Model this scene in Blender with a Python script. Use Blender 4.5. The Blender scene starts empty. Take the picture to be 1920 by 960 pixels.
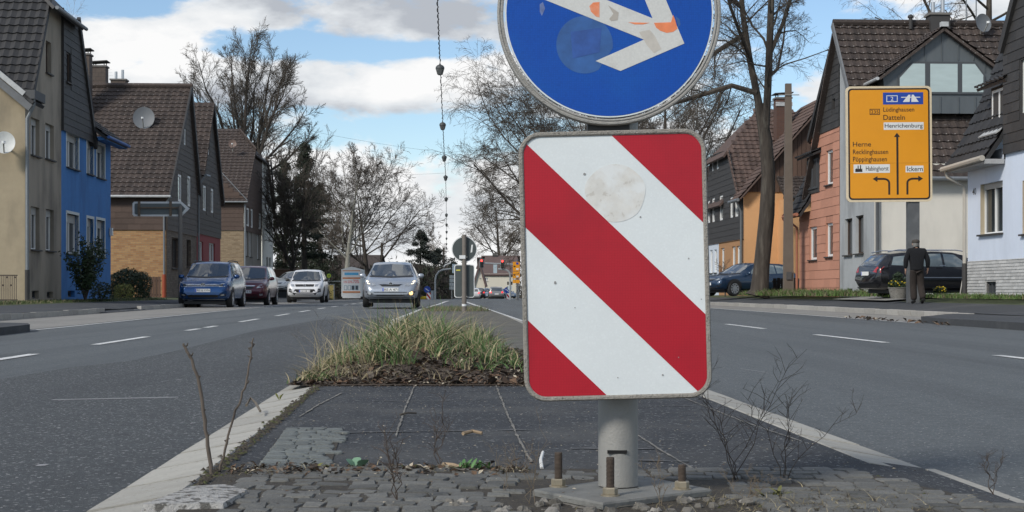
import bpy, bmesh, math, random
from mathutils import Vector, Matrix, noise
from mathutils.bvhtree import BVHTree
random.seed(7)
SC = bpy.context.scene
COL = SC.collection
V3 = Vector
PI = math.pi
F = 2900.0            # focal length in photo pixels
HC = 0.60             # camera height
K = -0.0466           # the road drifts left by this much per metre
TH = math.atan(0.0466)

# ------------------------------------------------------------------ camera
cam = bpy.data.cameras.new('camera')
cam.sensor_width = 36.0
cam.lens = F / 1920 * 36
cam.shift_y = 67 / 1920
cam.clip_start = 0.05
cam.clip_end = 6000
camo = bpy.data.objects.new('camera', cam)
COL.objects.link(camo)
camo.location = (0, 0, HC)
camo.rotation_euler = (PI / 2, 0, 0)
SC.camera = camo

# ------------------------------------------------------------------ sun and sky
SUN_AZ, SUN_EL = math.radians(222), math.radians(36)
sun = bpy.data.lights.new('sun', 'SUN')
sun.energy = 2.5
sun.angle = math.radians(12)
sun.color = (1.0, 0.95, 0.87)
suno = bpy.data.objects.new('sun', sun)
COL.objects.link(suno)
sd = V3((math.sin(SUN_AZ) * math.cos(SUN_EL), math.cos(SUN_AZ) * math.cos(SUN_EL), math.sin(SUN_EL)))
suno.rotation_euler = sd.to_track_quat('Z', 'Y').to_euler()
suno.location = (0, 0, 60)
SC.view_settings.view_transform = 'Standard'
SC.view_settings.look = 'None'
SC.view_settings.exposure = 0.3
SC.view_settings.gamma = 1.0
SC.view_settings.use_curve_mapping = False

world = bpy.data.worlds.new('World')
SC.world = world
world.use_nodes = True
wt = world.node_tree
wt.nodes.clear()

def WN(t, **kw):
    n = wt.nodes.new(t)
    for k, v in kw.items():
        setattr(n, k, v)
    return n

def wm(op, a, b=None, c=None):
    n = WN('ShaderNodeMath', operation=op)
    for i, x in enumerate((a, b, c)):
        if x is None:
            continue
        if isinstance(x, (int, float)):
            n.inputs[i].default_value = x
        else:
            wt.links.new(x, n.inputs[i])
    return n.outputs[0]

sky = WN('ShaderNodeTexSky', sky_type='NISHITA', sun_disc=False, sun_elevation=SUN_EL, sun_rotation=SUN_AZ,
         air_density=1.0, dust_density=0.2, ozone_density=3.0)
SKY_STRENGTH = 0.11
tc = WN('ShaderNodeTexCoord')
sx = WN('ShaderNodeSeparateXYZ')
wt.links.new(tc.outputs['Generated'], sx.inputs[0])
az = wm('ARCTAN2', sx.outputs[0], sx.outputs[1])
el = wm('ARCSINE', sx.outputs[2])
mp = WN('ShaderNodeMapping')
mp.inputs['Scale'].default_value = (1.0, 1.0, 2.3)
wt.links.new(tc.outputs['Generated'], mp.inputs[0])

def wnoise(scale, detail, rough, off=(0, 0, 0), dist=0.0):
    m2 = WN('ShaderNodeMapping')
    m2.inputs['Location'].default_value = off
    wt.links.new(mp.outputs[0], m2.inputs[0])
    n = WN('ShaderNodeTexNoise')
    n.inputs['Scale'].default_value = scale
    n.inputs['Detail'].default_value = detail
    n.inputs['Roughness'].default_value = rough
    n.inputs['Distortion'].default_value = dist
    wt.links.new(m2.outputs[0], n.inputs['Vector'])
    return n.outputs[0]

def blob(u, v, su, sv, amp):
    a0 = math.atan((u - 960) / F)
    e0 = math.atan((547 - v) / F)
    da = wm('DIVIDE', wm('SUBTRACT', az, a0), su / F)
    de = wm('DIVIDE', wm('SUBTRACT', el, e0), sv / F)
    r2 = wm('ADD', wm('MULTIPLY', da, da), wm('MULTIPLY', de, de))
    return wm('MULTIPLY', wm('POWER', 2.718, wm('MULTIPLY', r2, -1.0)), amp)

n1 = wnoise(11.0, 10, 0.58, (0.35, 0.1, 0.0), .25)
cov = wm('ADD', wm('MULTIPLY', wm('SUBTRACT', n1, .5), 2.1), .5)
for b in ((260, 125, 190, 75, .38), (620, 30, 330, 45, .34), (760, 165, 210, 55, .36), (420, 150, 90, 40, .15),
          (700, 330, 320, 50, .24), (860, 440, 520, 75, .26), (200, 20, 150, 40, -.48), (500, 90, 150, 26, -.34), (640, 95, 90, 18, -.30),
          (600, 262, 80, 20, -.34), (840, 92, 120, 15, -.44), (1520, 70, 120, 70, -.40), (1530, 175, 60, 30, .40),
          (1730, 20, 60, 25, .22), (1150, 260, 300, 90, .1), (800, 236, 100, 17, -.36), (1150, 60, 120, 60, -.2)):
    cov = wm('ADD', cov, blob(*b))
eh = wm('DIVIDE', el, .035)
cov = wm('ADD', cov, wm('MULTIPLY', wm('POWER', 2.718, wm('MULTIPLY', wm('MULTIPLY', eh, eh), -1.0)), .30))   # cloud layers close up towards the horizon
mr = WN('ShaderNodeMapRange', interpolation_type='SMOOTHSTEP')
mr.inputs['From Min'].default_value = 0.42
mr.inputs['From Max'].default_value = 0.68
wt.links.new(cov, mr.inputs['Value'])
dens = mr.outputs[0]
# cloud shade: bright billows, grey bellies
n2 = wnoise(14.0, 7, 0.55, (3.1, 0.7, 0.045))
shade = wm('ADD', n2, wm('MULTIPLY', blob(620, 10, 330, 55, 1.0), -.26))
shade = wm('ADD', shade, blob(300, 110, 150, 50, .14))
shade = wm('ADD', shade, blob(760, 140, 200, 50, .12))
shade = wm('ADD', shade, blob(740, 205, 230, 18, -.20))
shade = wm('ADD', shade, blob(300, 190, 200, 26, -.14))
shade = wm('ADD', shade, blob(700, 300, 200, 20, .10))
shade = wm('ADD', shade, blob(130, 190, 200, 40, -.06))
cr = WN('ShaderNodeValToRGB')
cr.color_ramp.elements[0].position = 0.28
cr.color_ramp.elements[0].color = (0.46, 0.49, 0.54, 1)
cr.color_ramp.elements[1].position = 0.60
cr.color_ramp.elements[1].color = (0.93, 0.93, 0.93, 1)
e = cr.color_ramp.elements.new(0.44)
e.color = (0.74, 0.77, 0.80, 1)
wt.links.new(shade, cr.inputs[0])
bg1 = WN('ShaderNodeBackground')
wt.links.new(sky.outputs[0], bg1.inputs[0])
bg1.inputs[1].default_value = SKY_STRENGTH
bg2 = WN('ShaderNodeBackground')
wt.links.new(cr.outputs[0], bg2.inputs[0])
bg2.inputs[1].default_value = 0.85
mx = WN('ShaderNodeMixShader')
wt.links.new(dens, mx.inputs[0])
wt.links.new(bg1.outputs[0], mx.inputs[1])
wt.links.new(bg2.outputs[0], mx.inputs[2])
wo = WN('ShaderNodeOutputWorld')
wt.links.new(mx.outputs[0], wo.inputs[0])

# ------------------------------------------------------------------ materials
MATS = {}

def mat(name, col, rough=.8, var=.12, scale=6., rnd=0., bump=0., bscale=60., metal=0., spec=.5, coat=0., spot=None,
        emit=None, brick=None, stretch=None, grime=None, trans=0., gstretch=None):
    """spot=(colour, noise scale, threshold, amount); brick=(mortar colour, brick w, row h, second colour);
    grime=(colour, noise scale, threshold, amount): broad stains"""
    if name in MATS:
        return MATS[name]
    m = bpy.data.materials.new(name)
    m.use_nodes = True
    t = m.node_tree
    N, L = t.nodes, t.links
    p = N['Principled BSDF']
    p.inputs['Roughness'].default_value = rough
    p.inputs['Metallic'].default_value = metal
    p.inputs['Specular IOR Level'].default_value = spec
    p.inputs['Coat Weight'].default_value = coat
    p.inputs['Coat Roughness'].default_value = .06
    if trans:
        p.inputs['Transmission Weight'].default_value = trans
    tcn = N.new('ShaderNodeTexCoord')
    co = tcn.outputs['Object']
    if stretch:
        mpn = N.new('ShaderNodeMapping')
        mpn.inputs['Scale'].default_value = stretch
        L.new(co, mpn.inputs[0])
        cs = mpn.outputs[0]
    else:
        cs = co

    def nz(sc, det=5, ro=.6, c=None):
        n = N.new('ShaderNodeTexNoise')
        n.inputs['Scale'].default_value = sc
        n.inputs['Detail'].default_value = det
        n.inputs['Roughness'].default_value = ro
        L.new(c or cs, n.inputs['Vector'])
        return n.outputs[0]

    def ma(op, a, b):
        n = N.new('ShaderNodeMath')
        n.operation = op
        for i, x in enumerate((a, b)):
            if isinstance(x, (int, float)):
                n.inputs[i].default_value = x
            else:
                L.new(x, n.inputs[i])
        return n.outputs[0]
    f = None
    if var:
        a = ma('MULTIPLY', ma('SUBTRACT', nz(scale), .5), var * 3.2)
        b = ma('MULTIPLY', ma('SUBTRACT', nz(scale * .17, 3), .5), var * 2.2)
        f = ma('ADD', ma('ADD', a, b), 1.0)
    if rnd:
        oi = N.new('ShaderNodeObjectInfo')
        r = ma('MULTIPLY', ma('SUBTRACT', oi.outputs['Random'], .5), rnd * 2)
        f = ma('ADD', f, r) if f is not None else ma('ADD', r, 1.0)
    c4 = (*col, 1)
    if brick:
        mort, bw, bh, c2 = brick
        s = N.new('ShaderNodeSeparateXYZ')
        L.new(co, s.inputs[0])
        cb = N.new('ShaderNodeCombineXYZ')
        L.new(ma('ADD', s.outputs[0], s.outputs[1]), cb.inputs[0])
        L.new(s.outputs[2], cb.inputs[1])
        bt = N.new('ShaderNodeTexBrick')
        bt.inputs['Color1'].default_value = c4
        bt.inputs['Color2'].default_value = (*c2, 1)
        bt.inputs['Mortar'].default_value = (*mort, 1)
        bt.inputs['Scale'].default_value = 1.0
        bt.inputs['Mortar Size'].default_value = .008
        bt.inputs['Brick Width'].default_value = bw
        bt.inputs['Row Height'].default_value = bh
        bt.inputs['Bias'].default_value = -.1
        L.new(cb.outputs[0], bt.inputs['Vector'])
        base = bt.outputs['Color']
    else:
        rg = N.new('ShaderNodeRGB')
        rg.outputs[0].default_value = c4
        base = rg.outputs[0]
    if f is not None:
        vm = N.new('ShaderNodeVectorMath')
        vm.operation = 'SCALE'
        L.new(base, vm.inputs[0])
        L.new(f, vm.inputs['Scale'])
        base = vm.outputs[0]
    for sp in (spot, grime):
        if not sp:
            continue
        scol, ssc, sth, sam = sp
        r = N.new('ShaderNodeMapRange')
        r.inputs['From Min'].default_value = sth
        r.inputs['From Max'].default_value = sth + (.05 if sp is spot else .22)
        r.inputs['To Max'].default_value = sam
        gc = cs
        if sp is grime and gstretch:
            gm_ = N.new('ShaderNodeMapping')
            gm_.inputs['Scale'].default_value = gstretch
            L.new(co, gm_.inputs[0])
            gc = gm_.outputs[0]
        L.new(nz(ssc, 4, .6, gc), r.inputs['Value'])
        mi = N.new('ShaderNodeMix')
        mi.data_type = 'RGBA'
        L.new(r.outputs[0], mi.inputs['Factor'])
        L.new(base, mi.inputs['A'])
        mi.inputs['B'].default_value = (*scol, 1)
        base = mi.outputs['Result']
    L.new(base, p.inputs['Base Color'])
    if bump:
        bn = N.new('ShaderNodeBump')
        bn.inputs['Strength'].default_value = bump
        bn.inputs['Distance'].default_value = .01
        L.new(nz(bscale, 6), bn.inputs['Height'])
        L.new(bn.outputs[0], p.inputs['Normal'])
    if emit:
        p.inputs['Emission Color'].default_value = (*emit[0], 1)
        p.inputs['Emission Strength'].default_value = emit[1]
    MATS[name] = m
    return m

def srgb(r, g, b):
    f = lambda c: (c / 255 / 12.92) if c <= 10.3 else ((c / 255 + .055) / 1.055) ** 2.4
    return (f(r), f(g), f(b))

# ------------------------------------------------------------------ object helpers
def tag(o, label=None, cat=None, group=None, kind=None):
    if label: o['label'] = label
    if cat: o['category'] = cat
    if group: o['group'] = group
    if kind: o['kind'] = kind
    return o

def thing(name, label, cat, loc=(0, 0, 0), rot=0., group=None):
    o = bpy.data.objects.new(name, None)
    o.empty_display_size = .2
    COL.objects.link(o)
    o.location = loc
    o.rotation_euler = (0, 0, rot)
    return tag(o, label, cat, group)

def put(name, mesh, parent=None, M=None, mt=None):
    o = bpy.data.objects.new(name, mesh)
    COL.objects.link(o)
    if parent: o.parent = parent
    if M is not None: o.matrix_basis = M
    return o

class MB:
    def __init__(s):
        s.v, s.f, s.m, s.cur = [], [], [], 0
    def add(s, vs, fs, m=None):
        b = len(s.v)
        s.v.extend(tuple(x) for x in vs)
        for q in fs:
            s.f.append(tuple(b + i for i in q))
            s.m.append(s.cur if m is None else m)
        return s
    def obox(s, c, ex, ey, ez, m=None):
        c, ex, ey, ez = V3(c), V3(ex), V3(ey), V3(ez)
        vs = [c + ex * a + ey * b + ez * d for d in (-1, 1) for b in (-1, 1) for a in (-1, 1)]
        fs = [(0, 2, 3, 1), (4, 5, 7, 6), (0, 1, 5, 4), (2, 6, 7, 3), (0, 4, 6, 2), (1, 3, 7, 5)]
        if ex.cross(ey).dot(ez) < 0:
            fs = [tuple(reversed(q)) for q in fs]
        return s.add(vs, fs, m)
    def box(s, c, sz, rot=0., m=None):
        ca, sa = math.cos(rot), math.sin(rot)
        return s.obox(c, V3((ca, sa, 0)) * sz[0] / 2, V3((-sa, ca, 0)) * sz[1] / 2, (0, 0, sz[2] / 2), m)
    def tube(s, pts, rads, n=8, cap=True, m=None):
        pts = [V3(p) for p in pts]
        if isinstance(rads, (int, float)): rads = [rads] * len(pts)
        vs, fs, up = [], [], None
        for i, p in enumerate(pts):
            t = (pts[min(i + 1, len(pts) - 1)] - pts[max(i - 1, 0)])
            t = t.normalized() if t.length > 1e-9 else V3((0, 0, 1))
            if up is None:
                up = V3((0, 0, 1)) if abs(t.z) < .9 else V3((0, 1, 0))
            a = t.cross(up)
            a = a.normalized() if a.length > 1e-6 else t.orthogonal().normalized()
            b = a.cross(t).normalized()
            up = b
            r = rads[i]
            for k in range(n):
                q = 2 * PI * k / n
                vs.append(p + a * (math.cos(q) * r) + b * (math.sin(q) * r))
        for i in range(len(pts) - 1):
            for k in range(n):
                k2 = (k + 1) % n
                fs.append((i * n + k, (i + 1) * n + k, (i + 1) * n + k2, i * n + k2))
        if cap:
            fs.append(tuple(range(n)))
            e0 = (len(pts) - 1) * n
            fs.append(tuple(e0 + k for k in reversed(range(n))))
        return s.add(vs, fs, m)
    def lathe(s, prof, n=24, M=None, m=None, cap=True):
        M = M or Matrix()
        vs, fs = [], []
        for r, z in prof:
            for k in range(n):
                q = 2 * PI * k / n
                vs.append(M @ V3((r * math.cos(q), r * math.sin(q), z)))
        for i in range(len(prof) - 1):
            for k in range(n):
                k2 = (k + 1) % n
                fs.append((i * n + k, i * n + k2, (i + 1) * n + k2, (i + 1) * n + k))
        if cap:
            fs.append(tuple(reversed(range(n))))
            fs.append(tuple((len(prof) - 1) * n + k for k in range(n)))
        return s.add(vs, fs, m)
    def prism(s, out, M, d0, d1, m=None):
        """polygon out (2D, counter clockwise) in M's xy plane, extruded from z=d0 to d1"""
        n = len(out)
        vs = [M @ V3((x, y, d0)) for x, y in out] + [M @ V3((x, y, d1)) for x, y in out]
        fs = [tuple(reversed(range(n))), tuple(range(n, 2 * n))]
        fs += [(i, (i + 1) % n, n + (i + 1) % n, n + i) for i in range(n)]
        return s.add(vs, fs, m)
    def mesh(s, name, mats, smooth=False, angle=40):
        me = bpy.data.meshes.new(name)
        me.from_pydata(s.v, [], s.f)
        for x in (mats if isinstance(mats, (list, tuple)) else [mats]):
            me.materials.append(x)
        if any(s.m):
            me.polygons.foreach_set('material_index', s.m)
        if smooth:
            me.polygons.foreach_set('use_smooth', [True] * len(s.f))
            me.set_sharp_from_angle(angle=math.radians(angle))
        me.update()
        return me
    def build(s, name, mats, parent=None, smooth=False, loc=None, angle=40):
        o = put(name, s.mesh(name, mats, smooth, angle), parent)
        if loc is not None: o.location = loc
        return o

def frame(o, ex, ey, ez=None):
    ex, ey = V3(ex).normalized(), V3(ey).normalized()
    ez = V3(ez).normalized() if ez is not None else ex.cross(ey).normalized()
    M = Matrix((ex, ey, ez)).transposed().to_4x4()
    M.translation = V3(o)
    return M

def inside(poly, x, y):
    c = False
    n = len(poly)
    for i in range(n):
        x1, y1 = poly[i]
        x2, y2 = poly[(i + 1) % n]
        if (y1 > y) != (y2 > y) and x < (x2 - x1) * (y - y1) / (y2 - y1) + x1:
            c = not c
    return c

def clip(poly, a, b, c):
    """keep the part of a convex polygon where a*x+b*y+c >= 0"""
    out = []
    for i in range(len(poly)):
        p, q = poly[i], poly[(i + 1) % len(poly)]
        dp, dq = a * p[0] + b * p[1] + c, a * q[0] + b * q[1] + c
        if dp >= 0: out.append(p)
        if (dp >= 0) != (dq >= 0):
            t = dp / (dp - dq)
            out.append((p[0] + t * (q[0] - p[0]), p[1] + t * (q[1] - p[1])))
    return out

def rrect(w, h, r, n=8):
    out = []
    for cx, cy, a0 in ((w / 2 - r, h / 2 - r, 0), (-w / 2 + r, h / 2 - r, 90), (-w / 2 + r, -h / 2 + r, 180), (w / 2 - r, -h / 2 + r, 270)):
        for k in range(n + 1):
            a = math.radians(a0 + 90 * k / n)
            out.append((cx + r * math.cos(a), cy + r * math.sin(a)))
    return out

def lerpk(keys, x):
    if x <= keys[0][0]: return keys[0][1]
    for (a, va), (b, vb) in zip(keys, keys[1:]):
        if x <= b: return va + (vb - va) * (x - a) / (b - a)
    return keys[-1][1]

def rz(y):
    return lerpk([(-20, 0), (25, 0), (50, .05), (85, .05), (200, -.28), (700, -2.)], y)
def Lx(y, off=0.): return -.95 + K * y + off
def Rx(y, off=0.): return 1.62 + K * y + off
def wx(u, d): return (u - 960) / F * d
def wz(v, d): return HC + (547 - v) / F * d

# lettering: all words are turned into meshes in one go
TXT = {}
def make_texts(words):
    tmp = []
    for w in words:
        c = bpy.data.curves.new('lettering', 'FONT')
        c.body = w
        c.size = 1.0
        c.extrude = .01
        c.offset = .004
        c.resolution_u = 3
        o = bpy.data.objects.new('lettering', c)
        COL.objects.link(o)
        tmp.append((w, o))
    bpy.context.view_layer.update()
    dg = bpy.context.evaluated_depsgraph_get()
    for w, o in tmp:
        me = bpy.data.meshes.new_from_object(o.evaluated_get(dg))
        me.name = 'lettering'
        xs = [v.co.x for v in me.vertices]; ys = [v.co.y for v in me.vertices]
        TXT[w] = (me, min(xs), max(xs), min(ys), max(ys))
    for w, o in tmp:
        c = o.data
        bpy.data.objects.remove(o)
        bpy.data.curves.remove(c)
make_texts(['Lüdinghausen', 'Datteln', 'Henrichenburg', 'Herne', 'Recklinghausen', 'Pöppinghausen', 'Habinghorst', 'Ickern',
            '2', '235', 'RE LJ 1526', 'RE A 471', 'RE 55', 'CAS RM 12', '50%', '70%', '10%', '40', 'S', 'H'])
def text(parent, w, M, x0, x1, y0, y1, mt, name='lettering'):
    """word w stretched to the rectangle x0..x1, y0..y1 of M's plane (lower-case tails hang below y0 if given by ratio)"""
    me, a, b, c, d = TXT[w]
    me = me.copy()
    me.materials.clear()
    me.materials.append(mt)
    sxx, syy = (x1 - x0) / (b - a), (y1 - y0) / (d - c)
    S = Matrix.Diagonal((sxx, syy, .1, 1))
    T = Matrix.Translation((x0 - a * sxx, y0 - c * syy, .0012))
    return put(name, me, parent, M @ T @ S)
# ------------------------------------------------------------------ ground, road, median
asphalt = mat('road_asphalt', (.100, .111, .115), .85, .34, 60, spot=(( .42, .42, .41), 55, .605, .8), bump=1., bscale=130, grime=((.058, .063, .067), 1.3, .47, .6), gstretch=(1, .035, 1))
asphalt_dark = mat('patched_asphalt', (.062, .067, .070), .88, .4, 60, spot=((.42, .42, .41), 55, .60, .8), bump=1., bscale=130, grime=((.042, .045, .048), 1.2, .5, .5), gstretch=(1, .12, 1))
asphalt_med = mat('median_asphalt', (.031, .034, .039), .88, .5, 60, spot=((.36, .36, .35), 55, .61, .8), bump=1., bscale=130, grime=((.085, .085, .082), 1.3, .47, .75))
asphalt_walk = mat('pavement_asphalt', (.045, .048, .052), .9, .2, 40, spot=((.17, .17, .17), 60, .66, .6), bump=.4, bscale=150, grime=((.13, .13, .125), .5, .55, .5))
paver = mat('parking_concrete', (.235, .225, .205), .9, .14, 12, spot=((.12, .115, .10), 30, .62, .5), bump=.4, bscale=80, grime=((.13, .125, .115), .7, .52, .6), stretch=(1, .35, 1))
kerbm = mat('kerb_stone', (.36, .345, .305), .88, .12, 30, rnd=.10, spot=((.11, .10, .08), 40, .645, .75), bump=.5, bscale=120, grime=((.22, .21, .18), 2.2, .58, .6))
kerbdark = mat('dark_kerb_stone', (.34, .325, .295), .9, .15, 12, rnd=.12, spot=((.09, .09, .08), 25, .6, .5), bump=.4, bscale=90)
paint = mat('road_paint', (.66, .66, .64), .75, .1, 60, spot=((.16, .165, .17), 28, .56, .85), bump=.2, grime=((.3, .3, .3), 3, .5, .6))
soil = mat('joint_soil', (.052, .044, .034), .95, .35, 40, spot=((.12, .10, .06), 60, .6, .7), bump=1., bscale=150)
mulchm = mat('mulch_soil', (.062, .046, .034), .95, .4, 30, spot=((.2, .15, .1), 60, .62, .7), bump=1., bscale=120)
sett = mat('basalt_sett', (.118, .116, .105), .8, .25, 40, rnd=.30, spot=((.06, .06, .05), 70, .62, .6), bump=.7, bscale=120, grime=((.10, .085, .06), 5, .6, .6))
sett_pale = mat('slate_sett', (.125, .135, .127), .75, .2, 40, rnd=.22, bump=.6, bscale=120)
verge = mat('verge_soil', (.06, .075, .03), .95, .4, 6, spot=((.03, .03, .02), 8, .58, .7), bump=1., bscale=40)
fieldm = mat('field_grass', (.055, .07, .03), .95, .35, .4)

def strip(name, m, y0, y1, step, fl, fr, zf, nx=1, parent=None, kind='structure'):
    n = max(1, int(round((y1 - y0) / step)))
    vs, fs = [], []
    for i in range(n + 1):
        y = y0 + (y1 - y0) * i / n
        a, b = fl(y), fr(y)
        for k in range(nx + 1):
            t = k / nx
            x = a + (b - a) * t
            vs.append((x, y, zf(x, y, t)))
    for i in range(n):
        for k in range(nx):
            p = i * (nx + 1) + k
            fs.append((p, p + 1, p + nx + 2, p + nx + 1))
    o = MB().add(vs, fs).build(name, m, parent, smooth=True)
    if parent is None: tag(o, kind=kind)
    return o

strip('ground', fieldm, -40, 1500, 20, lambda y: -900, lambda y: 900, lambda x, y, t: rz(y) - .12, 12)
road = strip('road', asphalt, -12, 420, 4, lambda y: Lx(y, -8.3), lambda y: Rx(y, 10), lambda x, y, t: rz(y), 6)
# darker relaid asphalt beside the median
pp = [(-420, 790), (0, 712), (130, 690), (240, 678), (340, 656), (480, 620), (600, 601), (720, 597), (640, 640), (560, 700), (330, 830), (60, 990), (-900, 990)]
g = [(wx(u, 1740 / (v - 547)), 1740 / (v - 547)) for u, v in pp[:8]] + [(-.95 + K * y + .06, y) for y in (18.5, 11, 6, 3.5)]
mb = MB(); mb.add([(x + .0, y, rz(y) + .004) for x, y in g], [tuple(range(len(g)))])
mb.build('asphalt_patch', asphalt_dark, road)
# lane dashes, edge lines
def painted(name, off, side, y0, y1, w, parent=road, z=.006):
    fx = Lx if side < 0 else Rx
    return strip(name, paint, y0, y1, 2.5, lambda y: fx(y, off) - w / 2, lambda y: fx(y, off) + w / 2, lambda x, y, t: rz(y) + z, 1, parent)
for a, b in ((11.2, 14.8), (17.4, 20.5), (23.7, 24.9), (25.6, 26.8), (30, 33), (36.6, 39.7), (42.8, 46), (49.2, 52.2), (55.5, 58.6), (62, 65), (68, 71), (74.5, 77.5), (81, 84)):
    painted('lane_dash', -2.93, -1, a, b, .11)
for a, b in ((11.2, 14.5), (18.1, 21.5), (24.9, 28.2), (31.6, 35), (38.3, 41.6), (45, 48.4), (51.8, 55), (58.5, 62), (65, 68.5), (72, 75.5)):
    painted('lane_dash', 3.6, 1, a, b, .11)
painted('edge_line', -5.36, -1, 21, 120, .08)
painted('edge_line', 7.35, 1, 29, 110, .09)
# faint old scratch of paint on the left lane
for u0, v0, u1, v1 in ((95, 752, 330, 747), (300, 718, 312, 716), (330, 714, 340, 713), (65, 877, 85, 876), (1390, 693, 1440, 700)):
    d0, d1 = 1740 / (v0 - 547), 1740 / (v1 - 547)
    a, b = V3((wx(u0, d0), d0, .006)), V3((wx(u1, d1), d1, .006))
    MB().add([a, b, b + V3((0, .05, 0)), a + V3((0, .05, 0))], [(0, 1, 2, 3)]).build('paint_scratch', mat('worn_paint', (.3, .3, .3), .8, .2, 30), road)

# median
def mL(y): return Lx(y, 0) + lerpk([(31, 0), (50, .42), (70, .95), (97, 1.5)], y)
def mR(y): return Rx(y, 0) - lerpk([(31, 0), (50, .15), (97, .25)], y)
def mz(y): return rz(y) + lerpk([(4, .05), (20, .05), (40, .09), (60, .06), (97, .01)], y)
median = strip('median_pavement', asphalt_med, 2.2, 42, .8, lambda y: mL(y) + .243, lambda y: mR(y) - .243, lambda x, y, t: mz(y) - .001, 6)
for fa, fb, y0_ in ((lambda y: mL(y) - .004, lambda y: mL(y) + .25, 2.2), (lambda y: mR(y) - .25, lambda y: mR(y) + .004, 4.95)):
    strip('kerb_bed', soil, y0_, 44, .8, fa, fb, lambda x, y, t, l=(y0_ < 3): rz(y) + .0045 + .0405 * (t if l else 1 - t), 1, median)
strip('asphalt_edge', asphalt_med, 2.2, 5.1, .3, lambda y: mR(y) - .243, lambda y: mR(y) - .03, lambda x, y, t: mz(y) - .001 - .03 * t, 2, median)
strip('pale_edge', kerbm, 2.2, 5.1, .3, lambda y: mR(y) - .03, lambda y: mR(y) + .012, lambda x, y, t: rz(y) + .016, 1, median)
strip('median_setts_far', mat('mossy_setts', (.105, .10, .085), .9, .25, 14, spot=((.05, .05, .035), 9, .55, .6), bump=.9, bscale=40, grime=((.17, .16, .13), .8, .52, .5), brick=((.05, .045, .035), .2, .16, (.13, .12, .10))),
      13.2, 42, .8, lambda y: mL(y) + .24, lambda y: mR(y) - .24, lambda x, y, t: mz(y) + .004, 6, median)
for nm, fx, s in (('edge_line', mL, -1), ('edge_line', mR, 1)):
    strip(nm, paint, 31, 97, 3, lambda y: fx(y) - .07, lambda y: fx(y) + .07, lambda x, y, t: rz(y) + .006, 1, road)
# kerb slabs of the median
kerb = tag(put('median_kerb', None), kind='structure')
kerb.location = (0, 9, -.2)
def slab_mesh(w, l, h0, h1):
    b = .008
    pr = [(-w / 2, -.05), (-w / 2, h0 - b), (-w / 2 + b, h0), (w / 2 - b, h1), (w / 2, h1 - b), (w / 2, -.05)]
    m = MB()
    m.add([(x, -l / 2, z) for x, z in pr] + [(x, l / 2, z) for x, z in pr],
          [(i, (i + 1) % 6, 6 + (i + 1) % 6, 6 + i) for i in range(6)] + [tuple(reversed(range(6))), tuple(range(6, 12))])
    return m
sl = slab_mesh(.25, .462, .010, .052).mesh('kerb_slab', kerbm)
for nm, fx, s, ya in (('l', mL, 1, 2.4), ('r', mR, -1, 5.2)):
    y = ya
    while y < 44:
        x = fx(y) + s * .12
        tilt = random.uniform(-.002, .002)
        M = Matrix.Translation((x - kerb.location.x, y - 9, rz(y) + .2 + random.uniform(-.001, .0012))) @ Matrix.Rotation(TH + random.uniform(-.008, .008), 4, 'Z') @ Matrix.Rotation(tilt, 4, 'X') @ Matrix.Diagonal((s, 1, 1, 1))
        put('kerb_slab', sl, kerb, M)
        y += .5
# soil and grit line inside the left kerb
def ribbon(name, m, pts, w, z, parent=None, jit=.4, kind=None):
    """pts: ground points; a ragged flat ribbon"""
    vs, fs = [], []
    P = []
    for (x0, y0), (x1, y1) in zip(pts, pts[1:]):
        n = max(2, int(math.hypot(x1 - x0, y1 - y0) / .05))
        P += [(x0 + (x1 - x0) * i / n, y0 + (y1 - y0) * i / n) for i in range(n)]
    P.append(pts[-1])
    for i, (x, y) in enumerate(P):
        q, r = P[min(i + 1, len(P) - 1)], P[max(i - 1, 0)]
        t = V3((q[0] - r[0], q[1] - r[1], 0)).normalized()
        nn = V3((-t.y, t.x, 0))
        a, b = w * random.uniform(1 - jit, 1 + jit) / 2, w * random.uniform(1 - jit, 1 + jit) / 2
        zz = mz(y) + z
        vs += [V3((x, y, zz)) + nn * a, V3((x, y, zz)) - nn * b]
        if i: fs.append((2 * i - 2, 2 * i - 1, 2 * i + 1, 2 * i))
    o = MB().add(vs, fs).build(name, m, parent)
    return tag(o, kind=kind) if kind else o
crack = mat('sanded_crack', (.165, .155, .135), .9, .6, 30)
def gp(u, v, h=.55): return (wx(u, h * F / (v - 547)), h * F / (v - 547))
for L in ([(640, 738), (600, 758), (562, 782)], [(778, 722), (758, 770), (742, 820)], [(928, 718), (950, 775), (978, 835), (996, 868)],
          [(1278, 745), (1390, 790), (1500, 828)], [(1188, 812), (1240, 846), (1302, 882)]):
    ribbon('crack', crack, [gp(*p) for p in L], .008, .0035, median, .9)
for L in ([(1070, 842), (1225, 842)], [(1195, 864), (1290, 866)], [(700, 752), (900, 751)], [(620, 812), (1000, 806)], [(1190, 762), (1300, 762)]):
    ribbon('scrape', mat('pale_scrape', (.09, .09, .09), .9, .8, 30), [gp(*p) for p in L], .02, .003, median, .9)

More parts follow.
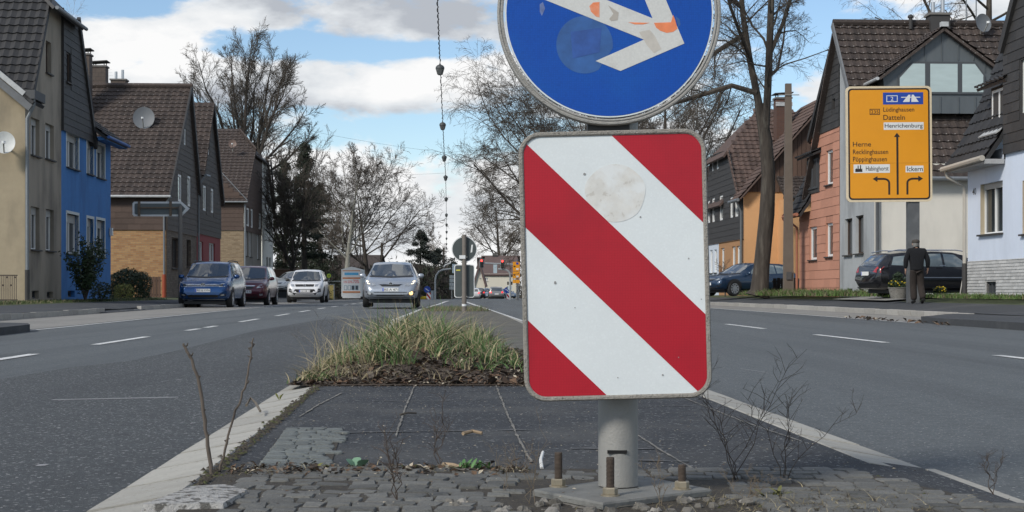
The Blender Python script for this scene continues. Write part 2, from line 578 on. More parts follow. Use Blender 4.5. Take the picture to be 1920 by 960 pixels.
# cobbled apron at the near end
apron = strip('cobble_bed', soil, 2.6, 4.73, .1, lambda y: mL(y) + .30, lambda y: min(mR(y) - .16, 1.02 + (4.73 - y) * .30), lambda x, y, t: .0575 + .004 * noise.noise((x * 9, y * 9, 0)), 40)
def sett_mesh(w, l, seed, m, h=.02):
    rnd = random.Random(seed)
    j = lambda a: a + rnd.uniform(-.004, .004)
    a, b = w / 2, l / 2
    t = [(j(-a * .84), j(-b)), (j(a * .86), j(-b)), (j(a), j(-b * .78)), (j(a), j(b * .8)), (j(a * .84), j(b)), (j(-a * .86), j(b)), (j(-a), j(b * .8)), (j(-a), j(-b * .76))]
    mb = MB()
    k = .93
    vs = [(x, y, -h) for x, y in t] + [(x, y, -.005) for x, y in t] + [(x * k, y * k, rnd.uniform(-.0015, .002)) for x, y in t] + [(rnd.uniform(-.1, .1) * w, rnd.uniform(-.1, .1) * l, .0025)]
    fs = []
    for i in range(8):
        n = (i + 1) % 8
        fs += [(i, n, 8 + n, 8 + i), (8 + i, 8 + n, 16 + n, 16 + i), (16 + i, 16 + n, 24)]
    return mb.add(vs, fs).mesh('cobble', m)
wid = [.074, .062, .09, .055, .082, .068, .10]
variants = [sett_mesh(w, l, i, sett) for i, (w, l) in enumerate(zip(wid, (.080, .078, .082, .076, .080, .083, .079)))]
cnt = 0
row = 0
rr = random.Random(3)
spare = MB()
y = 3.50
while y < 4.70:
    x = mL(y) + .36 + rr.uniform(0, .05)
    xr = min(mR(y) - .2, .98 + (4.73 - y) * .30)
    while x < xr:
        i = rr.randrange(7)
        w = wid[i]
        xx, yy = x + w / 2, y + .02 * math.sin(x * 3.1 + row * .3) + rr.uniform(-.007, .007)
        x += w + .004
        if rr.random() < .03 or (-.0 < xx < .60 and 3.72 < yy < 4.46): continue
        M = Matrix.Translation((xx, yy, .061 + rr.uniform(-.002, .002) + .005 * noise.noise((xx * 2, yy * 2, 1)))) @ Matrix.Rotation(rr.uniform(-.12, .12) + (PI if rr.random() < .5 else 0), 4, 'Z') @ Matrix.Rotation(rr.uniform(-.02, .02), 4, 'X') @ Matrix.Rotation(rr.uniform(-.025, .025), 4, 'Y')
        if cnt < 300:
            put('cobble', variants[i], apron, M)
        else:
            me = variants[i]
            spare.add([M @ v.co for v in me.vertices], [tuple(p.vertices) for p in me.polygons])
        cnt += 1
    y += .085
    row += 1
if spare.v: tag(spare.build('cobbles', sett, apron), kind='stuff')
# pale block patch let into the asphalt
pbed = strip('block_bed', soil, 4.74, 6.2, .1, lambda y: -.79 - (y - 4.72) * .079, lambda y: -.56 - (y - 4.72) * .079, lambda x, y, t: .052, 2)
pw = [.062, .085, .05, .072]
pvar = [sett_mesh(w, .062, 40 + i, sett_pale) for i, w in enumerate(pw)]
y = 4.78
while y < 6.18:
    x = -.785 - (y - 4.72) * .079
    xe = -.565 - (y - 4.72) * .079
    while x < xe - .03:
        i = rr.randrange(4)
        put('paving_block', pvar[i], pbed, Matrix.Translation((x + pw[i] / 2, y + rr.uniform(-.004, .004), .0575 + rr.uniform(-.0015, .0015))) @ Matrix.Rotation(rr.uniform(-.04, .04) + .08, 4, 'Z'))
        x += pw[i] + .004
    y += .068

# dirt and moss that has gathered along the apron's edge, the kerb and the sign's foot
dirtm = mat('gathered_dirt', (.06, .05, .036), .95, .5, 40, spot=((.2, .17, .12), 90, .64, .8), bump=1., bscale=160)
moss = mat('moss', (.07, .075, .025), .95, .4, 50, bump=1., bscale=160)
def dirt(name, pts, w, hgt, m, seed):
    r = random.Random(seed)
    mb = MB()
    for (x0, y0), (x1, y1) in zip(pts, pts[1:]):
        n = int(math.hypot(x1 - x0, y1 - y0) / .0045) + 1
        for i in range(n):
            t = r.random()
            x, y = x0 + (x1 - x0) * t + r.gauss(0, w / 2.5), y0 + (y1 - y0) * t + r.gauss(0, w / 2.5)
            s = r.uniform(.003, .013)
            z = mz(y) + .004
            a = r.uniform(0, 6.3)
            hh = r.uniform(.15, .8) * hgt * s / .013
            q = [(x + s * math.cos(a + k * 1.257) * r.uniform(.6, 1.2), y + s * math.sin(a + k * 1.257) * r.uniform(.6, 1.2), z) for k in range(5)]
            mb.add(q + [(x, y, z + hh)], [(k, (k + 1) % 5, 5) for k in range(5)], r.choice((0, 0, 0, 1)))
    return tag(mb.build(name, [m, moss], None), kind='stuff')
dirt('gathered_dirt', [gp(420, 905), gp(480, 888), gp(620, 885), gp(740, 878), gp(900, 884), gp(990, 888)], .095, .015, dirtm, 1)
dirt('kerb_dirt', [(mL(3.9) + .27, 3.9), (mL(6) + .26, 6), (mL(9) + .24, 9)], .035, .014, dirtm, 2)
dirt('foot_dirt', [(-.3, 3.72), (.2, 3.70), (.9, 3.8), (1.1, 4.1)], .20, .014, dirtm, 3)
dirt('sett_dirt', [(-.75, 4.5), (.0, 4.35), (.9, 4.45), (.2, 4.6), (-.6, 4.2), (-.75, 4.0)], .22, .008, dirtm, 8)
dirt('foot_moss', [(.45, 3.75), (.85, 3.85), (.75, 4.05)], .10, .012, dirtm, 4)
# whitened broken slab end at the near left
mb = MB()
rs = random.Random(5)
cx, cy = gp(385, 935)
ring = [(cx - .11, cy - .28), (cx + .10, cy - .26), (cx + .115, cy + .02), (cx + .03, cy + .14), (cx - .06, cy + .1)]
vs = [(x, y, .03) for x, y in ring] + [(cx + (x - cx) * .93, cy + (y - cy) * .95, .072) for x, y in ring]
vs += [(cx, cy - .05, .078)]
mb.add(vs, [(i, (i + 1) % 5, 5 + (i + 1) % 5, 5 + i) for i in range(5)] + [(5 + i, 5 + (i + 1) % 5, 10) for i in range(5)])
o = mb.build('kerb_end_stone', mat('limed_stone', (.36, .35, .33), .9, .25, 30, spot=((.07, .065, .055), 28, .52, .85), bump=1., bscale=90))
tag(o, 'whitish weathered stone block at the near left corner of the island, below two bare stems', 'stone block')

# ------------------------------------------------------------------ left roadside
park_l = strip('parking_lane', paver, 21.5, 140, 3, lambda y: Lx(y, -7.95), lambda y: Lx(y, -5.5), lambda x, y, t: rz(y) + .004, 2)
pav_l = strip('pavement', asphalt_walk, -8, 140, 3, lambda y: Lx(y, -10.6), lambda y: Lx(y, -8.07), lambda x, y, t: rz(y) + .20 - .07 * t - lerpk([(40, 0), (42, .05 * t), (46, .05 * t), (48, 0)], y), 2)
def prism_ground(name, m, pts, z0, z1, parent=None):
    n = len(pts)
    vs = [(x, y, rz(y) + z0) for x, y in pts] + [(x, y, rz(y) + z1) for x, y in pts]
    o = MB().add(vs, [tuple(range(n, 2 * n))] + [(i, (i + 1) % n, n + (i + 1) % n, n + i) for i in range(n)]).build(name, m, parent)
    if not parent: tag(o, kind='structure')
    return o
prism_ground('pavement_bulb', asphalt_walk, [(Lx(-8, -8.1), -8), (Lx(-8, -5.1), -8), (Lx(21.5, -5.1), 21.5), (Lx(23.2, -5.2), 23.2), (Lx(24.2, -5.5), 24.2), (Lx(24.7, -6.1), 24.7), (Lx(24.7, -8.1), 24.7)], -.02, .11)
verge_l = strip('verge', verge, -8, 140, 3, lambda y: Lx(y, -40), lambda y: Lx(y, -10.6), lambda x, y, t: rz(y) + (.30 if t < .94 else .2), 16)
ks = slab_mesh(.13, .98, .13, .135).mesh('kerb_stone', kerbdark)
kl = tag(put('kerb', None), kind='structure')
kl.location = (-10, 30, -.3)
def kerb_row(root, fx, off, y0, y1, skip=()):
    y = y0
    while y < y1:
        drop = 0
        for a, b in skip:
            if a < y < b: drop = .1
        M = Matrix.Translation((fx(y, off) - root.location.x, y - root.location.y, rz(y) - root.location.z - drop + random.uniform(-.006, .006))) @ Matrix.Rotation(TH + random.uniform(-.008, .008), 4, 'Z')
        put('kerb_stone', ks, root, M)
        y += 1.0
kerb_row(kl, Lx, -8.0, 23.5, 110, ((41, 46),))
strip('kerb_ramp', asphalt_walk, 40.4, 46.4, 1, lambda y: Lx(y, -8.5), lambda y: Lx(y, -7.85), lambda x, y, t: rz(y) + .165 - .155 * t, 2)
# ------------------------------------------------------------------ right roadside
strip('parking_lane', paver, 30.5, 110, 3, lambda y: Rx(y, 7.45), lambda y: Rx(y, 9.5), lambda x, y, t: rz(y) + .004, 2)
strip('pavement', asphalt_walk, -8, 140, 3, lambda y: Rx(y, 9.62), lambda y: Rx(y, 11.6), lambda x, y, t: rz(y) + .13 + .15 * t, 2)
prism_ground('pavement_bulb', asphalt_walk, [(Rx(-8, 7.4), -8), (Rx(-8, 9.66), -8), (Rx(33.5, 9.66), 33.5), (Rx(32.5, 9.0), 32.5), (Rx(30.8, 8.2), 30.8), (Rx(29.8, 7.65), 29.8), (Rx(28, 7.4), 28)], -.02, .115)
strip('verge', verge, -8, 110, 2.5, lambda y: Rx(y, 11.6), lambda y: Rx(y, 45), lambda x, y, t: rz(y) + (.28 if t < .02 else .42), 18)
kr = tag(put('kerb', None), kind='structure')
kr.location = (10, 30, -.3)
kerb_row(kr, Rx, 9.55, 33, 95)
# driveway of pale concrete in front of the white side wall
strip('driveway', paver, 44.5, 50.6, 2, lambda y: Rx(y, 11.2), lambda y: Rx(y, 24), lambda x, y, t: rz(y) + .43 - .12 * max(0, 1 - t * 8), 8)
# ------------------------------------------------------------------ the big sign in front
galv = mat('galvanised_steel', (.29, .285, .265), .62, .10, 14, metal=.25, spot=((.12, .11, .09), 60, .68, .5), bump=.25, bscale=200, grime=((.20, .19, .16), 3, .5, .6))
rimm = mat('lichened_rim', (.30, .28, .245), .85, .2, 90, spot=((.10, .09, .075), 140, .60, .7), bump=.8, bscale=220, grime=((.4, .37, .3), 30, .55, .5))
rim_old = mat('weathered_rim', (.33, .32, .295), .7, .12, 30, spot=((.10, .09, .08), 60, .60, .6), bump=.5, bscale=150, stretch=(1, 1, 3))

def retro(name, col, cell, amount, rough=.42, grime=None):
    """reflective sheeting: fine honeycomb of prisms"""
    m = mat(name, col, rough, .05, 5, spec=.3, coat=.06, grime=grime)
    t = m.node_tree
    N, L = t.nodes, t.links
    tcn = N.new('ShaderNodeTexCoord')
    vo = N.new('ShaderNodeTexVoronoi')
    vo.feature = 'DISTANCE_TO_EDGE'
    vo.inputs['Scale'].default_value = 1 / cell
    vo.inputs['Randomness'].default_value = .12
    L.new(tcn.outputs['Object'], vo.inputs['Vector'])
    r = N.new('ShaderNodeMapRange')
    r.inputs['From Max'].default_value = .12
    r.inputs['To Min'].default_value = 1 - amount
    r.inputs['To Max'].default_value = 1
    L.new(vo.outputs[0], r.inputs[0])
    p = N['Principled BSDF']
    src = p.inputs['Base Color'].links[0].from_socket
    vm = N.new('ShaderNodeVectorMath'); vm.operation = 'SCALE'
    L.new(src, vm.inputs[0]); L.new(r.outputs[0], vm.inputs['Scale'])
    L.new(vm.outputs[0], p.inputs['Base Color'])
    return m
blue_s = retro('blue_sheeting', (.002, .066, .36), .006, .22, grime=((.004, .095, .40), 3, .5, .6))
white_s = retro('white_sheeting', (.70, .74, .74), .007, .08, grime=((.60, .62, .60), 3, .58, .5))
red_s = retro('red_sheeting', (.40, .012, .025), .007, .16, grime=((.26, .012, .022), 3, .5, .6))
red_faded = red_s
arrow_w = retro('arrow_sheeting', (.60, .60, .57), .006, .10, grime=((.42, .40, .36), 8, .52, .6))
orange_p = mat('orange_spray_paint', (.74, .22, .09), .7, .2, 40, grime=((.60, .50, .42), 14, .5, .7))
resid_b = mat('sticker_residue_blue', (.022, .090, .27), .6, .3, 25)
resid_w = mat('sticker_residue_beige', (.60, .59, .55), .7, .10, 40, spot=((.44, .41, .36), 60, .585, .6), grime=((.69, .72, .72), 18, .44, .75))
rust = mat('rusty_steel', (.066, .049, .037), .85, .35, 60, bump=.6)
brass = mat('zinc_nut', (.30, .26, .19), .5, .2, 40, metal=.5)

PX, PY = .285, 4.155
SG = thing('road_sign', 'blue keep-right disc over a red and white striped board on a bolted steel post', 'road sign', (PX, PY, .06))
def sl_(p): return V3(p) - V3((PX, PY, .06))
# post
mb = MB()
mb.lathe([(.0535, 0), (.0535, 1.6)], 32, Matrix.Translation((0, 0, .02)))
mb.build('post', galv, SG, True)
mb = MB()
mb.box((-.006, -.0515, .115), (.052, .006, .009))
mb.build('slot', mat('dark_hole', (.006, .006, .006), .9, 0), SG)
# base plate, bolts
corn = [(.055, 4.095), (.225, 3.83), (.53, 4.10), (.37, 4.40)]
poly = [(x - PX, y - PY) for x, y in corn]
mb = MB()
n = 4
q0 = [(x, y, 0) for x, y in poly]; q1 = [(x, y, .012) for x, y in poly]; q2 = [(x * .985, y * .985, .017) for x, y in poly]
mb.add(q0 + q1 + q2, [(3, 2, 1, 0), (8, 9, 10, 11)] + [(i, (i + 1) % 4, 4 + (i + 1) % 4, 4 + i) for i in range(4)] + [(4 + i, 4 + (i + 1) % 4, 8 + (i + 1) % 4, 8 + i) for i in range(4)])
mb.build('base_plate', mat('dusty_plate', (.16, .16, .148), .8, .25, 25, spot=((.13, .12, .10), 60, .64, .5), bump=.4), SG)
for bx, by, hh in ((.1245, 4.15, .086), (.252, 3.965, .092), (.450, 4.095, .058), (.325, 4.34, .07)):
    mb = MB()
    prof = []
    z = .017
    while z < .017 + hh:
        prof += [(.0112, z), (.0097, z + .0017)]
        z += .0034
    prof.append((.0105, z)); prof.append((.0095, z + .004))
    mb.lathe(prof, 12, Matrix.Translation((bx - PX, by - PY, 0)))
    bo = mb.build('bolt', rust, SG)
    mb = MB()
    mb.lathe([(.0185, .020), (.0195, .023), (.0195, .036), (.0175, .039)], 6, Matrix.Translation((bx - PX, by - PY, 0)))
    mb.build('nut', brass, bo)
    mb = MB(); mb.lathe([(.0245, .017), (.0245, .0205)], 18, Matrix.Translation((bx - PX, by - PY, 0)))
    mb.build('washer', brass, bo)
# crumbling footing
mb = MB()
rs = random.Random(12)
ringn = 22
prof = []
vs, fs = [], []
for lev, (k, z) in enumerate(((1.36, -.075), (1.22, -.03), (1.03, -.002), (.6, .0))):
    for i in range(ringn):
        t = i / ringn * 4
        a = int(t) % 4; f_ = t - int(t)
        x = poly[a][0] * (1 - f_) + poly[(a + 1) % 4][0] * f_
        y = poly[a][1] * (1 - f_) + poly[(a + 1) % 4][1] * f_
        jj = rs.uniform(.92, 1.1) if lev < 2 else rs.uniform(.97, 1.02)
        vs.append((x * k * jj, y * k * jj, z + (rs.uniform(-.016, .012) if lev < 2 else 0)))
for lev in range(3):
    for i in range(ringn):
        j = (i + 1) % ringn
        fs.append((lev * ringn + i, lev * ringn + j, (lev + 1) * ringn + j, (lev + 1) * ringn + i))
mb.add(vs, fs)
mb.build('footing', mat('crumbling_concrete', (.15, .14, .122), .95, .35, 18, spot=((.06, .055, .045), 22, .55, .8), bump=1., bscale=70), SG)
# board
RA = math.radians(1.45)
bd = 4.04
bc = sl_((wx(1153.5, bd), bd, wz(497, bd)))
MBd = frame(bc, (math.cos(RA), 0, math.sin(RA)), (-math.sin(RA), 0, math.cos(RA)))
BW, BH, BR = .4905, .7035, .058
def rim_loop(mb, out_fn, prof):
    """prof: list of (inset, depth); sweeps round the loops given by out_fn(inset)"""
    loops = [[(x, y, d) for x, y in out_fn(i)] for i, d in prof]
    n = len(loops[0])
    vs = [p for l in loops for p in l]
    fs = []
    for a in range(len(loops) - 1):
        for i in range(n):
            j = (i + 1) % n
            fs.append((a * n + i, a * n + j, (a + 1) * n + j, (a + 1) * n + i))
    mb.add(vs, fs)
board = MB()
o0 = rrect(BW - .02, BH - .02, BR - .01, 10)
board.prism(o0, MBd, -.012, .0)
bo = board.build('striped_board', white_s, SG)
mb = MB()
rim_loop(mb, lambda i: rrect(BW - 2 * i, BH - 2 * i, BR - i, 10), [(.004, -.022), (0, -.016), (0, .002), (.003, .006), (.009, .006), (.0125, .003), (.0125, -.001)])
mb.v = [tuple(MBd @ V3(p)) for p in mb.v]
mb.build('frame', rimm, bo, True)
inner = rrect(BW - .026, BH - .026, BR - .013, 10)
S2 = .5 ** .5
# stripes: lines x-right, y-down through the inner top left corner
ix0, iy0 = -(BW - .026) / 2, (BH - .026) / 2
def red(c0, c1):
    # keep c0 < (down - right) < c1 ; down=iy0-y, right=x-ix0
    p = inner
    if c0 is not None: p = clip(p, -1, -1.0, iy0 + ix0 - c0)
    if c1 is not None: p = clip(p, 1, 1.0, -(iy0 + ix0) + c1)
    mb = MB()
    mb.prism(p, MBd, .0002, .0011)
    return mb.build('red_stripe', red_s, bo)
sc_ = BW / 352
red(None, -166 * sc_); red(6 * sc_, 168 * sc_); red(342 * sc_, None)
mb = MB()
cx, cy = (1157 - 1153.5) * sc_, (497 - 362) * sc_
pl = [(cx + math.cos(a) * .079 * (1 + .03 * math.sin(5 * a)), cy + math.sin(a) * .076) for a in [i * PI / 20 for i in range(40)]]
pl = clip(pl, 1, 1.0, -(iy0 + ix0) + 6 * sc_)
mb.prism(pl, MBd, .0002, .0008)
mb.build('sticker_residue', resid_w, bo)
rs = random.Random(4)
for (u, v, r) in ((1040, 527, 5), (1291, 488, 2.5), (1237, 705, 3), (1076, 575, 2), (1100, 325, 4), (1313, 565, 2), (1268, 673, 2), (1203, 408, 3), (1153, 708, 2)):
    x, y = (u - 1153.5) * sc_, (497 - v) * sc_
    mb = MB(); mb.prism([(x + r * sc_ * .6 * math.cos(a) * rs.uniform(.6, 1.2), y + r * sc_ * .6 * math.sin(a)) for a in [k * PI / 4 for k in range(8)]], MBd, .0011, .0014)
    mb.build('stain', mat('grey_stain', (.25, .25, .24), .8, .2, 30), bo)
# disc
dd = 4.04
dc = sl_((wx(1142, dd), dd, wz(25, dd)))
MD = frame(dc, (1, 0, 0), (0, 0, 1))
R = 210 / F * dd
k_ = R / 210
mb = MB(); mb.lathe([(R * .93, -.012), (R * .93, 0)], 96, MD)
disc = mb.build('disc', white_s, SG)
mb = MB(); mb.lathe([(192.5 * k_, .0003), (192.5 * k_, .0010)], 96, MD)
mb.build('blue_field', blue_s, disc)
mb = MB()
rim_loop(mb, lambda i: [((R - i) * math.cos(a), (R - i) * math.sin(a)) for a in [2 * PI * q / 96 for q in range(96)]],
         [(.006, -.03), (0, -.024), (0, .0), (.002, .005), (.006, .006), (.008, .003), (.010, .003), (.012, .006), (.016, .005), (.0165, .0)])
mb.v = [tuple(MD @ V3(p)) for p in mb.v]
mb.build('rim', rim_old, disc, True)
arrow = [(152, 0), (60, 92.5), (10, 92.5), (79, 21.5), (-158, 21.5), (-158, -21.5), (79, -21.5), (10, -92.5), (60, -92.5)]
ca, sa = .928, .373
al = [((a * ca + b * -sa) * k_, (-(a * sa) - b * ca) * k_) for a, b in arrow]   # b downwards
if sum(al[i][0] * al[(i + 1) % 9][1] - al[(i + 1) % 9][0] * al[i][1] for i in range(9)) < 0: al = al[::-1]
mb = MB(); mb.prism(al, MD, .0011, .0019)
mb.build('arrow', arrow_w, disc)
def dpx(pts): return [((u - 1142) * k_, (25 - v) * k_) for u, v in pts]
def mark(name, pts, m, z):
    p = dpx(pts)
    if sum(p[i][0] * p[(i + 1) % len(p)][1] - p[(i + 1) % len(p)][0] * p[i][1] for i in range(len(p))) < 0: p = p[::-1]
    mb = MB(); mb.prism(p, MD, z, z + .0004)
    mb.build(name, m, disc)
mark('paint_mark', [(1124, 4), (1124, 33), (1117, 31), (1108, 22), (1105, 12), (1112, 5)], orange_p, .0019)
mark('paint_mark', [(1226, 43), (1258, 42), (1262, 28), (1266, 38), (1270, 54), (1262, 60), (1250, 62), (1238, 58), (1230, 52)], orange_p, .0019)
mark('paint_mark', [(1178, 42), (1218, 43), (1206, 46), (1190, 46)], orange_p, .0019)
stn = mat('arrow_stain', (.36, .33, .29), .7, .2, 30)
mark('stain', [(1140, 10), (1160, 24), (1158, 38), (1146, 40), (1142, 36), (1150, 26)], stn, .0019)
mark('stain', [(1198, 60), (1218, 56), (1228, 68), (1240, 92), (1226, 100), (1212, 84)], mat('arrow_stain_pale', (.48, .45, .40), .7, .15, 40), .0019)
c1 = [(1096 + 53 * math.cos(a), 84 + 54 * math.sin(a)) for a in [i * PI / 24 for i in range(48)]]
mark('sticker_residue', [p for p in c1 if not (p[0] > 1126 and p[1] > 92)], resid_b, .0010)
mark('sticker_residue', [(1070, 60), (1128, 52), (1124, 98), (1074, 110)], mat('sticker_residue_dark', (.02, .075, .28), .6, .35, 30), .0014)
mark('stain', [(1266, 30), (1274, 36), (1276, 46), (1272, 52)], resid_b, .0010)
mark('scratch', [(1012, 8), (1018, 4), (1022, 16), (1016, 30), (1012, 22)], mat('pale_scratch', (.12, .17, .36), .6, .4, 40), .0010)
mb = MB()
mb.box(sl_((wx(1140, 4.09), 4.09, wz(239, 4.09))), (.11, .06, .03))
mb.build('clamp', mat('dark_clamp', (.03, .03, .03), .6, .1), SG)

rub = MB()
rs = random.Random(31)
for k in range(150):
    x, y = rs.uniform(-.16, .62), rs.uniform(3.62, 4.02)
    if inside([(a, b) for a, b in corn], x, y): continue
    r_ = rs.choice((.006, .009, .012, .02, .03)) * rs.uniform(.7, 1.2)
    vv = [V3((rs.gauss(0, 1), rs.gauss(0, 1), rs.gauss(0, .7))).normalized() for q in range(1)]
    c = V3((x, y, .05 + r_ * .3))
    r_ *= .62
    n6 = 6
    vs = []
    for zz, kk in ((-.5, .7), (.1, 1.0), (.6, .62)):
        vs += [c + V3((math.cos(q * PI / 3 + k) * r_ * kk * rs.uniform(.75, 1.2), math.sin(q * PI / 3 + k) * r_ * kk * rs.uniform(.75, 1.2), (zz + rs.uniform(-.18, .18)) * r_)) for q in range(n6)]
    fs = [(lv_ * 6 + q, lv_ * 6 + (q + 1) % 6, lv_ * 6 + 6 + (q + 1) % 6, lv_ * 6 + 6 + q) for lv_ in range(2) for q in range(6)] + [tuple(range(12, 18)), (5, 4, 3, 2, 1, 0)]
    rub.add(vs, fs, rs.choice((0, 0, 0, 0, 1)))
tag(rub.build('rubble', [mat('crumbling_concrete', (.15, .14, .122)), mat('pale_rubble', (.24, .225, .20), .95, .3, 30, bump=.8)], None), kind='stuff')
# ------------------------------------------------------------------ house kit
OFFL, OFFR = 12.9, 14.3      # facade planes: x = -OFFL + K*y on the left, x = OFFR + K*y on the right
UX, UY, UZ = V3((1, 0, 0)), V3((0, 1, 0)), V3((0, 0, 1))
glass = mat('window_glass', (.03, .036, .04), .05, .5, .8, spec=.9)
glass_curtain = mat('curtained_glass', (.20, .21, .21), .12, .25, 5, spec=.6, stretch=(6, 6, .5))
frame_w = mat('white_window_frame', (.72, .72, .70), .5, .04)
frame_g = mat('grey_window_frame', (.06, .065, .07), .5, .04)
frame_b = mat('brown_window_frame', (.05, .03, .02), .6, .1)
sillm = mat('dark_sill', (.045, .042, .04), .7, .15, 20)
blind = mat('roller_blind', (.35, .35, .33), .6, .05)
zinc = mat('zinc_gutter', (.20, .215, .225), .5, .12, 6, metal=.35)
zinc_pale = mat('pale_flashing', (.42, .43, .43), .6, .2, 9)
tile_black = mat('black_roof_tile', (.024, .024, .025), .62, .12, 8, rnd=.22, bump=.3)
tile_brown = mat('brown_roof_tile', (.050, .037, .031), .8, .25, 12, rnd=.3, bump=.6, spot=((.42, .41, .39), 14, .64, .8))
tile_red = mat('reddish_roof_tile', (.088, .058, .047), .8, .2, 12, rnd=.3, bump=.5, spot=((.35, .34, .31), 9, .67, .6))
slate = mat('slate_cladding', (.074, .063, .054), .75, .14, 5, rnd=.16, bump=.2)
slate_brown = mat('brown_cladding', (.085, .058, .046), .85, .14, 5, rnd=.14, bump=.2)
slate_dark = mat('charcoal_cladding', (.038, .036, .035), .7, .14, 5, rnd=.18)
black_fill = mat('black_recess', (.012, .012, .012), .9, 0)

def wall(name, m, parent, O, U, N, out, holes=(), depth=.14):
    O, U, N = V3(O), V3(U), V3(N)
    P = lambda a, z, d=0: O + U * a + UZ * z - N * d
    bm = bmesh.new()
    es = []
    def loop(pts):
        vs = [bm.verts.new(P(*p)) for p in pts]
        for i in range(len(vs)):
            es.append(bm.edges.new((vs[i], vs[(i + 1) % len(vs)])))
        return vs
    loop(out)
    hl = []
    for (a0, z0, a1, z1) in holes:
        hl.append([(a0, z0), (a1, z0), (a1, z1), (a0, z1)])
        loop(hl[-1])
    bmesh.ops.triangle_fill(bm, use_beauty=True, edges=es)
    bm.normal_update()
    for f in bm.faces:
        if f.normal.dot(N) < 0: f.normal_flip()
    for h in hl:
        for i in range(4):
            p, q = h[i], h[(i + 1) % 4]
            vs = [bm.verts.new(P(*p)), bm.verts.new(P(*p, depth)), bm.verts.new(P(*q, depth)), bm.verts.new(P(*q))]
            bm.faces.new(vs)
    me = bpy.data.meshes.new(name)
    bm.to_mesh(me); bm.free()
    me.materials.append(m)
    return put(name, me, parent)

def window(parent, O, U, N, rect, depth=.12, fm=None, gm=None, mull=1, trans=0, sill=True, blinds=0., bar=.05):
    O, U, N = V3(O), V3(U), V3(N)
    a0, z0, a1, z1 = rect
    P = lambda a, z, d: O + U * a + UZ * z - N * d
    mb = MB()
    w, h = a1 - a0, z1 - z0
    t = bar
    d = depth - .02
    def br(x0, y0, x1, y1, dd=.03, out=0):
        mb.obox(P((x0 + x1) / 2, (y0 + y1) / 2, d - out), U * (x1 - x0) / 2, N * dd, UZ * (y1 - y0) / 2)
    br(a0, z0, a0 + t, z1); br(a1 - t, z0, a1, z1)
    br(a0 + t, z0, a1 - t, z0 + t); br(a0 + t, z1 - t, a1 - t, z1)
    for i in range(mull):
        x = a0 + w * (i + 1) / (mull + 1)
        br(x - t * .6, z0 + t, x + t * .6, z1 - t, .033)
    for i in range(trans):
        y = z0 + h * .72
        br(a0 + t, y - t * .4, a1 - t, y + t * .4, .028)
    o = mb.build('window', fm or frame_w, parent)
    mb = MB()
    mb.add([P(a0 + .01, z0 + .01, d + .012), P(a1 - .01, z0 + .01, d + .012), P(a1 - .01, z1 - .01, d + .012), P(a0 + .01, z1 - .01, d + .012)], [(0, 1, 2, 3) if U.cross(UZ).dot(N) > 0 else (3, 2, 1, 0)])
    mb.build('pane', gm or glass, o)
    if sill:
        mb = MB(); mb.obox(P((a0 + a1) / 2, z0 - .025, depth / 2 - .05), U * (w / 2 + .05), N * (depth / 2 + .04), UZ * .022)
        mb.build('sill', sillm, o)
    if blinds:
        mb = MB(); mb.obox(P((a0 + a1) / 2, z1 - h * blinds / 2, d - .036), U * (w / 2 - .005), N * .006, UZ * (h * blinds / 2 - .004))
        mb.build('roller_blind', blind, o)
    return o

